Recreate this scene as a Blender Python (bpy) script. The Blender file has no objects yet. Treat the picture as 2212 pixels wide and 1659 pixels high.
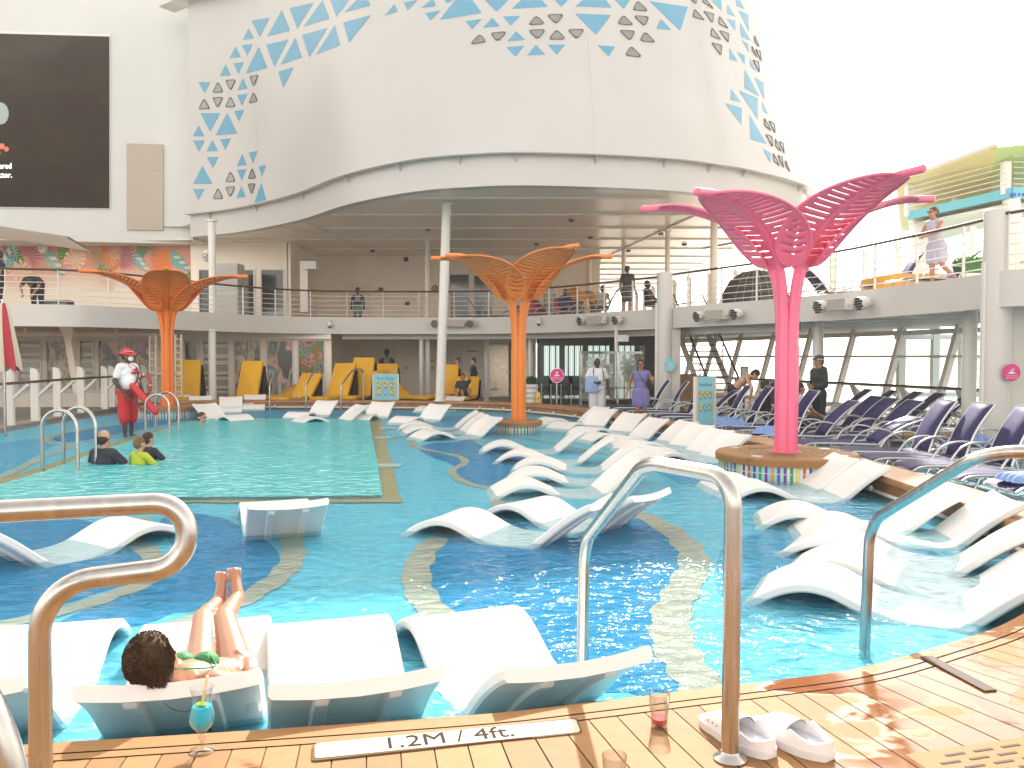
import bpy, math, random
from mathutils import Vector as V, Matrix, Quaternion
R = math.radians
random.seed(7)
S = bpy.context.scene
COL = S.collection
# ---------------------------------------------------------------- camera, sky, sun, exposure
CAMH = 1.78
FOC = 1800.0            # focal length for a picture 2212 wide
PITCH = math.atan(59.5 / FOC)
cam_d = bpy.data.cameras.new("Camera"); cam = bpy.data.objects.new("Camera", cam_d); COL.objects.link(cam)
cam_d.sensor_width = 36; cam_d.lens = 36 * FOC / 2212; cam_d.clip_start = 0.05; cam_d.clip_end = 20000
cam.location = (0, 0, CAMH); cam.rotation_euler = (R(90) - PITCH, 0, 0); S.camera = cam
SUN_EL, SUN_AZ = R(35), R(10)        # azimuth to the right of straight ahead
w = bpy.data.worlds.new("World"); S.world = w; w.use_nodes = True
nt = w.node_tree; bg = nt.nodes['Background']
sky = nt.nodes.new('ShaderNodeTexSky'); sky.sky_type = 'NISHITA'; sky.sun_disc = False
sky.sun_elevation = SUN_EL; sky.sun_rotation = SUN_AZ; sky.dust_density = 1.6; sky.air_density = 1.0; sky.ozone_density = 1.0
hs = nt.nodes.new('ShaderNodeHueSaturation'); hs.inputs['Saturation'].default_value = 0.15
nt.links.new(sky.outputs[0], hs.inputs['Color']); wt = nt.nodes.new('ShaderNodeVectorMath'); wt.operation = 'MULTIPLY'; wt.inputs[1].default_value = (1.08, .98, .86); nt.links.new(hs.outputs[0], wt.inputs[0]); nt.links.new(wt.outputs[0], bg.inputs[0]); bg.inputs[1].default_value = 0.15
sd = bpy.data.lights.new("Sun", 'SUN'); sd.energy = 2.7; sd.angle = R(0.6); sd.color = (1.0, .94, .85)
sun = bpy.data.objects.new("Sun", sd); COL.objects.link(sun)
sdir = V((math.sin(SUN_AZ) * math.cos(SUN_EL), math.cos(SUN_AZ) * math.cos(SUN_EL), math.sin(SUN_EL)))
sun.rotation_euler = sdir.to_track_quat('Z', 'Y').to_euler()
S.view_settings.view_transform = 'Standard'; S.view_settings.look = 'None'; S.view_settings.gamma = 1
S.view_settings.exposure = 1.9
S.cycles.max_bounces = 10; S.cycles.diffuse_bounces = 8; S.cycles.transparent_max_bounces = 16; S.cycles.caustics_reflective = False; S.cycles.caustics_refractive = False
S.cycles.sample_clamp_indirect = 6
try: S.cycles.use_denoising = True
except Exception: pass
# ---------------------------------------------------------------- pixel rays (real heights / distances)
def ray(u, v):
    a, b = (u - 1106) / FOC, (829.5 - v) / FOC
    c, s = math.cos(PITCH), math.sin(PITCH)
    return V((a, c + b * s, -s + b * c))
def W(u, v, h):
    d = ray(u, v); t = (h - CAMH) / d.z
    return V((d.x * t, d.y * t, h))
def WY(u, v, y):
    d = ray(u, v); t = y / d.y
    return V((d.x * t, y, CAMH + d.z * t))
# ---------------------------------------------------------------- materials
_m = {}
def mat(name, col, rough=.5, metal=0, noise=0, nscale=6, bump=0, bscale=40, spec=.5, emit=None, alpha=1, trans=0, coat=0, stretch=None, sss=0):
    if name in _m: return _m[name]
    m = bpy.data.materials.new(name); m.use_nodes = True; n = m.node_tree.nodes; l = m.node_tree.links
    b = n['Principled BSDF']; c = (*col, 1) if len(col) == 3 else col
    b.inputs['Base Color'].default_value = c; b.inputs['Roughness'].default_value = rough; b.inputs['Metallic'].default_value = metal
    b.inputs['Specular IOR Level'].default_value = spec; b.inputs['Alpha'].default_value = alpha; b.inputs['Transmission Weight'].default_value = trans
    b.inputs['Coat Weight'].default_value = coat
    if sss: b.inputs['Subsurface Weight'].default_value = sss; b.inputs['Subsurface Radius'].default_value = (.02, .008, .004); b.inputs['Subsurface Scale'].default_value = 1
    if emit: b.inputs['Emission Color'].default_value = (*emit[0], 1); b.inputs['Emission Strength'].default_value = emit[1]
    tc = n.new('ShaderNodeTexCoord'); mp = n.new('ShaderNodeMapping'); l.new(tc.outputs['Object'], mp.inputs[0])
    if stretch: mp.inputs['Scale'].default_value = stretch
    if noise:
        t = n.new('ShaderNodeTexNoise'); t.inputs['Scale'].default_value = nscale; t.inputs['Detail'].default_value = 5; l.new(mp.outputs[0], t.inputs[0])
        mr = n.new('ShaderNodeMapRange'); mr.inputs[1].default_value = .3; mr.inputs[2].default_value = .7; mr.inputs[3].default_value = 1 - noise; mr.inputs[4].default_value = 1 + noise
        l.new(t.outputs[0], mr.inputs[0]); mx = n.new('ShaderNodeVectorMath'); mx.operation = 'SCALE'; mx.inputs[0].default_value = c[:3]
        l.new(mr.outputs[0], mx.inputs['Scale']); l.new(mx.outputs[0], b.inputs['Base Color'])
        mr2 = n.new('ShaderNodeMapRange'); mr2.inputs[3].default_value = max(.02, rough - .08); mr2.inputs[4].default_value = min(1, rough + .1)
        l.new(t.outputs[0], mr2.inputs[0]); l.new(mr2.outputs[0], b.inputs['Roughness'])
    if bump:
        t = n.new('ShaderNodeTexNoise'); t.inputs['Scale'].default_value = bscale; t.inputs['Detail'].default_value = 4; l.new(mp.outputs[0], t.inputs[0])
        bp = n.new('ShaderNodeBump'); bp.inputs['Strength'].default_value = bump; bp.inputs['Distance'].default_value = .02
        l.new(t.outputs[0], bp.inputs['Height']); l.new(bp.outputs[0], b.inputs['Normal'])
    _m[name] = m; return m
def ramp_mat(name, cols, scale=3, kind='noise', rough=.4, stretch=(1, 1, 1), pos=None, interp='CONSTANT', dist=0, metal=0):
    if name in _m: return _m[name]
    m = bpy.data.materials.new(name); m.use_nodes = True; n = m.node_tree.nodes; l = m.node_tree.links; b = n['Principled BSDF']
    b.inputs['Roughness'].default_value = rough; b.inputs['Metallic'].default_value = metal
    tc = n.new('ShaderNodeTexCoord'); mp = n.new('ShaderNodeMapping'); mp.inputs['Scale'].default_value = stretch; l.new(tc.outputs['Object'], mp.inputs[0])
    if kind == 'noise':
        t = n.new('ShaderNodeTexNoise'); t.inputs['Detail'].default_value = 3; t.inputs['Scale'].default_value = scale; out = t.outputs[0]
    elif kind == 'wave':
        t = n.new('ShaderNodeTexWave'); t.bands_direction = 'Z' if name == 'painted_reflect_loungers' else 'X'; t.inputs['Scale'].default_value = scale; t.inputs['Distortion'].default_value = dist; out = t.outputs[1]
    else:
        t = n.new('ShaderNodeTexVoronoi'); t.inputs['Scale'].default_value = scale; out = t.outputs['Color']
    l.new(mp.outputs[0], t.inputs[0]); r = n.new('ShaderNodeValToRGB'); r.color_ramp.interpolation = interp
    k = len(cols)
    while len(r.color_ramp.elements) < k: r.color_ramp.elements.new(.5)
    for i, c in enumerate(cols):
        e = r.color_ramp.elements[i]; e.position = (pos[i] if pos else (.3 + .4 * i / k if kind == 'noise' else i / k)); e.color = (*c, 1)
    l.new(out, r.inputs[0]); l.new(r.outputs[0], b.inputs['Base Color']); _m[name] = m; return m
# ---------------------------------------------------------------- mesh builder
class MB:
    def __init__(s): s.v = []; s.f = []; s.m = []
    def add(s, vs, fs, mi=0):
        o = len(s.v); s.v += [tuple(p) for p in vs]; s.f += [tuple(i + o for i in f) for f in fs]; s.m += [mi] * len(fs); return s
    def box(s, c, d, rot=0, mi=0, M=None):
        x, y, z = d[0] / 2, d[1] / 2, d[2] / 2
        Q = M if M else Matrix.Rotation(rot, 3, 'Z'); c = V(c)
        vs = [c + Q @ V((a * x, b * y, e * z)) for a in (-1, 1) for b in (-1, 1) for e in (-1, 1)]
        return s.add(vs, [(0, 1, 3, 2), (4, 6, 7, 5), (0, 4, 5, 1), (2, 3, 7, 6), (0, 2, 6, 4), (1, 5, 7, 3)], mi)
    def beam(s, a, b, w, h, mi=0, up=(0, 0, 1)):
        a, b = V(a), V(b); d = (b - a); L = d.length; d.normalize(); u = V(up)
        x = d.cross(u); x = x.normalized() if x.length > 1e-6 else V((1, 0, 0)); z = x.cross(d)
        M = Matrix((x, d, z)).transposed(); return s.box((a + b) / 2, (w, L, h), M=M, mi=mi)
    def tube(s, pts, r, n=10, mi=0, cap=True, closed=False):
        pts = [V(p) for p in pts]; k = len(pts); rs = r if isinstance(r, (list, tuple)) else [r] * k
        ts = []
        for i in range(k):
            a = pts[i - 1] if (i > 0 or closed) else pts[i]; b = pts[(i + 1) % k] if (i < k - 1 or closed) else pts[i]
            t = (b - a); ts.append(t.normalized() if t.length > 1e-9 else V((0, 0, 1)))
        u = ts[0].cross(V((0, 0, 1)));
        if u.length < .05: u = ts[0].cross(V((0, 1, 0)))
        u.normalize(); vs = []
        for i in range(k):
            u = (u - ts[i] * u.dot(ts[i])); u.normalize(); q = ts[i].cross(u)
            for j in range(n):
                a = 2 * math.pi * j / n; vs.append(pts[i] + (u * math.cos(a) + q * math.sin(a)) * rs[i])
        fs = []
        for i in range(k if closed else k - 1):
            i2 = (i + 1) % k
            for j in range(n):
                j2 = (j + 1) % n; fs.append((i * n + j, i * n + j2, i2 * n + j2, i2 * n + j))
        if cap and not closed: fs += [tuple(range(n))[::-1], tuple((k - 1) * n + j for j in range(n))]
        return s.add(vs, fs, mi)
    def lathe(s, prof, c=(0, 0, 0), n=24, mi=0, cap=True):
        c = V(c); k = len(prof); vs = [c + V((r * math.cos(2 * math.pi * j / n), r * math.sin(2 * math.pi * j / n), z)) for r, z in prof for j in range(n)]
        fs = [(i * n + j, i * n + (j + 1) % n, (i + 1) * n + (j + 1) % n, (i + 1) * n + j) for i in range(k - 1) for j in range(n)]
        if cap: fs += [tuple(range(n))[::-1], tuple((k - 1) * n + j for j in range(n))]
        return s.add(vs, fs, mi)
    def prism(s, poly, z0, z1, mi=0, M=None):
        k = len(poly); vs = [V((p[0], p[1], z0)) for p in poly] + [V((p[0], p[1], z1)) for p in poly]
        if M: vs = [M @ p for p in vs]
        return s.add(vs, [tuple(range(k))[::-1], tuple(range(k, 2 * k))] + [(i, (i + 1) % k, k + (i + 1) % k, k + i) for i in range(k)], mi)
    def poly(s, pts, mi=0): return s.add(pts, [tuple(range(len(pts)))], mi)
    def grid(s, rows, mi=0, closed=False):
        n = len(rows[0]); vs = [p for r in rows for p in r]
        fs = [(i * n + j, i * n + j + 1, (i + 1) * n + j + 1, (i + 1) * n + j) for i in range(len(rows) - 1) for j in range(n - 1)]
        if closed: fs += [(i * n + n - 1, i * n, (i + 1) * n, (i + 1) * n + n - 1) for i in range(len(rows) - 1)]
        return s.add(vs, fs, mi)
    def ell(s, c, rad, M=None, n=14, mi=0):
        c = V(c); vs = []; fs = []; m = n // 2
        for i in range(m + 1):
            t = math.pi * i / m
            for j in range(n):
                a = 2 * math.pi * j / n; p = V((rad[0] * math.sin(t) * math.cos(a), rad[1] * math.sin(t) * math.sin(a), rad[2] * math.cos(t)))
                vs.append(c + (M @ p if M else p))
        for i in range(m):
            for j in range(n): fs.append((i * n + j, (i + 1) * n + j, (i + 1) * n + (j + 1) % n, i * n + (j + 1) % n))
        return s.add(vs, fs, mi)
    def cap(s, a, b, ra, rb, n=12, mi=0):
        a, b = V(a), V(b); d = (b - a); L = d.length or 1e-6; d.normalize(); pts = []; rs = []
        for t in (-.98, -.8, -.5, 0): pts.append(a + d * ra * t); rs.append(ra * math.sqrt(1 - t * t))
        for t in (0, .5, .8, .98): pts.append(b + d * rb * t); rs.append(rb * math.sqrt(1 - t * t))
        return s.tube(pts, rs, n, mi)
    def build(s, name, mats, parent=None, smooth=False, loc=None, ang=None):
        me = bpy.data.meshes.new(name); me.from_pydata(s.v, [], s.f); me.validate()
        for m in (mats if isinstance(mats, (list, tuple)) else [mats]): me.materials.append(m)
        if len(me.polygons) == len(s.m): me.polygons.foreach_set('material_index', s.m)
        if smooth:
            me.polygons.foreach_set('use_smooth', [True] * len(me.polygons))
            try: me.set_sharp_from_angle(angle=R(ang or 40))
            except Exception: pass
        o = bpy.data.objects.new(name, me); COL.objects.link(o)
        if parent: o.parent = parent
        if loc is not None: o.location = loc
        return o
def tag(o, label=None, cat=None, group=None, kind=None):
    if label: o['label'] = label
    if cat: o['category'] = cat
    if group: o['group'] = group
    if kind: o['kind'] = kind
    return o
def thing(name, label, cat, loc=(0, 0, 0), rz=0, group=None):
    o = bpy.data.objects.new(name, None); COL.objects.link(o); o.location = loc; o.rotation_euler = (0, 0, rz); o.empty_display_size = .1
    return tag(o, label, cat, group)
def kids(o): return [c for c in bpy.data.objects if c.parent == o]
def copy_tree(o, parent=None):
    c = o.copy(); COL.objects.link(c); c.parent = parent
    for ch in kids(o): copy_tree(ch, c)
    return c
def place(proto, used, loc, rz, label, group=None):
    o = copy_tree(proto) if used else proto
    o.location = loc; o.rotation_euler = (0, 0, rz); o['label'] = label
    if group: o['group'] = group
    return o
def remesh(o, vox, smooth=4, fac=.5):
    m = o.modifiers.new('r', 'REMESH'); m.mode = 'VOXEL'; m.voxel_size = vox; m.use_smooth_shade = True
    if smooth: k = o.modifiers.new('s', 'SMOOTH'); k.iterations = smooth; k.factor = fac
    return o
def text(name, body, size, m, M, parent=None, ext=.002, align='CENTER', bold=0, sx=1):
    cu = bpy.data.curves.new(name, 'FONT'); cu.body = body; cu.size = size; cu.extrude = ext; cu.align_x = align; cu.align_y = 'CENTER'; cu.offset = bold; cu.resolution_u = 3
    t = bpy.data.objects.new(name, cu); COL.objects.link(t); dg = bpy.context.evaluated_depsgraph_get(); dg.update()
    me = bpy.data.meshes.new_from_object(t.evaluated_get(dg)); bpy.data.objects.remove(t); me.materials.clear(); me.materials.append(m)
    me.transform(Matrix.Diagonal((sx, 1, 1, 1))); me.transform(M); o = bpy.data.objects.new(name, me); COL.objects.link(o)
    if parent: o.parent = parent
    return o
def frame(o, x, y):   # matrix from origin and two axes (text plane)
    x = V(x).normalized(); y = V(y).normalized(); z = x.cross(y)
    M = Matrix((x, y, z)).transposed().to_4x4(); M.translation = V(o); return M
def catmull(P, n=8, closed=False):
    P = [V(p) for p in P]; k = len(P); out = []
    for i in range(k if closed else k - 1):
        p1, p2 = P[i], P[(i + 1) % k]
        p0 = P[i - 1] if (i > 0 or closed) else p1 * 2 - p2; p3 = P[(i + 2) % k] if (i + 2 < k or closed) else p2 * 2 - p1
        for j in range(n):
            t = j / n; out.append(.5 * ((2 * p1) + (p2 - p0) * t + (2 * p0 - 5 * p1 + 4 * p2 - p3) * t * t + (3 * p1 - p0 - 3 * p2 + p3) * t ** 3))
    if not closed: out.append(P[-1])
    return out
def resample(P, step):
    P = [V(p) for p in P]; out = [P[0]]; acc = 0
    for a, b in zip(P, P[1:]):
        L = (b - a).length
        while acc + L >= step:
            t = (step - acc) / L; a = a + (b - a) * t; out.append(a.copy()); L = (b - a).length; acc = 0
        acc += L
    return out
def nrm(P, i):
    a, b = P[max(i - 1, 0)], P[min(i + 1, len(P) - 1)]; t = (b - a); t.z = 0; t.normalize(); return V((t.y, -t.x, 0))
def offs(P, d): return [P[i] + nrm(P, i) * d for i in range(len(P))]
def at_z(P, z): return [V((p.x, p.y, z)) for p in P]
def rounded(P, r, n=6):   # polyline with rounded corners
    P = [V(p) for p in P]; out = [P[0]]
    for i in range(1, len(P) - 1):
        a, b, c = P[i - 1], P[i], P[i + 1]; rr = min(r[i - 1] if isinstance(r, (list, tuple)) else r, (a - b).length * .5, (c - b).length * .5); s_, e_ = b + (a - b).normalized() * rr, b + (c - b).normalized() * rr
        c1, c2 = s_ + (b - s_) * .56, e_ + (b - e_) * .56
        for j in range(n + 1):
            t = j / n; out.append(s_ * (1 - t) ** 3 + c1 * 3 * t * (1 - t) ** 2 + c2 * 3 * t * t * (1 - t) + e_ * t ** 3)
    return out + [P[-1]]
# palette
WHITE = mat('white_paint', (.58, .56, .535), .35, noise=.03, nscale=1.2)
WHITE2 = mat('white_metal', (.68, .66, .63), .3, noise=.03)
WALLW = mat('cool_white_panel', (.56, .575, .56), .4, noise=.03, nscale=.8)
CREAM = mat('cream_wall', (.86, .77, .66), .5, noise=.05, nscale=1)
STEEL = mat('brushed_steel', (.46, .445, .43), .24, 1, noise=.1, nscale=30, stretch=(1, 1, .15))
TEAK = mat('teak', (.30, .14, .055), .45, noise=.22, nscale=5, stretch=(1, 1, .4), bump=.1)
DARK = mat('dark_metal', (.03, .03, .035), .4)
RAILW = mat('dark_wood_rail', (.07, .035, .025), .3)
PLAST = mat('white_resin', (.72, .715, .70), .38, noise=.04, nscale=1.7, bump=.03, bscale=60)
SILVER = mat('silver_tube', (.55, .56, .58), .3, .75)
NAVY = mat('navy_sling', (.024, .022, .10), .6, noise=.12, nscale=8, bump=.25, bscale=300, spec=.25)
YEL = mat('yellow_cushion', (.66, .35, .01), .7, noise=.06, nscale=3, bump=.08, bscale=25)
BLACKF = mat('black_wicker', (.012, .012, .014), .6, bump=.5, bscale=120)
GLASSD = mat('dark_glass', (.03, .035, .045), .05, noise=.3, nscale=1.5, spec=.8)
# ---------------------------------------------------------------- sea, decks, pool
WZ = .22; FZ = .165; CT = .45        # water level, shallow floor, coaming top
sea_m = mat('sea_water', (.16, .24, .28), .22, bump=.6, bscale=.25)
tag(MB().poly([(-2500, -2500, -22), (2500, -2500, -22), (2500, 2500, -22), (-2500, 2500, -22)]).build('sea', sea_m), kind='structure')
brown = mat('brown_deck', (.24, .18, .13), .5, noise=.15, nscale=3, stretch=(1, .2, 1))
INNER = catmull([(-12.5, 3, 0), (-7, 2.45, 0), (-3.2, 2.62, 0), (-1.57, 2.83, 0), (-.21, 3.04, 0), (.25, 3.15, 0), (.67, 3.27, 0), (1.0, 3.36, 0), (1.44, 3.50, 0), (1.88, 3.74, 0), (2.54, 4.18, 0), (3.45, 5.1, 0), (4.0, 6.3, 0), (4.15, 7.67, 0), (4.15, 9.7, 0), (4.05, 11.6, 0), (3.6, 14, 0), (2.93, 16.8, 0), (2.7, 17.8, 0), (2.26, 19.1, 0), (1.75, 20.9, 0), (.93, 22.5, 0), (-.2, 23.9, 0), (-1.6, 24.6, 0), (-5.1, 25.1, 0), (-9, 25.2, 0), (-10.6, 24.9, 0)], 8)
LEFT = [V(p) for p in [(-11.05, 23.3, 0), (-11.0, 21.3, 0), (-10.95, 19.3, 0), (-10.75, 17.6, 0), (-10.6, 12, 0), (-11.2, 7, 0)]]
OUT = INNER + LEFT
BIG = [V(p) for p in [(-40, -8, 0), (13.2, -8, 0), (12.6, 60, 0), (-40, 60, 0)]]
from mathutils.geometry import tessellate_polygon
def holed(name, outer, hole, z, m, mb=None):
    A, B = at_z(outer, z), at_z(hole, z); tr = tessellate_polygon([A, B]); mb = mb or MB(); mb.add(A + B, [tuple(t) for t in tr]); return mb
tag(holed('', BIG, OUT, 0, None).build('deck_floor', brown), kind='structure')
DEEP = [W(-60, 1074, FZ), W(100, 1024.5, FZ), W(185, 993, FZ), W(282, 957.5, FZ), W(380, 924, FZ), W(452, 909.5, FZ), W(500, 908.5, FZ), W(650, 909, FZ), W(797, 910.5, FZ), W(815, 1002, FZ), W(826, 1080, FZ), W(600, 1083, FZ), W(380, 1084, FZ), W(160, 1088, FZ), W(0, 1092, FZ)]
mb = MB(); holed('', OUT, DEEP, FZ, None, mb)
pool_light = mat('pool_light_blue', (.16, .50, .64), .9, spec=0, noise=.13, nscale=14)
tag(mb.build('shallow_pool_floor', pool_light), kind='structure')
# deep basin
mb = MB(); D2 = at_z(DEEP, -.55); k = len(DEEP); mb.add(D2, [tuple(range(k))])
mb.add(DEEP + D2, [(i, (i + 1) % k, k + (i + 1) % k, k + i) for i in range(k)])
tag(mb.build('deep_pool_basin', mat('pool_turquoise', (.10, .56, .58), .9, spec=0, noise=.08, nscale=1.5)), kind='structure')
def sheet(pts2, h, z, closed=True, n=6, wob=.012):
    P = [W(u, v, h) for u, v in pts2]; P = catmull(P, n, closed)
    return [V((p.x + random.uniform(-wob, wob) * 1, p.y + random.uniform(-wob, wob) * 2, z)) for p in P]
def band(pts2, wd, closed=False):
    P = catmull([W(u, v, FZ) for u, v in pts2], 10, closed); L = []; Rr = []; k = len(P)
    for i in range(k):
        a = P[i - 1] if (i or closed) else P[i]; b = P[(i + 1) % k] if (i < k - 1 or closed) else P[i]
        t = (b - a); t.z = 0; t.normalize(); nn = V((t.y, -t.x, 0)); ww = wd * .40 * (1 + .12 * math.sin(i * .9)); L.append(P[i] + nn * (ww + random.uniform(-.008, .008))); Rr.append(P[i] - nn * (ww + random.uniform(-.008, .008)))
    return L, Rr
pool_deep = mat('pool_royal_blue', (.03, .185, .41), .9, spec=0, noise=.18, nscale=14)
pool_mid = mat('pool_mid_blue', (.085, .33, .54), .9, spec=0, noise=.16, nscale=14)
pool_sand = mat('pool_sand', (.50, .37, .24), .9, spec=0, noise=.08, nscale=3)
pool_ochre = mat('pool_ochre', (.50, .31, .07), .9, spec=0, noise=.16, nscale=20)
blobs = [
 ('d', [(1080, 1110), (1160, 1150), (1250, 1160), (1340, 1120), (1400, 1125), (1450, 1160), (1475, 1205), (1470, 1250), (1440, 1290), (1425, 1330), (1432, 1380), (1460, 1430), (1475, 1480), (1380, 1500), (1230, 1480), (1150, 1420), (1060, 1370), (980, 1335), (940, 1290), (924, 1235), (935, 1185), (985, 1140)]),
 ('d', [(-60, 1130), (40, 1115), (150, 1118), (240, 1140), (290, 1165), (330, 1205), (340, 1240), (260, 1268), (120, 1310), (-60, 1350)]),
 ('d', [(345, 1125), (430, 1110), (505, 1130), (600, 1190), (600, 1225), (560, 1270), (470, 1310), (380, 1325), (300, 1350), (200, 1355), (120, 1350), (250, 1290), (360, 1245), (380, 1190)]),
 ('d', [(905, 968), (935, 958), (985, 955), (1015, 948), (1040, 962), (1120, 975), (1170, 985), (1060, 1048), (1010, 1040), (985, 1020), (975, 1003), (925, 985)]),
 ('m', [(930, 905), (1000, 898), (1060, 902), (1075, 925), (1060, 940), (985, 942), (900, 945), (870, 930)]),
 ('m', [(452, 897), (520, 886), (640, 884), (760, 884), (850, 888), (905, 893), (850, 905), (780, 910), (700, 906), (560, 905), (470, 905)]),
 ('m', [(1230, 905), (1330, 925), (1420, 950), (1480, 985), (1560, 1010), (1540, 1050), (1480, 1048), (1400, 1010), (1310, 960), (1200, 925)]),
 ('d', [(115, 946), (150, 935), (235, 922), (330, 908), (445, 893), (440, 905), (380, 912), (300, 930), (240, 940), (180, 952), (130, 955)]),
 ('m', [(0, 960), (60, 950), (130, 948), (95, 975), (30, 1010), (-40, 1030), (-80, 990)]),
 ('m', [(1560, 1190), (1640, 1150), (1800, 1140), (1950, 1160), (2080, 1230), (2110, 1270), (1980, 1290), (1800, 1250), (1640, 1260), (1560, 1290)]),
 ('m', [(1600, 1060), (1700, 1075), (1830, 1085), (1960, 1130), (1900, 1140), (1760, 1110), (1640, 1100), (1570, 1080)]),
]
for i, (k_, pts) in enumerate(blobs):
    P = sheet(pts, FZ, FZ + .004)
    tag(MB().poly(P).build('pool_floor_blue_patch', pool_deep if k_ == 'd' else pool_mid), kind='structure')
L_all = MB()
for pts, wd, cl in [
 ([(975, 1142), (925, 1185), (900, 1235), (912, 1290), (960, 1340), (1040, 1385)], .26, 0),
 ([(1330, 1100), (1400, 1120), (1470, 1165), (1500, 1215), (1480, 1265), (1452, 1320), (1452, 1385), (1490, 1450), (1530, 1500)], .30, 0),
 ([(300, 1120), (290, 1160), (330, 1205), (335, 1245), (240, 1290), (100, 1330), (-60, 1365)], .22, 0),
 ([(630, 1160), (632, 1205), (600, 1250), (520, 1300), (420, 1340), (330, 1370)], .24, 0),
 ([(1075, 1095), (1075, 1062), (1010, 1045), (975, 1020), (1005, 1000), (985, 985), (920, 972), (890, 962), (900, 952), (960, 950)], .16, 0),
 ([(830, 950), (880, 942), (950, 940), (1010, 948), (1090, 968), (1180, 990)], .10, 0),
 ([(1050, 935), (1150, 950), (1280, 975), (1400, 1000)], .12, 0),
 ([(1010, 885), (1070, 893), (1130, 890)], .12, 0), ([(745, 888), (800, 893), (860, 888)], .1, 0), ([(480, 898), (530, 890), (560, 885)], .12, 0),
 ([(-40, 1050), (40, 1015), (100, 985), (150, 965), (100, 955), (115, 940), (200, 925), (330, 905), (430, 893)], .17, 0),
 ([(150, 962), (240, 945), (330, 925), (380, 915)], .10, 0),
 ([(1560, 1040), (1640, 1075), (1760, 1100), (1900, 1140)], .14, 0)]:
    A, B = band(pts, wd, cl); z = FZ + .008 + .0005 * random.random(); mb = L_all; n0 = len(A)
    mb.add(at_z(A, z) + at_z(B, z), [(i, i + 1, n0 + i + 1, n0 + i) for i in range(n0 - 1)])
tag(L_all.build('pool_floor_sand_lines', pool_sand), kind='structure')
mb = MB()
def strip(pA, pB, z):
    n0 = len(pA); mb.add(at_z(pA, z) + at_z(pB, z), [(i, i + 1, n0 + i + 1, n0 + i) for i in range(n0 - 1)])
def jit(P): return [p + V((random.uniform(-.02, .02), random.uniform(-.03, .03), 0)) for p in P]
def pline(pts, n=10):
    P = [W(u, v, FZ) for u, v in pts]; out = []
    for a, b in zip(P, P[1:]): out += [a + (b - a) * (i / n) for i in range(n)]
    return out + [P[-1]]
strip(jit(pline([(798, 908), (815, 1000), (827, 1080)], 14)), jit(pline([(824, 908), (846, 1000), (866, 1082)], 14)), FZ + .013)
strip(jit(pline([(370, 1082), (600, 1080), (866, 1076)], 14)), jit(pline([(370, 1088), (600, 1087), (866, 1088)], 14)), FZ + .0155)
strip(jit(pline([(-60, 1074), (100, 1024.5), (185, 993), (282, 957.5), (380, 924), (452, 909)], 8)), jit(pline([(-60, 1056), (60, 1020), (155, 988), (262, 952), (366, 922), (440, 906)], 8)), FZ + .013)
strip(pline([(440, 906), (650, 907), (824, 908)], 8), pline([(452, 910), (650, 910.5), (800, 911.5)], 8), FZ + .018)
tag(mb.build('pool_floor_ochre_border', pool_ochre), kind='structure')
skim = MB()
for u, v in [(828, 945), (841, 1005), (838, 925)]:
    skim.box(W(u, v, FZ + .022), (.34, .30, .012))
tag(skim.build('pool_drain', mat('drain_cover', (.7, .68, .6), .4)), 'white square drain covers set in the ochre border at the right of the deep pool', 'drain cover')
# water surface
wm = bpy.data.materials.new('pool_water'); wm.use_nodes = True; n = wm.node_tree.nodes; l = wm.node_tree.links; n.clear()
o_ = n.new('ShaderNodeOutputMaterial'); mix = n.new('ShaderNodeMixShader'); tr = n.new('ShaderNodeBsdfTransparent'); gl = n.new('ShaderNodeBsdfGlossy'); fr = n.new('ShaderNodeFresnel'); fr.inputs[0].default_value = 1.33
tr.inputs[0].default_value = (.86, .965, .98, 1); gl.inputs['Roughness'].default_value = .07
tc = n.new('ShaderNodeTexCoord'); bp = n.new('ShaderNodeBump'); bp.inputs['Strength'].default_value = 1; bp.inputs['Distance'].default_value = .075
t1 = n.new('ShaderNodeTexNoise'); t1.inputs['Scale'].default_value = 5.5; t1.inputs['Detail'].default_value = 1.6; t1.inputs['Distortion'].default_value = .8
t2 = n.new('ShaderNodeTexNoise'); t2.inputs['Scale'].default_value = 15; t2.inputs['Detail'].default_value = 2; t2.inputs['Distortion'].default_value = .5
ad = n.new('ShaderNodeMath'); ad.operation = 'MULTIPLY_ADD'; ad.inputs[1].default_value = .16
mp = n.new('ShaderNodeMapping'); mp.inputs['Rotation'].default_value = (0, 0, .3); mp.inputs['Scale'].default_value = (.75, 1.1, 1)
l.new(tc.outputs['Object'], mp.inputs[0]); l.new(mp.outputs[0], t1.inputs[0]); l.new(mp.outputs[0], t2.inputs[0]); l.new(t2.outputs[0], ad.inputs[0]); l.new(t1.outputs[0], ad.inputs[2])
l.new(ad.outputs[0], bp.inputs['Height']); l.new(bp.outputs[0], gl.inputs['Normal']); l.new(bp.outputs[0], fr.inputs['Normal'])
df = n.new('ShaderNodeBsdfDiffuse'); df.inputs[0].default_value = (.08, .50, .70, 1); mb2 = n.new('ShaderNodeMixShader'); mb2.inputs[0].default_value = .13; l.new(tr.outputs[0], mb2.inputs[1]); l.new(df.outputs[0], mb2.inputs[2])
fm = n.new('ShaderNodeMath'); fm.operation = 'MULTIPLY'; fm.inputs[1].default_value = .42; l.new(fr.outputs[0], fm.inputs[0])
l.new(fm.outputs[0], mix.inputs[0]); l.new(mb2.outputs[0], mix.inputs[1]); l.new(gl.outputs[0], mix.inputs[2]); l.new(mix.outputs[0], o_.inputs[0])
mb = MB(); holed('', OUT, DEEP, WZ, None, mb); tag(mb.build('pool_water', wm), kind='structure')
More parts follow.
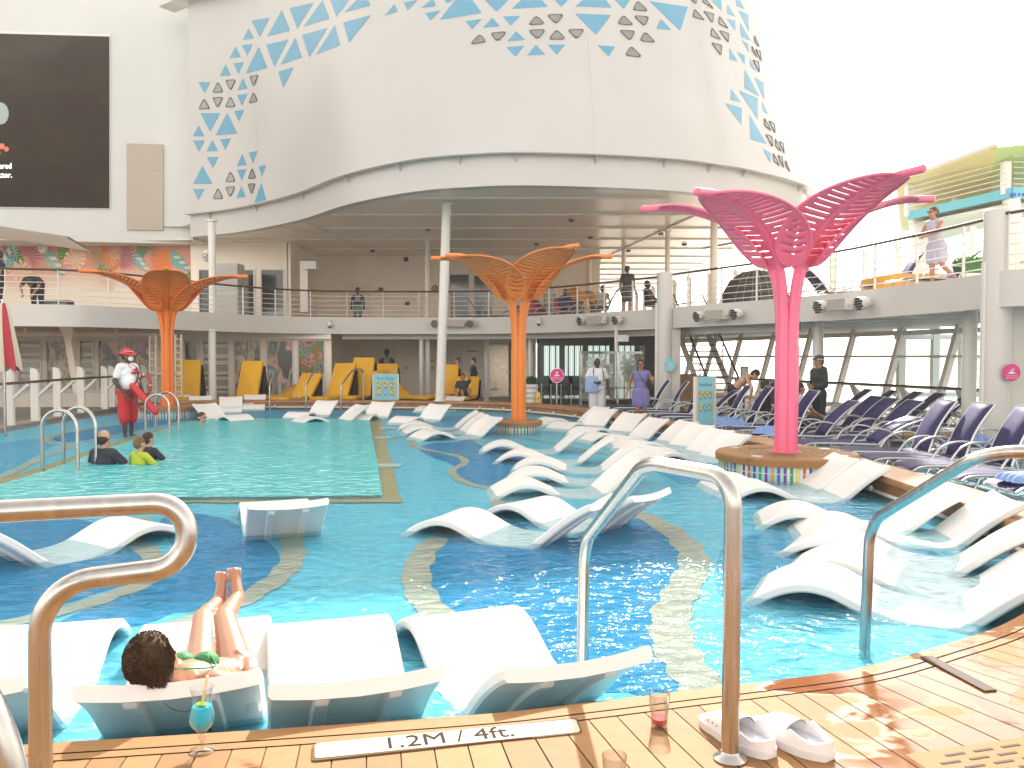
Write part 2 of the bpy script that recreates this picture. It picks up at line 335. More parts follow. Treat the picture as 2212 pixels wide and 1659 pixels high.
wm2 = wm.copy(); wm2.name = 'deep_pool_water'; q = [x for x in wm2.node_tree.nodes if x.type == 'BSDF_DIFFUSE'][0]; q.inputs[0].default_value = (.06, .53, .58, 1); [x for x in wm2.node_tree.nodes if x.type == 'MATH' and x.operation == 'MULTIPLY'][0].inputs[1].default_value = .34; q.outputs[0].links[0].to_node.inputs[0].default_value = .86
tag(MB().poly(at_z(DEEP, WZ)).build('deep_pool_water', wm2), kind='structure')
# coaming ring round the pool (from the right of the near platform round the back)
i0 = min(range(len(INNER)), key=lambda i: (INNER[i] - V((4.0, 6.3, 0))).length)
RING = INNER[i0:]; RO = offs(RING, .50)
mb = MB(); rows = []
for a, b in zip(RING, RO):
    nn = (b - a).normalized()
    rows.append([V((b.x, b.y, 0)), V((b.x, b.y, CT - .02)), V((b.x, b.y, CT)) - nn * .02, V((a.x, a.y, CT)), V((a.x, a.y, CT)) - nn * .035, V((a.x, a.y, CT - .02)) - nn * .05, V((a.x, a.y, CT - .07)) - nn * .05, V((a.x, a.y, CT - .09)) - nn * .0, V((a.x, a.y, 0))])
mb.grid(rows); tag(mb.build('pool_coaming', TEAK, smooth=True), 'brown teak coloured raised rim curving round the right and far side of the pool', 'pool rim')
mb = MB(); mb.tube([p + (a - p).normalized() * .03 + V((0, 0, WZ + .03)) for p, a in zip(offs(RING, -.06), RING)], .022, 6)
for i in range(0, len(RING), 5): p = offs(RING, -.07)[i]; mb.ell((p.x, p.y, WZ + .06), (.035, .035, .04), n=8)
tag(mb.build('rim_pipe', WHITE2, smooth=True), 'thin white pipe running along the water line under the brown pool rim', 'pipe')
# near platform (teak planks)
i1 = i0; E = INNER[:i1 + 1]; E = resample([p for p in E if p.x > -6.5], .112); 
base = [V((p.x, p.y, 0)) for p in E]; far = [V((9, 6.0, 0)), V((9, -5, 0)), V((-6.5, -5, 0))]
caulk = mat('caulk', (.13, .085, .055), .8, spec=.1)
mb = MB(); mb.prism([(p.x, p.y) for p in (E + far)], 0, CT - .006); tag(mb.build('near_deck_platform', caulk), kind='structure')
# plank material: dry / wet patches
pm = bpy.data.materials.new('deck_planks'); pm.use_nodes = True; n = pm.node_tree.nodes; l = pm.node_tree.links; b = n['Principled BSDF']
tc = n.new('ShaderNodeTexCoord'); g1 = n.new('ShaderNodeTexNoise'); g1.inputs['Scale'].default_value = 1.1; g1.inputs['Detail'].default_value = 4; g1.inputs['Distortion'].default_value = .6
g2 = n.new('ShaderNodeTexNoise'); g2.inputs['Scale'].default_value = 28; g2.inputs['Detail'].default_value = 5
sx = n.new('ShaderNodeSeparateXYZ'); l.new(tc.outputs['Object'], sx.inputs[0])
mr = n.new('ShaderNodeMapRange'); mr.inputs[1].default_value = .7; mr.inputs[2].default_value = 1.5; mr.inputs[3].default_value = -.12; mr.inputs[4].default_value = .10; l.new(sx.outputs[0], mr.inputs[0])
mpp = n.new('ShaderNodeMapping'); mpp.inputs['Scale'].default_value = (1.6, 3.0, 1); mpp.inputs['Rotation'].default_value = (0, 0, -.35); l.new(tc.outputs['Object'], mpp.inputs[0]); l.new(mpp.outputs[0], g1.inputs[0]); l.new(tc.outputs['Object'], g2.inputs[0])
adw = n.new('ShaderNodeMath'); adw.operation = 'ADD'; l.new(g1.outputs[0], adw.inputs[0]); l.new(mr.outputs[0], adw.inputs[1])
wet = n.new('ShaderNodeMapRange'); wet.inputs[1].default_value = .50; wet.inputs[2].default_value = .57; l.new(adw.outputs[0], wet.inputs[0])
cm = n.new('ShaderNodeMix'); cm.data_type = 'RGBA'; cm.inputs[6].default_value = (.27, .138, .050, 1); cm.inputs[7].default_value = (.17, .060, .011, 1); l.new(wet.outputs[0], cm.inputs[0])
vr = n.new('ShaderNodeMapRange'); vr.inputs[3].default_value = .8; vr.inputs[4].default_value = 1.2; l.new(g2.outputs[0], vr.inputs[0])
sc = n.new('ShaderNodeVectorMath'); sc.operation = 'SCALE'; l.new(cm.outputs[2], sc.inputs[0]); l.new(vr.outputs[0], sc.inputs['Scale']); l.new(sc.outputs[0], b.inputs['Base Color'])
rr = n.new('ShaderNodeMapRange'); b.inputs['Specular IOR Level'].default_value = .3; rr.inputs[3].default_value = .72; rr.inputs[4].default_value = .10; l.new(wet.outputs[0], rr.inputs[0]); l.new(rr.outputs[0], b.inputs['Roughness'])
bp = n.new('ShaderNodeBump'); bp.inputs['Strength'].default_value = .12; bp.inputs['Distance'].default_value = .01; l.new(g1.outputs[0], bp.inputs['Height']); l.new(bp.outputs[0], b.inputs['Normal'])
PLANK = pm; PLK = [pm]
for f_ in (.88, 1.1):
    q = pm.copy(); [x for x in q.node_tree.nodes if x.type == 'MIX'][0].inputs[6].default_value = (.27 * f_, .138 * f_, .050 * f_ * 1.03, 1); PLK.append(q)
mb = MB(); mbb = MB(); z = CT
O1 = [E[i] + nrm(E, i) * .0 for i in range(len(E))]
O = lambda d: [p + nrm(E, i) * d for i, p in enumerate(E)]
a, b_ = O(-.012), O(.082); rows = []
for p, q in zip(a, b_): rows.append([V((p.x, p.y, 0)), V((p.x, p.y, z - .012)), V((p.x, p.y, z)) + (q - p).normalized() * .012, V((q.x, q.y, z))])
mb.grid([r[::-1] for r in rows])
c, d = O(.092), O(.135); 
for k in range(0, len(E) - 5, 5): mb.add(at_z(c[k:k + 6], z) + at_z(d[k:k + 6], z), [(i, i + 1, 7 + i, 6 + i) for i in range(5)]) if k + 6 <= len(E) else None
i_ = [O(.145), O(1.25), O(2.6), O(4.2)]
def lerp(a, b, t): return a + (b - a) * t
for i in range(len(E) - 1):
    a0, a1, b0, b1 = i_[0][i], i_[0][i + 1], i_[1][i], i_[1][i + 1]; g = .022
    mb.add(at_z([lerp(a0, a1, g), lerp(a0, a1, 1 - g), lerp(b0, b1, 1 - g), lerp(b0, b1, g)], z), [(0, 1, 2, 3)], random.choice([0, 0, 1, 2]))
# outer course from 1.26 m
for i in range(0, len(E) - 1):
    a0, a1, b0, b1 = O(1.262)[i], O(1.262)[i + 1], i_[3][i], i_[3][i + 1]
    mb.add(at_z([lerp(a0, a1, .02), lerp(a0, a1, .98), lerp(b0, b1, .98), lerp(b0, b1, .02)], z), [(0, 1, 2, 3)], random.choice([0, 1, 2]))
tag(mb.build('near_deck_planks', PLK, smooth=False), kind='structure')
# vent grille in the deck (bottom right)
mb = MB(); gm = mat('grille_slot', (.05, .03, .02), .8)
c0 = W(2180, 1590, CT); ax = (W(2212, 1575, CT) - W(1863, 1626, CT)).normalized(); ay = V((-ax.y, ax.x, 0)); c0 = c0 - ay * .02
for r_ in range(-14, 0):
    for c_ in range(-3, 12):
        p = c0 + ax * (c_ * .115 + (.057 if r_ % 2 else 0)) + ay * (r_ * .042)
        mb.box((p.x, p.y, CT + .0012), (.075, .012, .002), rot=math.atan2(ax.y, ax.x))
gr = thing('deck_vent', 'slotted vent grille let into the orange brown planks beside the right handrail', 'vent', (0, 0, 0))
q = [c0 - ax * .45, c0 + ax * 1.5, c0 + ax * 1.5 - ay * .65, c0 - ax * .45 - ay * .65]
MB().prism([(p.x, p.y) for p in q[::-1]], CT - .001, CT + .0005).build('vent_plate', mat('vent_plate', (.27, .13, .045), .7, noise=.08, spec=.3), gr); tag(mb.build('slot', gm, gr), kind='stuff')
mb = MB(); mb.beam(W(2000, 1418, CT + .004), W(2140, 1492, CT + .004), .055, .006); tag(mb.build('deck_strip', mat('strip_grey', (.10, .08, .07), .6, spec=.1)), 'flat grey metal joint strip crossing the wet planks at the right', 'metal strip')
# blue painted floor under the right sunbeds
P = [p for p in offs(RING, .52) if p.y < 25]; mb = MB(); mb.poly(at_z(P + [V((9, 25, 0)), V((12.4, 19, 0)), V((12.8, 7, 0))], .004))
tag(mb.build('blue_deck_floor', mat('blue_deck', (.17, .36, .44), .35, noise=.12, nscale=2)), kind='structure')
# ---------------------------------------------------------------- funnel wall and upper structures
H1, H2 = 6.3, 7.1
FC = catmull([(-12.15, 31.7, 0), (-10.3, 30.7, 0), (-8.56, 29.3, 0), (-6.8, 27.5, 0), (-5.16, 25.3, 0), (-3.8, 23.9, 0), (-2.36, 22.85, 0), (-1.07, 22.4, 0), (.1, 22.2, 0), (1.79, 22.35, 0), (3.45, 22.66, 0), (4.7, 23.05, 0), (5.7, 23.6, 0), (6.6, 24.15, 0), (8.6, 25.9, 0), (9.6, 27.4, 0), (10.0, 29.5, 0), (9.6, 32.5, 0), (8, 36, 0)], 8)
HT = [(6.3, 0), (7.1, 0), (8.3, .3), (9.6, .73), (11, 1.02), (12, 1.17), (12.9, 1.35), (14.2, 1.6), (16.2, 1.9)]
def gh(h):
    for (a, x), (b, y) in zip(HT, HT[1:]):
        if h <= b: return x + (y - x) * (h - a) / (b - a)
    return HT[-1][1]
NF = len(FC)
def fpt(i, h, off=0):
    k = min(1, max(0, (i / NF - .12) / .45)); p = FC[i] - nrm(FC, i) * (gh(h) * k) * 1.0
    p = p + nrm(FC, i) * off; return V((p.x, p.y, h))
FUN = thing('funnel', 'huge curved white funnel wall patterned with blue triangles above the pool deck', 'funnel', (0, 24, 0))
def fb(mb, name, m, parent=None, **k):
    o = mb.build(name, m, parent or FUN, **k); o.location = -(parent or FUN).location if parent is None or parent == FUN else (0, 0, 0); return o
def ftop(i): return 16.0 - 2.9 * min(1, max(0, (i / NF - .10) / .3))
NH = 15
def fh(i, j): return 7.1 + (ftop(i) - 7.1) * j / (NH - 1)
mb = MB(); mb.grid([[fpt(i, fh(i, j)) for i in range(NF)] for j in range(NH)]); 
mb.grid([[fpt(i, ftop(i)) for i in range(NF)], [fpt(i, ftop(i)) + (V((-3, 33, ftop(i))) - fpt(i, ftop(i))) * .9 for i in range(NF)]])
funnel_white = mat('funnel_white', (.49, .48, .47), .32, noise=.03, nscale=.35, bump=.25, bscale=.5)
fb(mb, 'wall', funnel_white, smooth=True, ang=60)
mb = MB(); mb.grid([[fpt(i, H2 - .0, .02) for i in range(NF)], [fpt(i, H1, .02) for i in range(NF)], [fpt(i, H1, -.3) for i in range(NF)]]); fb(mb, 'lower_band', funnel_white, smooth=True)
mb = MB(); i9 = [fpt(i, H2, 0) for i in range(NF)]; i8 = [fpt(i, H2, .42) for i in range(NF)]
prof = [[fpt(i, H2, -.05), fpt(i, H2, .24), fpt(i, H2 + .04, .24), fpt(i, H2 + .04, -.05)] for i in range(NF)]
mb.grid([list(r) for r in zip(*[[p for p in r] for r in prof])]); mb.tube([fpt(i, H2 + .02, .25) for i in range(NF)], .028, 6); fb(mb, 'ledge', funnel_white, smooth=True)
for i in range(4, NF - 8, 10):
    a, b_, c_ = fpt(i, H2 - .01, .24), fpt(i, H2 - .01, .0), fpt(i, H2 - .22, .0); t = (FC[min(i + 1, NF - 1)] - FC[i]).normalized() * .012
    mb = MB(); mb.add([a - t, b_ - t, c_ - t, a + t, b_ + t, c_ + t], [(0, 1, 2), (5, 4, 3), (0, 3, 4, 1), (1, 4, 5, 2), (2, 5, 3, 0)]); fb(mb, 'bracket', funnel_white)
# triangles: hit the wall surface
FACES = [(fpt(i, fh(i, j)), fpt(i + 1, fh(i + 1, j)), fpt(i + 1, fh(i + 1, j + 1)), fpt(i, fh(i, j + 1))) for i in range(NF - 1) for j in range(NH - 1)]
from mathutils.geometry import intersect_ray_tri
from mathutils.bvhtree import BVHTree
_v = []; _f = []
for q in FACES: o = len(_v); _v += list(q); _f.append((o, o + 1, o + 2, o + 3))
BV = BVHTree.FromPolygons(_v, _f)
def hit(u, v):
    d = ray(u, v).normalized(); r = BV.ray_cast(V((0, 0, CAMH)), d)
    return (r[0], (r[1] if r[1].dot(d) < 0 else -r[1])) if r[0] else None
Z1 = lambda x, y: (x / 3, y / 3); Z2 = lambda x, y: (737.3 + x / 3, y / 3); Z3 = lambda x, y: (1474.6 + x / 3, y / 3)
BLUE = [(Z1, t) for t in [(1630,133,1748,115,1683,240),(1827,65,1880,198,1732,237),(1877,53,2033,17,1927,185),(2090,0,2135,120,1968,172),(2140,0,2212,0,2230,40,2180,108),(1612,182,1645,247,1573,260),(1568,292,1638,285,1602,362),(1678,303,1734,440,1590,478),(1725,290,1870,256,1778,435),(1915,243,1958,372,1818,421),(1958,228,2122,180,2005,373),(2170,162,2205,293,2048,353),(1527,300,1562,368,1488,377),(1512,410,1582,402,1545,480),(1463,417,1498,490,1426,492),(1804,465,1905,435,1836,570),(1286,532,1365,532,1326,604),(1575,506,1606,575,1540,583),(1537,616,1605,607,1568,688),(1517,720,1583,711,1550,790),(1300,735,1428,732,1362,855),(1473,728,1538,865,1397,880),(1288,811,1326,884,1250,884),(1252,911,1329,909,1290,984),(1378,906,1414,979,1338,982),(1425,903,1496,896,1461,973),(1340,1018,1416,1016,1380,1091),(1570,996,1601,1070,1535,1078),(1612,990,1669,977,1640,1058),(1676,1079,1726,1067,1698,1148),(1537,1101,1598,1095,1567,1172),(1313,1073,1378,1192,1252,1193),(1252,1225,1325,1225,1286,1299),(1565,1206,1594,1277,1532,1284),(1695,1183,1725,1296,1648,1316)]]
BLUE += [(Z2, t) for t in [(0,0,50,0,0,70),(100,0,175,0,188,36,18,80),(13,147,193,97,50,277),(345,27,367,75,280,100),(405,17,495,0,430,67),(580,0,600,0,614,38,515,53),(545,85,645,66,577,134),(665,0,730,0,685,22),(740,0,850,0,910,85,637,128),(930,0,1085,0,1005,76),(1165,0,1300,0,1337,43,1103,58),(1380,0,1470,0,1425,44),(1565,0,1715,0,1750,50,1515,42),(1770,0,1870,0,1830,58),(803,138,910,123,850,191),(980,115,1028,170,917,180),(1047,107,1160,103,1098,167),(1132,203,1192,258,1076,269),(1067,306,1186,297,1130,367),(1260,291,1322,353,1204,360),(1337,290,1451,290,1398,355),(1515,88,1750,98,1650,226),(1660,294,1774,302,1732,367),(1995,7,2245,45,2195,200),(2070,123,2140,196,2040,186)]]
BLUE += [(Z3, t) for t in [(185,0,250,0,252,72),(290,30,342,110,290,88),(345,0,372,0,400,60,350,40),(285,122,340,135,341,200),(362,68,425,95,430,205),(372,145,440,265,378,235),(382,258,425,285,430,340),(303,312,358,400,305,385),(350,335,402,358,402,420),(434,378,478,465,437,430),(402,450,497,625,400,570),(465,500,525,535,530,650),(313,574,375,663,310,645),(365,587,485,635,487,775),(272,667,383,700,381,808),(434,745,545,935,438,900),(515,655,555,740,520,720),(517,963,570,990,568,1058)]]
GREY = [(Z1, t) for t in [(1415,528,1449,598,1378,602),(1463,520,1531,515,1496,590),(1619,493,1679,486,1645,563),(1646,595,1671,655,1613,671),(1325,636,1363,706,1288,709),(1378,632,1449,629,1412,703),(1495,622,1528,690,1461,696),(1496,1107,1528,1176,1463,1180),(1637,1085,1661,1155,1609,1161),(1415,1216,1449,1288,1381,1290),(1463,1212,1527,1208,1494,1283),(1607,1193,1659,1187,1632,1263)]]
GREY += [(Z2, t) for t in [(1918,3,1990,75,1883,65),(1824,96,1896,167,1786,157),(1889,101,1996,110,1965,174),(1262,99,1323,157,1208,164),(1328,96,1444,94,1394,160),(898,220,945,272,833,290),(962,216,1076,206,1013,274),(1209,196,1327,193,1271,259),(1394,190,1457,256,1340,257),(1461,193,1578,191,1527,258),(1795,196,1905,203,1871,268),(1964,204,2038,279,1931,266),(1874,297,1950,373,1836,362)]]
GREY += [(Z3, t) for t in [(50,0,92,0,85,28),(128,0,150,0,198,60,125,12),(75,60,140,133,63,110),(132,73,200,92,192,152),(235,105,293,187,232,155),(187,180,246,260,180,232),(234,197,296,218,293,277),(183,277,252,295,245,360),(462,228,495,310,465,270),(444,296,483,378,450,330),(470,318,500,335,508,402),(452,388,490,405,495,472),(525,765,572,852,530,815),(555,783,592,805,597,867),(534,870,575,885,580,955),(597,898,635,985,602,950),(622,915,648,930,656,1000),(583,992,628,1078,590,1045),(612,1005,640,1020,652,1092),(662,1035,695,1120,668,1080)]]
blue_m = mat('funnel_blue', (.09, .30, .45), .35); gp = mat('porthole_pane', (.20, .22, .22), .12, spec=.8, noise=.1, nscale=.5); gf = mat('porthole_rim', (.10, .06, .05), .5)
def roundpoly(P, r):
    out = []; k = len(P)
    for i in range(k):
        a, b_, c_ = P[i - 1], P[i], P[(i + 1) % k]; r1 = min(r, (a - b_).length * .3); r2 = min(r, (c_ - b_).length * .3)
        out += [b_ + (a - b_).normalized() * r1, b_ + ((a - b_).normalized() * r1 + (c_ - b_).normalized() * r2) * .3, b_ + (c_ - b_).normalized() * r2]
    return out
def surfpoly(Z, t, off, r, shrink=1):
    P = []
    for i in range(0, len(t), 2):
        q = hit(*Z(t[i], t[i + 1]))
        if not q: return None
        P.append(q[0])
    c = sum(P, V()) / len(P); P = roundpoly([c + (p - c) * shrink for p in P], r); out = []
    for p in P:
        q = BV.find_nearest(p); nn = q[1]; nn = nn if nn.dot(V((0, 0, CAMH)) - q[0]) > 0 else -nn; out.append(q[0] + nn * off)
    return out
def surfgrid(Z, t, off, N=7):
    C = [V((*Z(t[i], t[i + 1]), 0)) for i in range(0, len(t), 2)]; vs = []; fs = []
    for q in range(1, len(C) - 1):
        A, B, D = C[0], C[q], C[q + 1]; o = len(vs); idx = {}
        for a in range(N + 1):
            for b in range(N + 1 - a):
                p = A + (B - A) * (a / N) + (D - A) * (b / N); h = hit(p.x, p.y)
                if not h: return None
                nn = h[1] if h[1].dot(V((0, 0, CAMH)) - h[0]) > 0 else -h[1]; idx[(a, b)] = len(vs); vs.append(h[0] + nn * off)
        for a in range(N):
            for b in range(N - a):
                fs.append((idx[(a, b)], idx[(a + 1, b)], idx[(a, b + 1)]))
                if a + b < N - 1: fs.append((idx[(a + 1, b)], idx[(a + 1, b + 1)], idx[(a, b + 1)]))
    return vs, fs
for Z, t in BLUE:
    g = surfgrid(Z, t, .008)
    if g: mb = MB(); mb.add(*g); fb(mb, 'blue_triangle', blue_m, smooth=True)
seam_m = mat('seam_line', (.445, .435, .42), .5)
for i in range(14, NF - 20, 60):
    mb = MB(); t = (FC[i + 1] - FC[i]).normalized() * .006; mb.grid([[fpt(i, fh(i, j), .004) - t for j in range(NH)], [fpt(i, fh(i, j), .004) + t for j in range(NH)]]); fb(mb, 'seam', seam_m)
for Z, t in GREY:
    rr_ = .03 if Z is Z3 else .09; A = surfpoly(Z, t, .012, rr_); B = surfpoly(Z, t, .03, rr_, .86)
    if not A: continue
    k = len(A); mb = MB(); A2 = surfpoly(Z, t, .034, rr_); mb.add(A + A2 + B, [(i, (i + 1) % k, k + (i + 1) % k, k + i) for i in range(k)] + [(k + i, k + (i + 1) % k, 2 * k + (i + 1) % k, 2 * k + i) for i in range(k)])
    wdw = fb(mb, 'window', gf); B2 = surfpoly(Z, t, .018, rr_, .92); mb = MB(); mb.poly(B2); mb.build('pane', gp, wdw)
# upper ceiling
cm_ = bpy.data.materials.new('ceiling_panels'); cm_.use_nodes = True; n = cm_.node_tree.nodes; b = n['Principled BSDF']; b.inputs['Base Color'].default_value = (.82, .74, .64, 1); b.inputs['Metallic'].default_value = .15; b.inputs['Roughness'].default_value = .32
mb = MB(); cp = [fpt(i, H1, -.25) for i in range(NF - 18)] + [V((10.3, 29, H1)), V((10.8, 60, H1)), V((-30, 60, H1)), V((-30, 33, H1)), V((-13, 33, H1))]
mb.poly(at_z(cp, H1 + .05)); mb.poly(at_z(cp, H1 + .6)); CEI = tag(mb.build('upper_ceiling', cm_), 'satin metal ceiling with thin white battens under the funnel above the upper deck', 'ceiling')
mb = MB()
for i in range(13):
    y = 24.1 + i * 2.8; x0 = max([p.x for p in FC[:30] if abs(p.y - y) < .9] or [-12.7]) if y < 31.5 else -13; xr = 4.5 if i == 0 else 9.3
    if i == 0: x0 = -3.2
    mb.box(((x0 + xr) / 2, y, H1 + .025), (xr - x0, .06, .05))
mb.beam((-7, 25.5 + 3, H1 + .02), (-3, 60, H1 + .02), .04, .03); mb.beam((6.2, 25, H1 + .02), (1.5, 58, H1 + .02), .05, .035, 0)
b_ = mb.build('batten', WHITE2, CEI); tag(b_, kind='stuff')
mb = MB()
for x, y in [(-3, 30), (1, 34), (3, 32), (5, 36), (2, 28), (5.5, 31), (-6, 36), (7, 34)]: mb.lathe([(.09, H1 - .03), (.11, H1 + .05)], (x, y, 0), 12)
mb.build('downlight', DARK, CEI)
# screen wall
SW = thing('screen_wall', 'flat pale wall carrying the big dark video screen at the left', 'wall', (0, 0, 0))
yl, yr = 31.7, 33.3
def swy(x): return yr + (x + 12.75) * ((yr - yl) / 9.5)
mb = MB(); mb.prism([(-30, swy(-30)), (-12.75, yr), (-12.15, 31.9), (-12.0, 34), (-30, 34)], 6.25, 16); mb.build('wall', WALLW, SW)
def SP(u, v, off=.0):
    d = ray(u, v); k = (yr - yl) / 9.5; t = (yr + 12.75 * k - off) / (d.y - k * d.x); return V((d.x * t, d.y * t, CAMH + d.z * t))
def quad_slab(a, b, c, d, th, n=None):   # a,b,c,d corners on face; thickness backwards
    a, b, c, d = V(a), V(b), V(c), V(d); nn = (b - a).cross(d - a).normalized(); 
    if nn.y > 0: nn = -nn
    m_ = MB(); P = [a, b, c, d]; m_.add([p + nn * th for p in P] + P, [(0, 1, 2, 3), (0, 4, 5, 1), (1, 5, 6, 2), (2, 6, 7, 3), (3, 7, 4, 0)]); return m_
scr_m = ramp_mat('screen_picture', [(.014, .010, .007), (.022, .014, .008), (.010, .013, .009), (.018, .008, .007), (.01, .01, .008)], .45, rough=.8, stretch=(1, 1, 1.6), interp='EASE'); scr_m.node_tree.nodes['Principled BSDF'].inputs['Specular IOR Level'].default_value = .05
scr_m.node_tree.nodes['Principled BSDF'].inputs['Emission Color'].default_value = (.02, .013, .008, 1); scr_m.node_tree.nodes['Principled BSDF'].inputs['Emission Strength'].default_value = .25
quad_slab(SP(-260, 60), SP(239, 75), SP(239, 453), SP(-260, 446), .05).build('screen_frame', mat('screen_frame', (.7, .68, .66), .4), SW)
sc_ = quad_slab(SP(-255, 66, .06), SP(236, 79.5, .06), SP(236, 450, .06), SP(-255, 443, .06), .03).build('screen', scr_m, SW)
xa = (SP(200, 300) - SP(0, 300)).normalized(); LIT = mat('caption_light', (.8, .85, .85), .5, emit=((.85, .95, .95), .6))
text('caption', 'ered', .30, LIT, frame(SP(-3, 359, .12), xa, (0, 0, 1)), SW, align='LEFT', bold=.004, sx=.82)
text('caption', 'ctor.', .30, LIT, frame(SP(-3, 378.5, .12), xa, (0, 0, 1)), SW, align='LEFT', bold=.004, sx=.82)
mb = MB(); p = SP(2, 245, .11); mb.ell(p, (.3, .02, .42)); mb.build('picture_figure', mat('screen_pale', (.12, .14, .13), .6, emit=((.12, .14, .13), .6)), SW)
mb = MB()
for u, v, r in [(4, 316, .12), (-4, 330, .1), (14, 322, .1)]: mb.ell(SP(u, v, .11), (r, .02, r), n=8)
mb.build('picture_fruit', mat('screen_warm', (.25, .06, .03), .6, emit=((.3, .08, .04), .5)), SW)
spk = bpy.data.materials.new('perforated_grille'); spk.use_nodes = True; n = spk.node_tree.nodes; l = spk.node_tree.links; b = n['Principled BSDF']
t = n.new('ShaderNodeTexBrick'); t.inputs['Scale'].default_value = 9; t.inputs['Color1'].default_value = (.36, .30, .24, 1); t.inputs['Color2'].default_value = (.40, .33, .26, 1); t.inputs['Mortar'].default_value = (.62, .60, .56, 1); t.inputs['Mortar Size'].default_value = .02; t.inputs['Brick Width'].default_value = .9; t.inputs['Row Height'].default_value = .45
tc = n.new('ShaderNodeTexCoord'); mp = n.new('ShaderNodeMapping'); mp.inputs['Rotation'].default_value = (R(90), 0, 0); l.new(tc.outputs['Object'], mp.inputs[0]); l.new(mp.outputs[0], t.inputs[0]); l.new(t.outputs[0], b.inputs['Base Color'])
quad_slab(SP(275, 311), SP(353, 313), SP(353, 498), SP(275, 497), .09).build('speaker_grille', spk, SW)
mb = MB(); pts = [SP(430, 3), SP(560, 8), SP(700, 3)]; mb.beam((-13.2, 32.3, 15.05), (-8, 28.6, 15.05), .7, .05); mb.build('high_ledge', WHITE, SW)
# ---------------------------------------------------------------- balcony
BH0, BH1 = 2.6, 3.2
BPX = [(-260, 655), (-120, 655.5), (0, 656), (163, 658.5), (280, 664), (377, 670), (467, 676), (560, 681), (643, 684), (737, 685.5), (921, 686), (1030, 685.5), (1104, 684), (1181, 681), (1260, 677), (1337, 672), (1417, 667), (1475, 661.5), (1570, 654), (1678, 645), (1810, 633), (1910, 621), (2020, 607), (2126, 592), (2190, 582)]
BC = catmull([W(u, v, BH1) for u, v in BPX] + [V((9.6, 11.5, BH1)), V((10.4, 8.5, BH1))], 5)
mb = MB(); mb.grid([at_z(BC, BH1)[::-1], at_z(BC, BH0)[::-1]]); mb.grid([at_z(BC, BH0)[::-1], at_z(offs(BC, -.16), BH0)[::-1]]); mb.grid([at_z(offs(BC, -.16), BH1)[::-1], at_z(BC, BH1)[::-1]]); mb.grid([at_z(offs(BC, -.16), BH0)[::-1], at_z(offs(BC, -.16), BH1)[::-1]])
fas = thing('balcony', 'long white curved balcony edge of the upper deck sweeping round above the pool', 'balcony')
mb.build('fascia', WHITE, fas, smooth=True)
slabp = offs(BC, -.17); ext = [V((13.4, 8.5, 0)), V((13.2, 60, 0)), V((-40, 60, 0)), V((-40, 24, 0))]
und = mat('deck_underside', (.74, .66, .57), .5, noise=.1, nscale=1)
mb = MB(); mb.poly(at_z(slabp + ext, 3.05)); mb.build('upper_floor', mat('upper_floor', (.55, .48, .40), .5, noise=.1), fas)
mb = MB(); mb.poly(at_z(slabp + ext, 2.72)[::-1]); mb.build('soffit', und, fas)
mb = MB(); k = [i for i, p in enumerate(BC) if p.x > -6.3 and p.y > 20][:]; seg = BC[k[0]:k[-1]]
mb.grid([at_z(offs(BC, -.55)[k[0]:k[-1]], 2.72), at_z(offs(BC, -.55)[k[0]:k[-1]], 2.42), at_z(offs(BC, -.80)[k[0]:k[-1]], 2.42), at_z(offs(BC, -.80)[k[0]:k[-1]], 2.72)]); mb.build('edge_beam', WHITE, fas)
mb = MB()
for i in range(9): mb.beam((-6 + 0, 31.5 + i * .9, 2.66), (13, 31.5 + i * .9 - 3, 2.66), .14, .10)
for i in range(7): yy_ = 26 - i * 2; xb_ = min(p.x for p in BC if abs(p.y - yy_) < 1.2 and p.x > 0) + 1.3; mb.beam((xb_, yy_, 2.655), (13, yy_ - .5 - i * .2, 2.655), .12, .08)
mb.build('soffit_beam', WHITE2, fas)
# railing
RL = resample(offs(BC, -.08), .1)
rl = thing('balcony_railing', 'white upper deck railing of thin horizontal bars topped by a dark wooden handrail', 'railing')
mb = MB(); mb.tube(at_z(RL, 4.15), .032, 8); mb.build('handrail', RAILW, rl, smooth=True)
mb = MB()
for h in (3.97, 3.80, 3.63, 3.46, 3.30): mb.tube(at_z(RL[::3], h), .011, 5, cap=False)
o = mb.build('rail_bar', WHITE2, rl, smooth=True)
pos_ = MB(); 
for i in range(6, len(RL), 13):
    q = RL[i]; t = (RL[min(i + 1, len(RL) - 1)] - RL[i - 1]).normalized(); mb = MB(); mb.box((q.x, q.y, 3.67), (.022, .05, .95), rot=math.atan2(t.y, t.x)); mb.build('post', WHITE2, rl)
# columns
def column(u, v, y, h0, h1, r, label, lean=0, name='column', m=WHITE2):
    p = WY(u, v, y); mb = MB(); mb.tube([(p.x, y, h0), (p.x + lean, y, h1)], r, 20); mb.tube([(p.x, y, h0), (p.x, y, h0 + .04)], r * 1.35, 20)
    mb.tube([(p.x + lean, y, h1 - .05), (p.x + lean, y, h1)], r * 1.5, 20)
    return tag(mb.build(name, m, smooth=True), label, 'column')
column(950, 865, 24.75, CT, H1, .135, 'thick white column leaning slightly right, standing on the pool rim behind white loungers', .22)
column(923, 700, 32.5, 3.05, H1, .09, 'thin white column on the upper deck just left of the thick leaning column')
column(923, 700, 31.6, 0, 2.72, .10, 'thin white column on the lower deck beside the leaning column, right of a slimmer one')
column(910, 800, 31.2, 0, 2.5, .085, 'slimmest white column on the lower deck, left neighbour of the pair by the leaning column')
column(1050, 800, 33, 0, 2.7, .10, 'white column on the lower deck between the walking men and the metal door')
column(1145, 800, 30.5, 0, 2.7, .085, 'white column rising behind the tall zigzag planter')
column(460, 700, 27.8, 3.05, H1, .12, 'white column on the upper deck beside the grey cabinet behind the left orange palm')
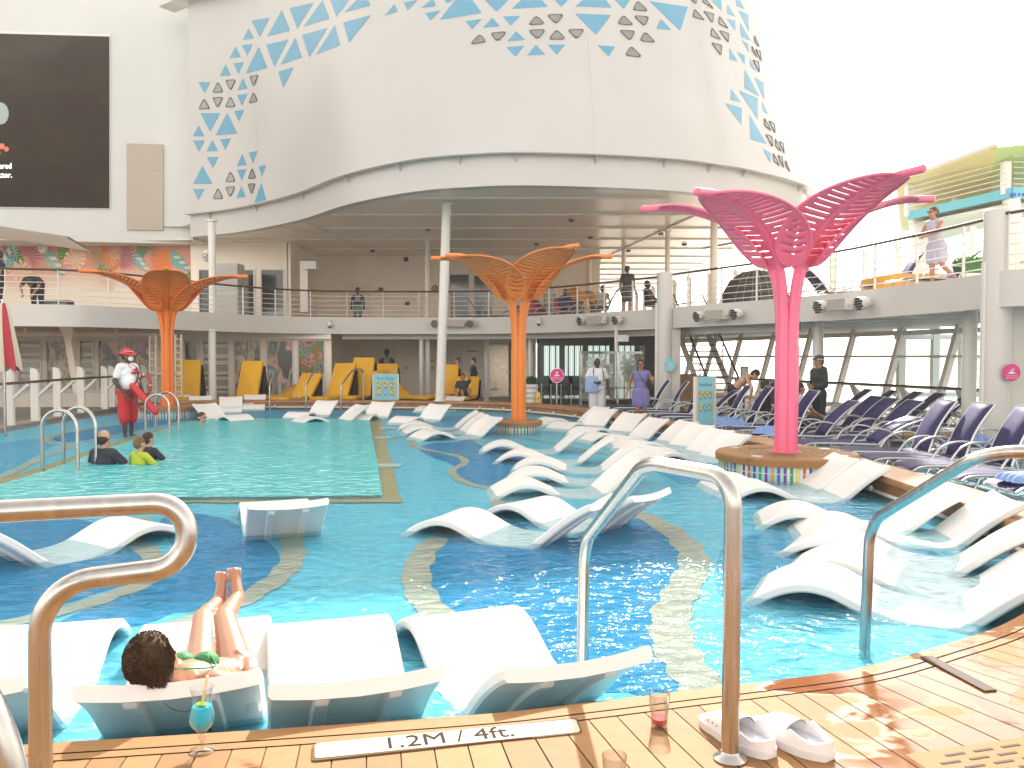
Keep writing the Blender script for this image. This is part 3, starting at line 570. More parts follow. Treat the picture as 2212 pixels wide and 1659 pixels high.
column(459, 800, 27.0, 0, 2.65, .12, 'white column on the lower deck between the yellow daybeds')
column(1347, 600, 35.5, 3.05, H1, .09, 'middle cream column on the bright upper deck, left of the standing man in black', m=CREAM)
column(1273, 600, 38, 3.05, H1, .11, 'cream column on the bright upper deck behind the yellow pods', m=CREAM)
column(1442, 560, 30, 3.05, H1, .09, 'slim cream column rising above the big white pier on the upper deck', m=CREAM)
column(1542, 560, 27.5, 3.05, H1, .12, 'cream column on the upper deck just left of the pink palm', m=CREAM)
column(1767, 780, 20.5, 0, 2.7, .13, 'white column standing behind the man in the dark hoodie')
column(2094, 800, 16.0, 0, 2.7, .13, 'white column among the blue sunbeds right of the open window pane')
def pier(u, y, r, h1, label, side):
    p = WY(u, 770, y); t = thing('pier', label, 'pillar', (p.x, y, 0)); mb = MB(); mb.lathe([(r, 0), (r, h1 - .02), (r - .02, h1)], n=32); mb.build('shaft', WHITE, t, smooth=True)
    mb = MB(); mb.box((side[0], side[1], 1.31), (side[2], .5, 2.62)); mb.build('side_panel', mat('pier_panel', (.62, .58, .52), .5, noise=.03), t)
    mb = MB(); mb.box((-r - .02, -.02, h1 * .4), (.05, .07, h1 * .78)); mb.build('conduit', WHITE2, t); return t
PM = pier(1435, 24.2, .23, 4.2, 'big white round pier in the middle, rising past the balcony beside the stairs', (.32, .15, .25))
PR = pier(2152, 14.1, .23, 4.25, 'big white round pier at the right edge carrying a round magenta sticker', (.36, .25, .5))
# ---------------------------------------------------------------- leaf shapes
def leaf(mb, o, X, Y, L, wd, ang, kind='blade', th=.004, mi=0):
    X, Y = V(X), V(Y); N = X.cross(Y); c, s = math.cos(ang), math.sin(ang); a = X * c + Y * s; b = Y * c - X * s; o = V(o)
    P = lambda x, y: o + a * x + b * y + N * th
    if kind == 'blade':
        k = 9; up = [P(L * i / k, wd * math.sin(math.pi * (i / k) ** .8)) for i in range(k + 1)]; dn = [P(L * i / k, -wd * math.sin(math.pi * (i / k) ** .8)) for i in range(1, k)]
        mb.add(up + dn[::-1], [tuple(range(len(up) + len(dn)))], mi)
    elif kind == 'fern':
        for i in range(2, 13):
            x = L * i / 13; q = wd * math.sin(math.pi * (i / 13.5) ** .7) + .02
            for sg in (1, -1): mb.add([P(x, 0), P(x + q * .45, sg * q), P(x + L * .035, 0)], [(0, 1, 2) if sg > 0 else (0, 2, 1)], mi)
        mb.add([P(0, .006), P(0, -.006), P(L, -.003), P(L, .003)], [(0, 1, 2, 3)], mi)
    elif kind == 'fan':
        for i in range(15):
            t = -1.9 + 3.8 * i / 14; q = L * (.8 + .2 * math.cos(t)); d1, d2 = t - .055, t + .055
            mb.add([P(0, 0), P(q * .6 * math.cos(d1), q * .6 * math.sin(d1)), P(q * math.cos(t), q * math.sin(t)), P(q * .6 * math.cos(d2), q * .6 * math.sin(d2))], [(0, 1, 2, 3)], mi)
    elif kind == 'monstera':
        for sg in (1, -1):
            for i in range(7):
                t0 = .15 + i * .36; q = wd * (1.15 - .35 * abs(i - 2.5) / 3)
                mb.add([P(L * .12 + L * .62 * i / 6, 0), P(L * .12 + L * .62 * i / 6 + q * math.cos(2.3 - t0 * .95), sg * q * math.sin(2.3 - t0 * .95)), P(L * .12 + L * .62 * (i + .75) / 6 + q * math.cos(2.05 - t0 * .95), sg * q * math.sin(2.05 - t0 * .95)), P(L * .12 + L * .62 * (i + 1) / 6, 0)], [(0, 1, 2, 3)], mi)
    return mb
LC = [mat('leaf_green', (.07, .24, .03), .6), mat('leaf_teal', (.12, .42, .38), .6), mat('leaf_orange', (.75, .20, .03), .6), mat('leaf_plum', (.33, .07, .16), .6), mat('leaf_peach', (.78, .52, .36), .6), mat('leaf_deepteal', (.02, .15, .22), .6), mat('leaf_olive', (.30, .30, .14), .6), mat('leaf_white', (.7, .66, .58), .6), mat('leaf_magenta', (.65, .05, .25), .6)]
# mural wall behind the left of the upper deck
MUR = thing('mural_wall', 'coral and cream wall painted with tropical leaves under the big video screen', 'mural')
mm = bpy.data.materials.new('mural_paint'); mm.use_nodes = True; n = mm.node_tree.nodes; l = mm.node_tree.links; b = n['Principled BSDF']; b.inputs['Roughness'].default_value = .55
tc = n.new('ShaderNodeTexCoord'); sx = n.new('ShaderNodeSeparateXYZ'); l.new(tc.outputs['Object'], sx.inputs[0]); t = n.new('ShaderNodeTexNoise'); t.inputs['Scale'].default_value = .35; l.new(tc.outputs['Object'], t.inputs[0])
ma = n.new('ShaderNodeMath'); ma.operation = 'MULTIPLY_ADD'; ma.inputs[1].default_value = 1.6; l.new(t.outputs[0], ma.inputs[0]); l.new(sx.outputs[2], ma.inputs[2])
r = n.new('ShaderNodeValToRGB'); e = r.color_ramp.elements; e[0].position = .30; e[0].color = (.74, .66, .56, 1); e[1].position = .62; e[1].color = (.68, .29, .22, 1)
x = e.new(.42); x.color = (.72, .54, .43, 1)
mr = n.new('ShaderNodeMapRange'); mr.inputs[1].default_value = 4.2; mr.inputs[2].default_value = 7.6; l.new(ma.outputs[0], mr.inputs[0]); l.new(mr.outputs[0], r.inputs[0]); l.new(r.outputs[0], b.inputs['Base Color'])
MB().box((-22.6, 34.1, 4.7), (20.5, .2, 3.3)).build('wall', mm, MUR)
mb = [MB() for _ in LC]; X, Y = (1, 0, 0), (0, 0, 1)
def mpos(zx, zy): return WY(zx * .15, 479.2 + zy * .15, 33.98)   # zoom of 450 px strip
for zx, zy, L, wd, an, kd, ci in [(60, 320, 1.15, .26, -.75, 'blade', 0), (30, 340, 1.1, .13, -.8, 'blade', 5), (20, 690, 1.3, .28, 1.0, 'blade', 1), (400, 500, .8, 1, .9, 'fan', 3), (640, 410, 1.3, .26, -.95, 'blade', 1), (860, 550, 1.1, .24, 1.15, 'blade', 0), (1020, 640, .75, .42, 1.0, 'monstera', 4), (1280, 360, 1.4, .45, -.9, 'fern', 6), (1590, 360, 1.0, .40, -1.6, 'monstera', 2), (1390, 730, 1.15, .22, .55, 'blade', 0), (1750, 510, .75, 1, .3, 'fan', 3), (1900, 450, .95, .22, -.9, 'blade', 1), (2000, 520, .95, .22, 1.15, 'blade', 0), (520, 560, 1.3, .4, -.3, 'fern', 4), (170, 620, 1.0, .4, -.6, 'monstera', 4), (300, 360, 1.0, .4, 2.6, 'fern', 4), (1130, 330, 1.0, .45, -.2, 'fern', 4), (880, 400, 1.2, .4, 2.0, 'fern', 4), (1490, 690, .9, .4, -1.2, 'fern', 4), (2250, 560, 1.3, .4, 1.9, 'fern', 6), (2330, 400, 1.0, .4, -1.6, 'monstera', 2), (2420, 420, 1.2, .24, -.8, 'blade', 1), (2470, 1150, 1.0, .4, 1.4, 'monstera', 2), (2600, 1000, 1.1, .22, 1.0, 'blade', 0), (1640, 600, .9, .4, 1.4, 'fern', 4), (1800, 330, .9, .4, -2.6, 'fern', 4), (-300, 400, 1.1, .25, -.8, 'blade', 1), (-150, 600, .9, 1, 1, 'fan', 3)]:
    leaf(mb[ci], mpos(zx, zy), X, (0, 0, 1), L, wd, an, kd, th=-.004 if 0 else .0)
    if kd == 'blade':   # veins
        o = mpos(zx, zy) + V((0, -.006, 0)); c, s = math.cos(an), math.sin(an); a = V((c, 0, s)); b_ = V((-s, 0, c))
        for i in range(1, 8):
            p = o + a * (L * i / 8)
            for sg in (1, -1): mb[7].add([p - a * .008, p + a * .008, p + a * (.12 * L + .006) + b_ * sg * wd * .8, p + a * (.12 * L - .006) + b_ * sg * wd * .8], [(0, 1, 2, 3)])
            if ci == 1 and i in (2, 4, 6): mb[7].add([p, p + a * .16, p + a * .3 + b_ * wd * .8, p + a * .14 + b_ * wd * .8], [(0, 1, 2, 3)])
for i, q in enumerate(mb):
    if q.v: o = q.build('painted_leaf', LC[i], MUR); o.data.transform(Matrix.Translation((0, -.012 - .0015 * i, 0)))
# hood at far left below the screen
mb = MB(); A = [(0, 486), (60, 492), (130, 503), (206, 514)]; T = [WY(u - 60, v - 4, 30.2) for u, v in [(-260, 470)] + A]; 
mb.grid([[p for p in T], [p + V((0, 1.6, -.28)) for p in T], [p + V((0, 1.6, -.34)) for p in T], [p + V((0, .1, -.08)) for p in T], [p for p in T]])
tag(mb.build('hood', WHITE, smooth=True), 'low white curved hood canopy with a slotted underside at the far left under the screen', 'canopy')
# generic wall with window openings (frames proud)
def pane_wall(root, x0, x1, y, z0, z1, wins, wallm, frame_m=WHITE2, pm=None, ft=.06):
    """wins: (xa,xb,za,zb,material)"""
    xs = sorted({x0, x1} | {a for w_ in wins for a in w_[:2]}); mb = MB()
    for a, b in zip(xs, xs[1:]):
        ws = sorted([w_ for w_ in wins if w_[0] <= a + 1e-6 and w_[1] >= b - 1e-6], key=lambda q: q[2]); z = z0
        for w_ in ws:
            if w_[2] > z: mb.box(((a + b) / 2, y + .06, (z + w_[2]) / 2), (b - a, .12, w_[2] - z))
            z = w_[3]
        if z < z1: mb.box(((a + b) / 2, y + .06, (z + z1) / 2), (b - a, .12, z1 - z))
    mb.build('wall', wallm, root)
    for xa, xb, za, zb, pmm in wins:
        f = MB(); 
        f.box(((xa + xb) / 2, y, zb - ft / 2), (xb - xa, .08, ft)); f.box(((xa + xb) / 2, y, za + ft / 2), (xb - xa, .08, ft)); f.box((xa + ft / 2, y, (za + zb) / 2), (ft, .08, zb - za - 2 * ft)); f.box((xb - ft / 2, y, (za + zb) / 2), (ft, .08, zb - za - 2 * ft))
        fo = f.build('window', frame_m, root); MB().box(((xa + xb) / 2, y + .05, (za + zb) / 2), (xb - xa - ft, .02, zb - za - ft)).build('pane', pmm, fo)
def X_(u, y): return (u - 1106) / FOC * y
# lower left glazed wall with colourful reflections painted into the pane colours
painted_refl1 = ramp_mat('painted_reflect_loungers', [(.18, .18, .16), (.75, .72, .65), (.12, .40, .30), (.75, .70, .62), (.60, .20, .08), (.28, .28, .26)], .55, 'wave', .12, stretch=(.35, 1, 1), dist=2.0, interp='EASE')
painted_refl2 = ramp_mat('painted_reflect_leaves', [(.10, .07, .07), (.28, .20, .16), (.55, .48, .34), (.14, .10, .11), (.48, .22, .26)], 1.8, 'noise', .12, stretch=(1.3, 1, .6), interp='EASE')
painted_refl3 = ramp_mat('painted_reflect_mixed', [(.10, .10, .11), (.40, .38, .34), (.10, .22, .22), (.60, .38, .30), (.08, .08, .09)], 1.3, 'noise', .1, stretch=(1.2, 1, .7), interp='EASE')
painted_refl4 = ramp_mat('painted_reflect_mural', [(.34, .05, .14), (.40, .30, .24), (.38, .12, .05), (.05, .25, .10), (.25, .28, .22), (.10, .12, .25)], 2.6, 'noise', .12)
GW = thing('glazed_wall', 'lower deck wall of cream framed windows with painted-on mural reflections, behind the yellow daybeds', 'wall')
yw = 30.5; Hh = lambda v: CAMH + (770 - v) * yw / FOC
wz = []
for a, b, m_ in [(-60, -10, painted_refl3), (38, 91, painted_refl1), (99, 163, painted_refl2), (171, 204, painted_refl1), (211, 265, painted_refl3), (272, 326, painted_refl2), (397, 430, GLASSD), (437, 497, painted_refl1), (504, 566, painted_refl2), (574, 636, painted_refl3), (642, 704, painted_refl4)]:
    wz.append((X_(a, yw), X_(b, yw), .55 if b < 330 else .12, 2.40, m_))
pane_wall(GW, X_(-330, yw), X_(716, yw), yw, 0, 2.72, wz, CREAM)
mb = MB(); mb.box((X_(560, yw), yw - .12, 2.56), (X_(716, yw) - X_(400, yw), .2, .30)); mb.build('roller_box', CREAM, GW)
# pipes / beams under the left balcony, slanted braces
mb = MB(); mb.tube([(-22, 26.5, 2.5), (-11.2, 27.6, 2.5)], .08, 8); mb.tube([(-22, 27.5, 2.62), (-10.5, 28.5, 2.6)], .05, 8)
for i in range(7): mb.box((-20 + i * 1.4, 26.7 + i * .14, 2.6), (.06, .1, .2))
tag(mb.build('service_pipe', CREAM, smooth=True), 'cream service pipes hung under the left side of the balcony', 'pipe')
mb = MB(); a = WY(140, 705, 26); b = WY(165, 800, 26); mb.beam(WY(145, 700, 26), WY(170, 850, 26), .25, .2); mb.add([WY(125, 705, 25.88), WY(158, 705, 25.88), WY(152, 752, 25.88), WY(125, 705, 26.1), WY(158, 705, 26.1), WY(152, 752, 26.1)], [(0, 1, 2), (5, 4, 3), (0, 3, 4, 1), (1, 4, 5, 2), (2, 5, 3, 0)])
tag(mb.build('brace', CREAM), 'slanted cream steel brace under the balcony left of the lifeguard', 'brace')
mb = MB()
for u in (331, 386):
    p = WY(u, 770, 25.5); mb.box((p.x - .09, 25.5, 1.5), (.03, .1, 1.9)); mb.box((p.x + .09, 25.5, 1.5), (.03, .1, 1.9))
    for k in range(9): mb.box((p.x, 25.5, .7 + k * .2), (.16, .06, .03))
    mb.tube([(p.x + .16 * math.cos(t * .7), 25.35, 1.15 + .16 * math.sin(t * .7)) for t in range(10)], .015, 6)
mb.box((X_(358, 25.5), 25.5, 1.25), (.95, .1, .05))
tag(mb.build('lifting_frame', mat('frame_cream', (.66, .58, .48), .5)), 'pair of cream mechanical lifting posts with a handwheel behind the left orange palm', 'machinery')
# right part of lower back wall
yb = 36.5
BW = thing('lower_back_wall', 'plain cream wall with crew doors at the back of the lower deck', 'wall')
def HB(v, y=yb): return CAMH + (770 - v) * y / FOC
MB().box(((X_(716, yb) + X_(1158, yb)) / 2, yb + .1, 1.36), (X_(1158, yb) - X_(716, yb), .2, 2.72)).build('wall', CREAM, BW)
MB().box((X_(716, 33.5), 33.6, 1.36), (.15, 6, 2.72)).build('side_wall', CREAM, BW)
dm = mat('door_cream', (.70, .64, .57), .4, noise=.03); 
def door(root, ua, ub, y, z0, z1, m_, fm, handle=1, extra=None):
    xa, xb = X_(ua, y), X_(ub, y); d = MB().box(((xa + xb) / 2, y - .02, (z0 + z1) / 2), (xb - xa, .05, z1 - z0)).build('door', m_, root)
    f = MB(); f.box(((xa + xb) / 2, y - .03, z1 + .05), (xb - xa + .2, .08, .1)); f.box((xa - .05, y - .03, (z0 + z1) / 2), (.1, .08, z1 - z0)); f.box((xb + .05, y - .03, (z0 + z1) / 2), (.1, .08, z1 - z0)); f.build('door_frame', fm, d)
    h = MB(); hx = xb - .12 if handle > 0 else xa + .12; h.tube([(hx, y - .05, z0 + .95), (hx, y - .11, z0 + .95), (hx, y - .11, z0 + 1.15), (hx, y - .05, z0 + 1.15)], .015, 6); h.build('handle', STEEL, d); return d
PURP = mat('figure_purple', (.045, .03, .12), .5); SKINF = mat('figure_panel', (.50, .46, .40), .5); MINT = mat('figure_mint', (.24, .36, .31), .5)
def figure(root, u, y, z0, h):   # flat painted figure on a door
    x = X_(u, y); s = h / 1.8; k = [MB(), MB(), MB()]; yy = y - .052
    def pl(i, P): P3 = [(x + a * s, yy - .002 * i, z0 + b * s) for a, b in P]; k[i].prism([(0, 0)] * 0 or [(p[0], p[2]) for p in P3], 0, .003 + .001 * i, M=Matrix(((1, 0, 0, 0), (0, 0, -1, yy), (0, 1, 0, 0), (0, 0, 0, 1))))
    pl(0, [(.11 * math.cos(t * .524), 1.66 + .14 * math.sin(t * .524)) for t in range(12)])
    pl(0, [(-.05, 1.4), (.05, 1.4), (.05, 1.56), (-.05, 1.56)]); pl(0, [(-.24, 1.42), (-.2, .95), (.2, .95), (.24, 1.42), (.1, 1.46), (-.1, 1.46)])
    for sg in (1, -1):
        pl(0, [(sg * .22, 1.42), (sg * .30, 1.36), (sg * .34, .8), (sg * .26, .72), (sg * .24, .85)][::sg]); pl(0, [(sg * .03, .05), (sg * .13, .05), (sg * .2, .7), (sg * .04, .7)][::-sg])
    pl(1, [(-.12, 1.2), (.12, 1.2), (.12, 1.46), (-.12, 1.46)]); pl(2, [(-.22, .62), (.22, .62), (.21, 1.0), (-.21, 1.0)])
    k[0].build('painted_figure', PURP, root); k[1].build('figure_bib', SKINF, root); k[2].build('figure_shorts', MINT, root)
d1 = door(BW, 812, 856, yb, .05, 2.15, dm, CREAM); figure(BW, 836, yb, .12, 2.0)
d2 = door(BW, 963, 1000, yb, .1, 2.15, dm, CREAM)
stm = mat('door_steel', (.62, .53, .44), .28, .9, noise=.08, nscale=2, stretch=(1, 1, 3))
d3 = door(BW, 1057, 1100, yb, .04, 2.28, stm, WHITE2, 1); d4 = door(BW, 1103, 1142, yb, .04, 2.28, stm, WHITE2, -1)
mb = MB(); mb.box((X_(1070, yb), yb - .07, .35), (.32, .02, .12)); mb.build('door_vent', WHITE2, d3)
MAG = mat('sign_magenta', (.62, .015, .20), .4); MAGD = mat('sign_magenta_dull', (.30, .03, .08), .45); SIGNW = mat('sign_white', (.8, .8, .78), .4); SIGNT = mat('sign_teal', (.22, .58, .66), .4)
def disc(name, p, r, m_, n_dir=(0, -1, 0), parent=None, th=.012, ry=None):
    q = V(n_dir).to_track_quat('Z', 'Y').to_matrix().to_4x4(); q.translation = V(p); mb = MB(); mb.prism([(r * math.cos(2 * math.pi * j / 32), (ry or r) * math.sin(2 * math.pi * j / 32)) for j in range(32)], 0, th, M=q); return mb.build(name, m_, parent)
def sticker(u, v, y, r, label, m_=MAG, nd=(0, -1, 0), ry=None, off=0):
    p = WY(u, v, y) + V(nd) * off; t = thing('round_sign', label, 'sign', p); a = disc('disc', (0, 0, 0), r, m_, nd, t, ry=ry); nd = V(nd).normalized(); sx = V((0, 0, 1)).cross(nd).normalized()
    e = MB()
    e.prism([(.42 * r * math.cos(t_ * .52), -.02 * r + .11 * r * math.sin(t_ * .52)) for t_ in range(12)], .013, .016, M=frame(nd * 0, sx, (0, 0, 1))); e.build('pool_icon', SIGNW, t)
    e = MB(); M_ = frame((0, 0, 0), sx, (0, 0, 1))
    for x0, z0, x1, z1 in [(-.05, .05, .12, .38), (.12, .38, .02, .5), (.0, .1, -.2, .3), (.1, .3, .28, .4)]:
        a_, b_ = M_ @ V((x0 * r, z0 * r, .016)), M_ @ V((x1 * r, z1 * r, .016)); e.beam(a_, b_, .07 * r, .07 * r)
    e.build('swimmer_icon', SIGNW, t)
    for i, s_ in enumerate(['Surfaces may be', 'slippery when wet']): text('sign_lettering', s_, r * .2, SIGNW, frame(nd * .014 + V((0, 0, -r * (.34 + .24 * i))), sx, (0, 0, 1)), t, ext=.001)
    return t
sticker(784, 777.5, yb - .02, .15, 'dull magenta round sticker on the cream wall left of the figure door', MAGD)
sticker(939, 622.5, 37.9, .15, 'dull magenta round sticker on the upper deck wall beside the leaning column', MAGD)
sticker(2183, 805, 13.8, .145, 'magenta round warning sticker on the panel of the right hand pier', MAG, off=.02)
sticker(1447, 788, 23.95, .15, 'small pale teal oval sticker on the central pier', SIGNT, ry=.2, off=.02)
mb = MB(); 
for u, v, w_, h_ in [(934, 780, .18, .12), (934, 795, .12, .2), (968, 770, .12, .12), (878, 794, .14, .14)]: p = WY(u, v, yb - .03); mb.box(p, (w_, .05, h_))
mb.build('wall_box', mat('wall_box', (.5, .47, .42), .4), BW)
mb = MB(); mb.beam(WY(1007, 758.5, yb - .05), WY(1033, 758.5, yb - .05), .03, .03); mb.build('wall_bar', DARK, BW)
# dark glazed bar front
BF = thing('bar_front', 'dark glazed lounge front with pale green vertical blinds behind the walking guests', 'wall')
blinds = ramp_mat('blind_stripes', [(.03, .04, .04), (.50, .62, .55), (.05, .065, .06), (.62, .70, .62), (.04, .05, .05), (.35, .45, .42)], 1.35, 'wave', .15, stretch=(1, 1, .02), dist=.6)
# lit blinds: added glow stands in for daylight through them
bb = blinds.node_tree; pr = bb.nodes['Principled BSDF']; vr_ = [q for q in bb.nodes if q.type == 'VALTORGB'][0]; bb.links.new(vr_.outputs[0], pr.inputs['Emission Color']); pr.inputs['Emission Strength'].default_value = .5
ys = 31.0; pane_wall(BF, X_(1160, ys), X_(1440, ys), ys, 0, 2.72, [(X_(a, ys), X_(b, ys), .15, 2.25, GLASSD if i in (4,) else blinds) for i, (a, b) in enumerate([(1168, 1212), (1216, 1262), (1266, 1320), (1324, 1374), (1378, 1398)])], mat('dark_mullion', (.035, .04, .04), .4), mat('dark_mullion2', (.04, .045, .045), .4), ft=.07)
mb = MB()
for u in (1178, 1200, 1222, 1244, 1268, 1290, 1312): p = WY(u, 800, 30.2); mb.box((p.x, 30.2, .72), (.5, .06, .72)); mb.box((p.x, 30.0, .72), (.5, .4, .05))
mb.build('bar_seat_back', mat('bar_chair_blue', (.03, .05, .075), .5), BF)
mb = MB()
for u in (1170, 1190, 1212, 1234, 1256, 1278): p = WY(u, 840, 29.8); mb.tube([(p.x, 29.8, 0), (p.x, 29.8, .8)], .018, 6); mb.tube([(p.x, 29.8, .32), (p.x + .36, 29.8, .32)], .015, 6)
mb.build('bar_seat_leg', SILVER, BF)
# etched palm screen
ES = thing('etched_screen', 'steel framed frosted glass screen with palm leaf patterns behind the man in white', 'screen')
y0 = 25.6; frost = mat('frosted_glass', (.44, .52, .47), .25, alpha=.42); frosty = mat('frosted_leaf', (.50, .58, .52), .4)
def estrip(ua, ub, ya, yb_, seed):
    a, b = V((X_(ua, ya), ya, .42)), V((X_(ub, yb_), yb_, .42)); X = (b - a).normalized(); Lh = (b - a).length; H = 1.45
    m_ = MB(); m_.add([a, b, b + V((0, 0, H)), a + V((0, 0, H))], [(0, 1, 2, 3)]); m_.build('panel', frost, ES)
    random.seed(seed); q = MB()
    for i in range(9): leaf(q, a + X * random.uniform(.1, Lh - .1) + V((0, 0, random.uniform(0, .6))), X, (0, 0, 1), random.uniform(.6, .95), random.uniform(.14, .24), random.uniform(.7, 2.4), random.choice(['fern', 'fern', 'monstera']), th=.008)
    leaf(q, a + X * Lh * .4 + V((0, 0, 1.35)), X, (0, 0, 1), .75, .34, -1.5, 'monstera', th=.008)
    Y = V((0, 0, 1)); N = X.cross(Y)
    vs = []   # clip to panel
    q.v = [tuple(a + X * min(Lh, max(0, (V(p) - a).dot(X))) + N * .012 * (-1 if N.y > 0 else 1) + Y * min(H, max(0, p[2] - .42))) for p in q.v]; q.build('etched_leaves', frosty, ES)
    f = MB(); 
    for t in (0, 1): p = a + (b - a) * t; f.tube([(p.x, p.y, .3), (p.x, p.y, .42 + H + .05)], .028, 6)
    f.beam(a + V((0, 0, H + .03)), b + V((0, 0, H + .03)), .05, .08); f.tube([a + V((0, -.12, .38)), b + V((0, -.12, .38))], .018, 6); f.build('panel_frame', STEEL, ES)
estrip(1253, 1333, 25.4, 26.0, 3); estrip(1335, 1386, 26.0, 26.6, 5)
mb = MB(); p = WY(1345, 745, 26.3); mb.box((p.x, 26.3, 2.35), (.35, .25, .2)); mb.tube([(p.x - .2, 26.3, 2.0), (p.x - .2, 26.3, 2.7)], .06, 8); mb.build('pump_box', WHITE2, ES)
random.seed(11)
# ---------------------------------------------------------------- upper deck back
UL = thing('upper_glazed_wall', 'cream upper deck wall with tall windows painted with blue sky reflections right of the mural', 'wall')
yu = 33.6; painted_skyglass = ramp_mat('painted_sky_glass', [(.045, .055, .075), (.09, .13, .19), (.32, .36, .40), (.06, .05, .055), (.03, .035, .04)], .35, 'noise', .08, stretch=(.5, 1, 1.5), interp='EASE')  # sky reflection tones painted into the pane colour
pane_wall(UL, -12.9, X_(624, yu), yu, 3.05, H1 + .05, [(X_(430, yu), X_(487, yu), 3.1, 5.3, painted_skyglass), (X_(495, yu), X_(553, yu), 3.1, 5.3, painted_skyglass), (X_(564, yu), X_(617, yu), 3.1, 5.3, painted_skyglass)], CREAM)
MB().box((X_(626, 33.6), 36, 4.7), (.14, 4.8, 3.3)).build('side_wall', CREAM, UL)
UB = thing('upper_back_wall', 'plain cream upper deck wall with a purple figure door and folding window', 'wall')
yk = 38.0; pane_wall(UB, X_(600, yk), X_(1295, yk), yk, 3.05, H1 + .05, [(X_(970, yk), X_(1016, yk), 3.1, 5.55, painted_skyglass), (X_(1022, yk), X_(1066, yk), 3.1, 5.5, painted_skyglass)], CREAM)
door(UB, 748, 803, yk, 3.1, 5.1, dm, CREAM); figure(UB, 774, yk, 3.15, 1.78)
mb = MB(); 
for u, v in [(823, 626), (880, 655), (877, 560)]: mb.box(WY(u, v, yk - .03), (.2, .06, .2))
mb.build('wall_box', DARK, UB)
mb = MB(); x = X_(627, 31); mb.box((x, 33.2, 4.55), (.3, .14, 2.0)); mb.box((x + .35, 32.9, 5.35), (.5, .5, .3)); mb.build('shutter_guide', WHITE2, UL)
cb = thing('cabinet', 'tall grey steel cabinet against the upper deck windows beside the white column', 'cabinet', (X_(496, 31.5), 31.5, 3.05)); MB().box((0, 0, 1.1), (.95, .8, 2.2)).build('body', mat('cabinet_grey', (.42, .40, .38), .4, noise=.04), cb); MB().box((.1, -.41, 1.65), (.7, .02, .95)).build('upper_door', mat('cabinet_door', (.36, .34, .33), .35), cb); MB().box((.1, -.41, .6), (.7, .02, .9)).build('lower_door', mat('cabinet_door', (.36, .34, .33), .35), cb)
# windscreen posts along the open right side of the upper deck
WS = thing('windscreen', 'row of flat cream posts with clear glass along the right edge upstairs', 'windscreen')
gl_ = mat('clear_pane', (.9, .95, .94), .03, alpha=.12)
pts = catmull([(6.3, 45, 3.05), (7.4, 36, 3.05), (9.2, 31.5, 3.05), (10.9, 28, 3.05), (11.8, 24, 3.05), (12.6, 18, 3.05), (12.8, 13, 3.05)], 10); pts = resample(pts, 1.6)
for i, p in enumerate(pts):
    mb = MB(); mb.prism([(-.09, 0), (.09, 0), (.09, 1.95), (.02, 2.1), (-.09, 2.15)], -.05, .05, M=Matrix(((1, 0, 0, p.x), (0, 0, 1, p.y), (0, 1, 0, 3.05), (0, 0, 0, 1)))); mb.build('post', CREAM, WS)
mb = MB(); mb.tube([p + V((0, 0, 1.0)) for p in pts], .03, 6); mb.build('handrail', RAILW, WS)
for a, b in zip(pts, pts[1:]): MB().add([a + V((0, 0, .1)), b + V((0, 0, .1)), b + V((0, 0, 1.9)), a + V((0, 0, 1.9))], [(0, 1, 2, 3)]).build('glass', gl_, WS)
# ---------------------------------------------------------------- lower right window wall
WW = thing('window_wall', 'long outward leaning wall of sea view windows behind the blue sunbeds', 'windows')
WL = catmull([(6.6, 40, 0), (7.6, 33.5, 0), (8.9, 29, 0), (10.1, 25, 0), (11.3, 20, 0), (12.0, 15.5, 0), (12.4, 11, 0)], 8); WL = resample(WL, .1); LEAN = .30
def wp(i, h): p = WL[i]; nn = -nrm(WL, i); nn = nn if nn.x > 0 else -nn; return V((p.x, p.y, h)) + nn * LEAN * h
idx = list(range(0, len(WL), 21))
fm = mat('window_frame_cream', (.90, .85, .77), .4)
for i in idx:
    mb = MB(); mb.beam(wp(i, 0), wp(i, 2.75), .14, .2, up=(0, 1, 0)); mb.build('mullion', fm, WW)
for h, t in ((.30, .12), (.95, .09), (1.78, .07), (2.45, .14)):
    mb = MB(); 
    for a, b in zip(idx, idx[1:]): mb.beam(wp(a, h), wp(b, h), .08, t)
    mb.build('transom', fm, WW)
for a, b in zip(idx, idx[1:]):
    MB().add([wp(a, .1), wp(b, .1), wp(b, 2.6), wp(a, 2.6)], [(0, 1, 2, 3)]).build('glass', gl_, WW)
mb = MB(); a, b = idx[-5], idx[-4]
for h in (1.02, 1.72): mb.beam(wp(a + 4, h), wp(b - 6, h), .1, .1)
mb.beam(wp(b - 6, 1.0), wp(b - 6, 1.74), .1, .1); mb.beam(wp(a + 4, 1.0), wp(a + 4, 1.74), .1, .1); mb.build('opening_light', fm, WW)
mb = MB(); mb.tube([wp(i, .98) - V((.28, 0, 0)) for i in range(0, len(WL), 4)], .03, 6); mb.build('handrail', RAILW, WW)
mb = MB()
for i in idx[:-1]: mb.add([wp(i + 8, .96) - V((.28, 0, 0)), wp(i + 8, .55), wp(i + 8, .75), wp(i + 10, .96) - V((.28, 0, 0)), wp(i + 10, .55), wp(i + 10, .75)], [(0, 1, 2), (5, 4, 3), (0, 3, 4, 1), (1, 4, 5, 2), (2, 5, 3, 0)])
mb.build('rail_bracket', WHITE2, WW)
# climbing frame / lift mast outside the windows
mb = MB(); 
for x in (12.6, 13.7, 14.6, 15.4): mb.box((x, 27, 0), (.22, .22, 6))
for z in (-.8, .55, 2.4): mb.box((14, 27, z), (3.2, .16, .16))
for k in range(14): mb.box((15, 26.9, -1.6 + k * .3), (.6, .05, .05))
tag(mb.build('lattice_mast', mat('mast_pale', (.6, .66, .62), .5)), 'pale lattice mast with a ladder seen outside through the sea windows', 'mast')
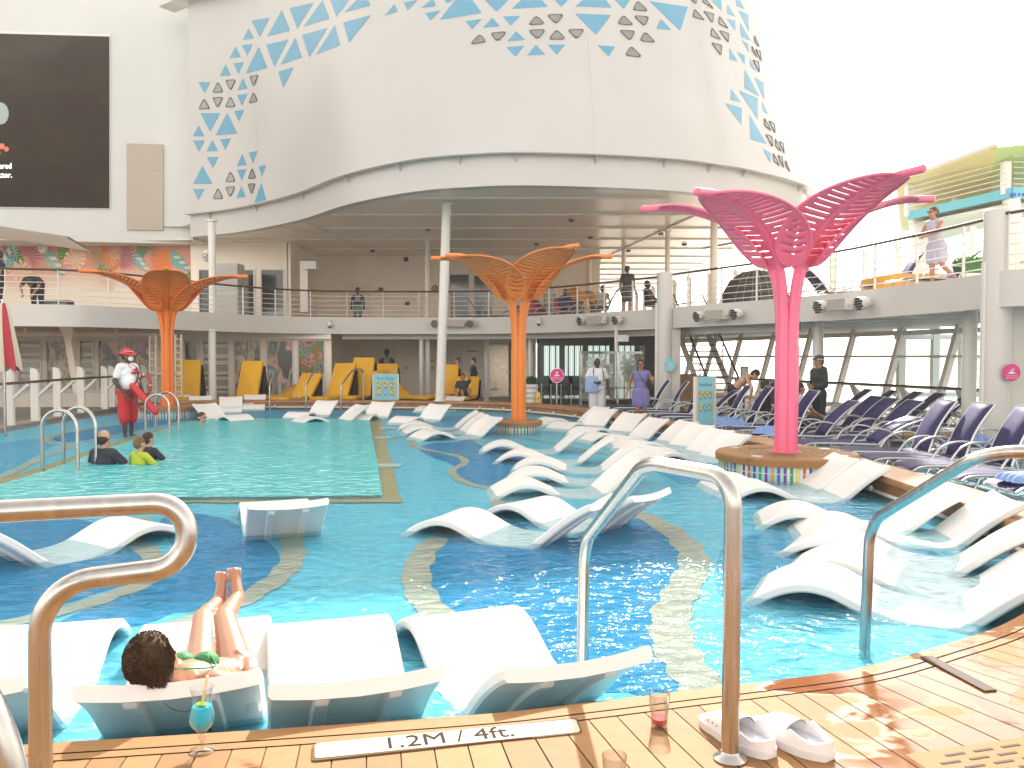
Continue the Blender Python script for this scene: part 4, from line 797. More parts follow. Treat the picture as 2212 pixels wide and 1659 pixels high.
# stairs
ST = thing('staircase', 'steel staircase with white railings climbing to the upper deck behind the sunbeds', 'stairs', (0, 0, 0))
a, b = V((6.95, 27.3, 0)), V((6.45, 30.6, 3.05)); N_ = 14; d = (b - a) / N_; side = V((b.y - a.y, -(b.x - a.x), 0)).normalized() * .55
tm = mat('tread_metal', (.17, .15, .13), .5)
for i in range(N_):
    c = a + d * (i + .5); m_ = MB(); m_.beam(c - side + V((0, 0, d.z / 2)), c + side + V((0, 0, d.z / 2)), .34, .04); m_.build('tread', tm, ST)
for sg in (-1, 1):
    m_ = MB(); m_.beam(a + side * sg, b + side * sg, .05, .26); m_.build('stringer', CREAM, ST)
    m_ = MB(); m_.tube([a + side * sg + V((0, 0, .98)), b + side * sg + V((0, 0, .98))], .035, 8); m_.build('handrail', RAILW, ST)
    m_ = MB()
    for h in (.25, .42, .6, .78): m_.tube([a + side * sg + V((0, 0, h)), b + side * sg + V((0, 0, h))], .012, 5)
    for i in range(0, N_ + 1, 3): m_.tube([a + d * i + side * sg, a + d * i + side * sg + V((0, 0, .98))], .02, 6)
    m_.build('stair_rail', WHITE2, ST)
mb = MB(); mb.box((5.75, 27.6, .6), (.7, .1, 1.2)); tag(mb.build('wood_panel', mat('wood_panel', (.30, .17, .08), .5, noise=.2, nscale=4)), 'brown wooden panel at the foot of the staircase', 'panel')
sp = thing('notice_stand', 'small framed notice on a post at the foot of the stairs', 'sign', (WY(1607, 850, 27).x, 27, 0)); MB().tube([(0, 0, 0), (0, 0, 1.2)], .03, 8).build('post', DARK, sp); MB().box((0, -.04, 1.28), (.26, .03, .36)).build('board', DARK, sp); MB().box((0, -.06, 1.28), (.2, .02, .28)).build('paper', SIGNW, sp)
# glass rail at the left of the pool
GR = thing('glass_railing', 'clear glass screen on white forked posts along the left side of the pool', 'railing')
LP = [W(22, 931, .1), W(77, 920.5, .1), W(125, 910, .1), W(176, 901, .1), W(227, 893, .1), W(243, 888, .1), W(312, 878, .1), W(345, 876, .1)]
LP = [LP[0] + (LP[0] - LP[1]) * k for k in (3, 2, 1)] + LP
for p in LP:
    mb = MB(); q = V((p.x, p.y, 0)); M_ = Matrix(((1, 0, 0, q.x), (0, 0, 1, q.y), (0, 1, 0, 0.05), (0, 0, 0, 1)))
    mb.prism([(-.09, 0), (.10, 0), (.10, 1.30), (.04, 1.42), (-.09, 1.46)], -.04, .04, M=M_); mb.build('post', WHITE2, GR)
    mb = MB(); mb.beam(q + V((.1, 0, .85)), q + V((.42, .0, 1.14)), .06, .09, up=(0, 1, 0)); mb.build('post_arm', WHITE2, GR)
mb = MB(); mb.tube([V((p.x + .12, p.y - .12, 1.18)) for p in LP], .032, 8); mb.build('handrail', RAILW, GR, smooth=True)
glr = mat('tinted_pane', (.80, .90, .88), .02, alpha=.16)
for a, b in zip(LP, LP[1:]): MB().add([V((a.x, a.y + .05, .12)), V((b.x, b.y + .05, .12)), V((b.x, b.y + .05, 1.68)), V((a.x, a.y + .05, 1.68))], [(0, 1, 2, 3)]).build('glass', glr, GR)
mb = MB(); P = LP; mb.grid([[V((p.x - .35, p.y + .1, .225)) for p in P], [V((p.x + .22, p.y - .25, .23)) for p in P], [V((p.x + .22, p.y - .25, .05)) for p in P]]); tag(mb.build('drain_strip', mat('stone_strip', (.22, .19, .17), .7, noise=.3, nscale=14)), 'rough grey drain strip along the foot of the left glass railing', 'drain')
# things outside the glass rail: balcony planting shelf
MB_ = MB(); MB_.box((-15, 28.9, .28), (9, .25, .5)); tag(MB_.build('bench_sill', CREAM), 'low cream sill below the left windows behind the glass railing', 'sill')
# balcony mounted lamps, speakers, cameras
grey_sp = mat('speaker_grey', (.40, .37, .33), .5); lampw = WHITE2; hole = mat('lamp_hole', (.02, .02, .02), .5)
def near_bc(u, v): 
    d = ray(u, v); best = None
    for i, (a, b) in enumerate(zip(BC, BC[1:])):
        for t in (0, .25, .5, .75):
            p = a + (b - a) * t; e = abs(p.x * d.y - p.y * d.x) / p.y
            if p.y > 5 and (best is None or e < best[0]): best = (e, p, i)
    p = best[1]; s_ = p.y / d.y; return V((p.x, p.y, CAMH + d.z * s_)), nrm(BC, best[2])
def lamp(u, v, label, r=.15):
    p, nn = near_bc(u, v); q = p + nn * .28 - V((0, 0, .03)); t = thing('spotlight', label, 'spotlight', q); f = (nn + V((0, 0, -.25)) + V((-.25, 0, 0))).normalized(); mt_ = f.to_track_quat('Z', 'Y').to_matrix().to_4x4()
    mb = MB(); mb.lathe([(r * .5, -.2), (r * .9, -.1), (r, .04), (r * .96, .06), (r * .9, .05)], n=20); o = mb.build('housing', lampw, t, smooth=True); o.data.transform(mt_)
    mb = MB()
    for a in range(-2, 3):
        for b in range(-2, 3):
            if a * a + b * b < 7: mb.lathe([(.026, .05), (.026, .062)], ((a + (b % 2) * .5 - .25) * r * .38, b * r * .36, 0), 8)
    o = mb.build('lens', hole, t); o.data.transform(mt_)
    mb = MB(); mb.beam((0, 0, 0), -nn * .28, .04, .05); mb.build('bracket', lampw, t)
def speaker(u, v, label, wd=.62, h=.26):
    p, nn = near_bc(u, v); tx = V((-nn.y, nn.x, 0)); t = thing('loudspeaker', label, 'speaker', p + nn * .25, math.atan2(tx.y, tx.x)); mb = MB(); mb.prism([(-wd / 2, -.12), (wd / 2, -.12), (wd / 2 - .05, .12), (-wd / 2 + .05, .12)], -h / 2, h / 2); mb.build('cabinet', lampw, t); MB().box((0, -.128, 0), (wd - .03, .012, h - .03)).build('grille', grey_sp, t); mb = MB(); mb.beam((-wd / 2 - .05, 0, 0), (wd / 2 + .05, 0, 0), .05, .05); mb.beam((0, .1, 0), (0, .25, 0), .05, .05); mb.build('bracket', lampw, t)
    if nn.y > 0: pass
W5 = [('left of the thick leaning column', 942, 698), ('right of the thick leaning column', 1020, 698), ('left of the middle speaker, near the orange palm', 1266, 692), ('right of the middle speaker, near the central pier', 1344, 690), ('left of the pink palm beside a grey speaker', 1523, 682), ('touching the pink palm trunk', 1608, 677), ('leftmost of the lamp pair right of the pink palm', 1793, 661), ('rightmost of all the lamps under the balcony', 1884, 653)]
for s_, u, v in W5: lamp(u, v, 'white round balcony spotlight ' + s_)
speaker(982, 698, 'grey box loudspeaker on the balcony edge beside the leaning column', .8); speaker(1303, 691, 'grey box loudspeaker on the balcony edge right of the central orange palm', .75)
speaker(1564, 680, 'grey box loudspeaker on the balcony edge left of the pink palm', .7); speaker(1837, 658, 'grey box loudspeaker on the balcony edge right of the pink palm', .6)
def camdome(u, v, label):
    p, nn = near_bc(u, v); t = thing('security_camera', label, 'camera', p + nn * .14); mb = MB(); mb.lathe([(.03, .22), (.03, .1), (.09, .06), (.1, -.02), (.07, -.05)], n=16); mb.build('housing', lampw, t, smooth=True); MB().ell((0, 0, -.06), (.06, .06, .06)).build('dome', DARK, t, smooth=True); MB().beam((0, 0, .18), -nn * .14 + V((0, 0, .18)), .04, .04).build('bracket', lampw, t)
camdome(710, 702, 'small white dome camera on the balcony edge above the daybeds'); camdome(1171, 697, 'small white dome camera on the balcony edge right of the central palm')
# two lamps high at left
for u, v, y, lb in [(92, 536, 33.6, 'small white spotlight hanging in front of the leaf mural'), (447, 553, 28.3, 'white floodlight clamped to the upper deck column above the left palm')]:
    p = WY(u, v, y); t = thing('floodlight', lb, 'floodlight', p); mb = MB(); mb.ell((0, 0, 0), (.17, .2, .2)); mb.build('housing', lampw, t, smooth=True); mb = MB()
    for k in range(7): mb.ell((.07 * math.cos(k), -.19, .07 * math.sin(k)), (.025, .02, .025), n=6)
    mb.build('lens', hole, t); MB().tube([(0, 0, .15), (.1, .1, .45)], .02, 6).build('arm', lampw, t)
# lime canopy tower, top right
LT = thing('slide_tower', 'lime green curved canopy on white posts with louvred rails and a turquoise band, top right', 'canopy')
lime = mat('lime_paint', (.64, .58, .24), .45, noise=.04); turq = mat('turquoise_band', (.09, .45, .55), .4)
yt = 27.0
def T3(u, v, y=yt): return WY(u, v, y)
eave = [T3(1915, 392, 31), T3(1960, 375, 30), T3(2060, 345, 28), T3(2155, 316, 25.5)]; ev2 = [T3(2155, 316, 25.5), T3(2190, 342, 25.8), T3(2230, 355, 26), T3(2300, 362, 27)]
low = [T3(1955, 405, 33), T3(1985, 440, 33), T3(2060, 445, 32), T3(2150, 440, 31)]
E1 = catmull([T3(1935, 392, 30), T3(1990, 378, 29), T3(2060, 352, 27.5), T3(2155, 318, 25.5)], 5); 
rows = []
for k in range(8):
    t = k / 7; rows.append([p + V((2.8 * t, 5.5 * t, -1.0 * math.sin(math.pi * min(t * 1.0, 1) * .5) * (1.0) + .0)) for p in E1])
mb = MB(); mb.grid(rows); mb.grid([[p + V((0, 0, .14)) for p in r] for r in rows]); mb.grid([rows[0], [p + V((0, 0, .14)) for p in rows[0]]]); ro = mb.build('roof', lime, LT, smooth=True)
E2 = [E1[-1] + V((a, b, c)) for a, b, c in [(0, 0, 0), (.5, 1.2, -.35), (1.0, 2.4, -.55), (1.6, 4, -.7), (3, 6, -.8)]]
mb = MB(); mb.tube([p + V((0, 0, .12)) for p in E1], .09, 6); mb.build('roof_edge', WHITE2, LT, smooth=True)
mb = MB(); mb.grid([E2, [p + V((2.5, -.2, .2)) for p in E2]]); mb.grid([E2, [p + V((0, 0, .3)) for p in E2]]); mb.build('roof_lip', mat('lime_light', (.55, .66, .22), .45), LT)
# platform band
b0, b1, b2 = T3(1963, 466, 30), T3(2182, 417, 26), T3(2330, 420, 27.5)
def band3(a, b, h, th, m_, nm): m2 = MB(); m2.beam(a, b, th, h); m2.build(nm, m_, LT)
band3(b0, b1, .30, .1, turq, 'band'); band3(b1 + V((.06, 0, 0)), b2, .34, .1, turq, 'band')
wavep = MB(); X = (b2 - b1).normalized()
for k in range(14): p = b1 + X * (.2 * k + .1) + V((0, -.07, -.06)); wavep.ell(p, (.1, .015, .07), n=10)
wavep.build('wave_border', mat('wave_blue', (.03, .08, .4), .4), LT)
text('band_lettering', 'adventure', .22, SIGNW, frame((b0 + b1) / 2 + V((0.2, -.08, 0)), (b1 - b0), (0, 0, 1)), LT, ext=.002) if 0 else None
posts = [(b0, T3(1977, 392, 30)), (T3(2065, 452, 30), T3(2065, 380, 30)), (T3(2172, 420, 26.2), T3(2172, 350, 26.2)), (T3(2130, 470, 31), T3(2130, 440, 31))]
for a, b in posts: m2 = MB(); m2.beam(V((a.x, a.y, a.z)), V((a.x, a.y, b.z)), .22, .22, up=(0, 1, 0)); m2.build('post', WHITE2, LT)
for k in range(9):
    h = .28 + k * .17; m2 = MB(); m2.tube([b0 + V((-.15, 0, h)), b1 + V((-.1, 0, h * 1.0))], .015, 5); m2.tube([b1 + V((.1, 0, h)), b2 + V((0, 0, h))], .015, 5); m2.tube([b0 + V((.3, .5, h)), b0 + V((3.4, 4.8, h))], .012, 5); m2.build('louvre', WHITE2, LT)
m2 = MB(); m2.add([b0 + V((0, 0, -.14)), b1 + V((0, 0, -.14)), b2 + V((0, 0, -.14)), b0 + V((3.2, 5, -.14))], [(0, 1, 2, 3)]); m2.add([b0 + V((0, 0, -.3)), b1 + V((0, 0, -.3)), b2 + V((0, 0, -.3)), b0 + V((3.2, 5, -.3))], [(0, 1, 2, 3)]); m2.build('platform', mat('platform_pale', (.62, .60, .42), .5), LT)
for u0, v0, u1, v1, y in [(1977, 470, 2000, 605, 30), (2184, 430, 2198, 600, 26.2)]: m2 = MB(); a, b = T3(u0, v0, y), T3(u1, v1, y); m2.beam(a, b, .36, .36, up=(0, 1, 0)); m2.build('support', WHITE2, LT)
mb = MB()
for k in range(3): mb.tube([b0 + V((3.2, 5, 0)) + V((0, 0, -.35 - k * .2)), b1 + V((0, 0, -.4 - k * .2)) + V((-.6, 3, 0))], .02, 5)
mb.build('under_rail', WHITE2, LT)
# dome tent (black) on upper deck, planter, orange bench
dt = thing('domed_cover', 'black domed woven pod on the upper deck behind the pink palm', 'pod', tuple(WY(1630, 655, 25.5)[:2]) + (3.05,)); mb = MB(); mb.lathe([(1.12, 0), (1.12, .15), (1.0, .6), (.75, 1.05), (.4, 1.3), (.02, 1.38)], n=28); mb.build('shell', mat('pod_black', (.03, .025, .022), .7, bump=.6, bscale=30), dt, smooth=True)
mb = MB()
for a in range(8): 
    ph = -2.4 + a * .24; mb.tube([(r_ * math.cos(ph), r_ * math.sin(ph), z_) for r_, z_ in [(1.08, .35), (1.0, .63), (.76, 1.07), (.5, 1.26)]], .01, 4)
for z_, r_ in [(.45, 1.06), (.62, 1.02), (.8, .92), (.95, .84), (1.1, .72)]: mb.tube([(r_ * math.cos(-2.4 + q * .2), r_ * math.sin(-2.4 + q * .2), z_) for q in range(9)], .008, 4)
mb.build('weave', mat('pod_weave', (.25, .22, .19), .6), dt)
pl = thing('grass_planter', 'white box planter with clipped bright green grass at the right of the upper deck', 'planter', (WY(2112, 590, 17.5).x, 17.5, 3.3)); MB().box((0, 0, .1), (.75, .5, .2)).build('box', WHITE2, pl)
mb = MB(); random.seed(3)
for k in range(900): 
    x, y = random.uniform(-.36, .36), random.uniform(-.24, .24); dx, dy = x * .35, random.uniform(-.04, .04); h = random.uniform(.36, .46); mb.add([(x - .012, y, .18), (x + .012, y, .18), (x + dx, y + dy, .18 + h)], [(0, 1, 2)])
tag(mb.build('grass', mat('planter_grass', (.05, .20, .03), .6), pl), kind='stuff')
mb = MB(); mb.box((WY(2060, 600, 19).x, 19.2, 3.35), (3.4, 1.6, .5)); tag(mb.build('orange_bench', mat('bench_orange', (.75, .38, .04), .5)), 'long orange yellow bench base behind the woman on the upper deck', 'bench')
# yellow pods far on the upper deck
for u, y, lb in [(1240, 36, 'left yellow bulb shaped pod chair on the upper deck'), (1268, 37.5, 'right yellow bulb shaped pod chair on the upper deck, behind the other')]:
    t = thing('pod_chair', lb, 'pod chair', (X_(u, y), y, 3.05)); mb = MB(); mb.lathe([(.5, 0), (.62, .3), (.68, .8), (.6, 1.25), (.35, 1.6), (.02, 1.7)], n=20); mb.build('shell', mat('pod_orange', (.6, .28, .04), .5), t, smooth=True); mb = MB(); mb.ell((0, -.45, .75), (.42, .3, .5)); mb.build('opening', mat('pod_inner', (.12, .07, .03), .7), t, smooth=True)
for u, y, lb in [(1145, 35.5, 'pink rounded pod seat on the upper deck, left one behind the palm'), (1232 - 30, 35, 'pink rounded pod seat on the upper deck, right of the palm trunk')]:
    t = thing('pod_chair', lb, 'pod chair', (X_(u, y), y, 3.05)); mb = MB(); mb.lathe([(.55, 0), (.7, .35), (.62, .8), (.35, 1.1), (.02, 1.2)], n=20); mb.build('shell', mat('pod_pink', (.42, .05, .12), .5), t, smooth=True); MB().ell((0, -.5, .55), (.4, .25, .35)).build('cushion', mat('pod_pink2', (.5, .1, .16), .6), t, smooth=True)
# ---------------------------------------------------------------- palm sculptures
def DR(p, d): f = min(1, max(0, (p.x - .15) / 1.9)); return V((p.x, p.y, p.z - d * f))
def palm(name, label, u, vtop, hp, R_, th0, m_, nleaf=5, y=None, size=1.0):
    p = W(u, vtop, hp); t = thing(name, label, 'palm sculpture', (p.x, p.y, 0))
    # pedestal
    pb = thing('tiled_pedestal', 'round rainbow tiled pedestal with a teak top under the ' + label.split(' ')[0] + ' palm' + (' at the left' if u < 600 else ' in the middle' if u < 1300 else ''), 'pedestal', (p.x, p.y, 0))
    n = 144 if R_ > .8 else 84; cols = TILE
    mb = MB(); hh = [FZ - .0, WZ - .02, (WZ + hp - .1) / 2 + .0, hp - .10]
    seq = [random.choice([0, 6, 8]) if q % 2 else random.choice([1, 2, 3, 4, 5, 7, 2, 3]) for q in range(n)]
    for r in range(3):
        for i in range(n):
            a0, a1 = 2 * math.pi * (i + .06) / n, 2 * math.pi * (i + .94) / n; z0, z1 = hh[r] + .006, hh[r + 1] - .006; rr = R_ - .04
            mb.add([(rr * math.cos(a), rr * math.sin(a), z) for a, z in ((a0, z0), (a1, z0), (a1, z1), (a0, z1))], [(0, 1, 2, 3)], seq[i])
    mb.build('tiles', cols, pb)
    mb = MB(); mb.lathe([(R_ - .046, 0), (R_ - .046, hp - .09)], n=48); mb.build('core', mat('grout', (.6, .58, .54), .6), pb, smooth=True)
    mb = MB(); mb.lathe([(R_ - .045, hp - .10), (R_, hp - .10), (R_ + .005, hp - .02), (R_ - .015, hp), (.02, hp)], n=64, cap=False); mb.build('top', PLANK if R_ > .8 and u > 1500 else TEAK, pb, smooth=True, ang=30)
    if u > 1500:
        mb = MB()
        for k, r_ in enumerate([.26, .33, .40, .47, .54, .61]):
            for s_ in range(10):
                a0 = s_ * .628 + k * .25; q = [a0 + j * .06 for j in range(9)]
                mb.grid([[((r_ - .007) * math.cos(a), (r_ - .007) * math.sin(a), hp + .0015) for a in q], [((r_ + .007) * math.cos(a), (r_ + .007) * math.sin(a), hp + .0015) for a in q]])
        g_ = mb.build('drain_slot', gm, pb)
        for a in (.5, 2.4, 3.9, 5.6): mb = MB(); mb.lathe([(.075, hp), (.075, hp + .006), (.02, hp + .008)], (.74 * math.cos(a), .74 * math.sin(a), 0), 16); mb.build('deck_light', SILVER, pb, smooth=True)
    # trunk: bundle of tubes
    zb = 1.92
    mb = MB(); mb.lathe([(.09, hp), (.09, zb)], n=20)
    for k in range(max(5, nleaf)):
        a = th0 + k * 2 * math.pi / 5; mb.tube([(.082 * math.cos(a), .082 * math.sin(a), hp - .005), (.088 * math.cos(a), .088 * math.sin(a), zb)], .075, 14)
    mb.build('trunk', m_, t, smooth=True, ang=50)
    mb = MB(); mb.lathe([(.19, hp + .001), (.19, hp + .012), (.15, hp + .014)], n=28)
    for q in range(8): mb.lathe([(.010, hp + .012), (.010, hp + .024)], (.172 * math.cos(q * .785), .172 * math.sin(q * .785), 0), 6)
    mb.build('base_plate', m_, t); mb = MB(); mb.lathe([(.156, zb - .03), (.160, zb - .015), (.156, zb)], n=28, cap=False) if 0 else None
    mid = catmull([(.082, 0, zb - .05), (.098, 0, 2.35), (.15, 0, 2.75), (.24, 0, 3.02), (.42, 0, 3.28), (.72, 0, 3.54), (1.12, 0, 3.75), (1.6, 0, 3.89), (2.04, 0, 3.92)], 10)
    cu = [0]; 
    for a, b in zip(mid, mid[1:]): cu.append(cu[-1] + (b - a).length)
    def at(s_):
        for i in range(len(mid) - 1):
            if cu[i + 1] >= s_: 
                f = (s_ - cu[i]) / (cu[i + 1] - cu[i]); return mid[i] + (mid[i + 1] - mid[i]) * f, (mid[i + 1] - mid[i]).normalized()
        return mid[-1], (mid[-1] - mid[-2]).normalized()
    s0, s1 = cu[27], cu[-1] - .24; NPL = 20; FR = [(k + q) / NPL for k in range(NPL) for q in (0, .42, .85)] + [1]; NR = len(FR) - 1
    def wd(f): return .60 * (math.sin(math.pi * min(1, f ** .70)) ** .46) * (1 - .10 * f)
    for k in range(nleaf):
        a = (R([222, 295, 7, 150][k]) if u > 1500 else R([228, 302, 14, 156][k]) if u > 1000 else th0 + k * 2 * math.pi / nleaf); drop = [.22, .06, .0, .0][k] if u > 1000 else .05; Mz = Matrix.Rotation(a, 3, 'Z')
        st = MB(); st.tube([p_ for p_ in mid], [.074 - .024 * min(1, i / 45) for i in range(len(mid))], 10); st.v = [tuple(DR(V(q), drop)) for q in st.v]; lf = st.build('leaf_stem', m_, t, smooth=True); lf.data.transform(Mz.to_4x4())
        bl = MB()
        for sg in (1, -1):
            nx = [0, .14, .28, .42, .55, .68, .80, .90, 1.0]; rows = []
            for i in range(NR + 1):
                row = []
                for x in nx:
                    f = FR[i]; w_ = wd(f); sh = .07 * x * sg * 0 + .20 * x * (1 - f) * f * 2   # veins sweep forward
                    ff = min(1, max(0, f + sh * .30)); pt, tg = at(s0 + (s1 - s0) * ff); nn = V((-tg.z, 0, tg.x)); yy = w_ * x
                    row.append(pt + V((0, sg * yy, 0)) + nn * (.08 * yy * yy / .5) - nn * .012)
                rows.append(row)
            def solid(i, j): return i < 5 or i > NR - 7 or (i % 3) != 2 or j == 0 or j >= len(nx) - 2 or (j == len(nx) - 3 and (i // 3) % 2) or (j == 1 and (i // 3) % 3 == 0)
            vs = [q for r in rows for q in r]; m = len(nx); fs = [(i * m + j, i * m + j + 1, (i + 1) * m + j + 1, (i + 1) * m + j) for i in range(NR) for j in range(m - 1) if solid(i, j)]
            bl.add(vs, fs)
            bl.tube([r[-1] for r in rows], .017, 6)
        bl.v = [tuple(DR(V(q), drop)) for q in bl.v]; o = bl.build('leaf_blade', m_, lf, smooth=True); o.data.transform(Mz.to_4x4()); sm = o.modifiers.new('th', 'SOLIDIFY'); sm.thickness = .010
        cp_ = MB(); pt, tg = mid[-1], (mid[-1] - mid[-2]).normalized(); cp_.ell(DR(pt, drop), (.05, .05, .05)); o = cp_.build('leaf_tip', m_, lf, smooth=True); o.data.transform(Mz.to_4x4())
    return t
TILE = [mat('tile_' + n_, c_, .2, noise=.08, nscale=9) for n_, c_ in [('aqua', (.22, .58, .62)), ('red', (.62, .09, .03)), ('yellow', (.75, .55, .08)), ('purple', (.14, .05, .32)), ('green', (.06, .28, .07)), ('orange', (.75, .20, .03)), ('pale', (.55, .68, .66)), ('plum', (.30, .06, .16)), ('aqua2', (.30, .62, .62))]]
ORANGE = mat('orange_paint', (.70, .19, .01), .32, noise=.03, nscale=3, coat=.2); PINK = mat('pink_paint', (.78, .14, .26), .34, noise=.03, nscale=3, coat=.2)
ORANGE2 = mat('orange_paint_deep', (.74, .165, .004), .34, noise=.03, nscale=3, coat=.2)
palm('palm_sculpture', 'orange steel palm sculpture nearest the lifeguard at the left of the pool', 363, 876, .5, .85, R(-67.6), ORANGE2)
palm('palm_sculpture', 'orange steel palm sculpture standing in the middle of the pool among white loungers', 1120, 907, .45, .50, R(-58), ORANGE, 4)
palm('palm_sculpture', 'pink steel palm sculpture, the largest looking, at the right of the pool', 1698, 976, .50, .92, R(-66), PINK, 4)
# ---------------------------------------------------------------- handrails
def rail(label, P, r, name='handrail', rad=.16, flange=None, m_=STEEL):
    P = [V(p) for p in P]; c = P[0].copy(); c.z = 0; t = thing(name, label, 'handrail', c); mb = MB(); mb.tube([p - c for p in rounded(P, rad, 10)], r, 18); mb.build('tube', m_, t, smooth=True, ang=70)
    for f in (flange or []): mb = MB(); f = V(f) - c; mb.lathe([(r * 1.9, 0), (r * 1.9, .006), (r * 1.15, .02), (r * 1.0, .03)], f, 24); mb.build('flange', m_, t, smooth=True)
    return t
b0_ = W(1577, 1640, CT)
rail('big bent steel handrail in the centre foreground rising from the planks beside the white clogs', [b0_, WY(1584, 1032, b0_.y), WY(1396, 998, 3.12), WY(1262, 1170, 3.95), V((WY(1257, 1450, 3.98).x, 3.98, FZ))], .029, rad=[.10, .10, .12], flange=[b0_])
rail('steel handrail at the right edge sloping down into the pool beside the white loungers', [V((WY(1867, 1400, 4.42).x, 4.42, FZ)), WY(1880, 1128, 4.40), WY(2128, 974, 3.62), V((2.62, 3.2, 1.40)), V((2.72, 3.1, CT))], .0285, rad=[.12, .14, .2, .15])
yl_ = 2.12
rail('looped steel handrail at the left edge in front of the sunbather', [V((WY(82, 1500, yl_).x, yl_, CT)), WY(86, 1262, yl_), WY(405, 1222, yl_ + .06), WY(403, 1084, yl_ + .07), WY(0, 1104, yl_ - .05), V((-1.45, 1.95, 1.40)), V((-1.15, 1.62, 1.30)), V((-.97, 1.6, 1.02)), V((-.955, 1.6, CT))], .0285, rad=[.13, .083, .083, .1, .1, .12, .12, .1])
# ladder hoops
def hoop(label, uA, vA, uB, vB, top, z0=-.2):
    a, b = W(uA, vA, WZ), W(uB, vB, WZ); a2 = WY(uA, top, a.y); m1 = (a + b) / 2; H_ = a2.z; r_ = (a - b).length / 2; d = (b - a) / 2
    P = [V((a.x, a.y, z0))] + [m1 + d * (-math.cos(t * math.pi / 12)) + V((0, 0, H_ - r_ * 1.0 - WZ + r_ * math.sin(t * math.pi / 12))) for t in range(13)] + [V((b.x, b.y, z0))]
    c = V((a.x, a.y, 0)); t = thing('ladder_rail', label, 'handrail', c, group='steel hoops of the pool ladders'); mb = MB(); mb.tube([p - c for p in P], .025, 12); mb.build('tube', STEEL, t, smooth=True, ang=70)
hoop('nearest steel ladder hoop at the left of the deep pool', 92, 1015, 168, 1016, 886); hoop('second steel ladder hoop at the left, just behind the nearest one', 138, 1000, 208, 1003, 879)
hoop('steel ladder hoop right of the lifeguard, nearer of the pair at his side', 315, 940, 366, 940, 852); hoop('steel ladder hoop right of the lifeguard, farther of the pair by the orange trunk', 336, 933, 386, 934, 848)
def farrail(u, v0, y0, y1, du, label, skew=0):
    a = W(u, v0, WZ); P = [V((a.x, a.y, FZ)), V((a.x, a.y, .92)), V((a.x + du * .45, a.y + .7, 1.38)), V((a.x + du, a.y + y1, 1.38)), V((a.x + du, a.y + y1, CT))]
    rail(label, P, .026, 'entry_rail', .12)
farrail(583, 883, 0, 1.2, -.02, 'steel pool entry rail on the far rim by the third yellow daybed'); farrail(661, 883, 0, 1.2, .25, 'steel pool entry rail on the far rim right of the folded yellow daybed'); farrail(737, 884, 0, 1.0, .48, 'steel A shaped entry rail in front of the paired yellow daybeds'); 
farrail(1480, 950, 0, 1.0, .3, 'steel entry rail hidden behind') if 0 else None
# ---------------------------------------------------------------- pool loungers
prof = [(-.05, .12), (0, .185), (.08, .245), (.18, .30), (.29, .337), (.40, .347), (.52, .327), (.64, .277), (.76, .222), (.88, .187), (1.02, .174), (1.16, .177), (1.25, .205), (1.34, .27), (1.48, .378), (1.62, .478), (1.72, .538), (1.77, .562)]
PR_ = catmull([(x, 0, z) for x, z in prof], 3)
def lounger_proto():
    t = thing('pool_lounger', '', 'lounger', group='white resin loungers standing in the shallow pool'); ys_ = [-1, -.97, -.8, -.5, 0, .5, .8, .97, 1]; hw = .33; th = .060
    def pt(i, y, off): 
        p = PR_[i]; tg = (PR_[min(i + 1, len(PR_) - 1)] - PR_[max(i - 1, 0)]).normalized(); nn = V((-tg.z, 0, tg.x)); cup = .020 * min(1, max(0, (p.x - 1.2) / .3)) * y * y + .004 * y * y
        return p + V((0, y * hw, 0)) + nn * (cup + off)
    mb = MB(); N = len(PR_)
    rows = []
    for i in range(N):
        e = .012; top = [pt(i, y, 0 if abs(y) < .99 else -e) for y in ys_]; bot = [pt(i, y, -th + (0 if abs(y) < .99 else e)) for y in ys_[::-1]]; rows.append(top + bot)
    mb.grid(rows, closed=True); k = len(rows[0]); mb.f += [tuple(range(k)), tuple((N - 1) * k + j for j in range(k))[::-1]]; mb.m += [0, 0]
    mb.build('shell', PLAST, t, smooth=True, ang=35)
    for sg in (-1, 1):
        mb = MB(); idx_ = [i for i in range(N) if PR_[i].x > 1.24][:-2]; mb.grid([[pt(i, sg * .42 - .10, -th + .002), pt(i, sg * .42 - .07, -th - .018 * (i != idx_[-1])), pt(i, sg * .42 + .07, -th - .018 * (i != idx_[-1])), pt(i, sg * .42 + .10, -th + .002)] for i in idx_]); mb.build('back_rib', PLAST, t, smooth=True)
    return t
LPt = lounger_proto(); used = 0
WT = 'white lounger '
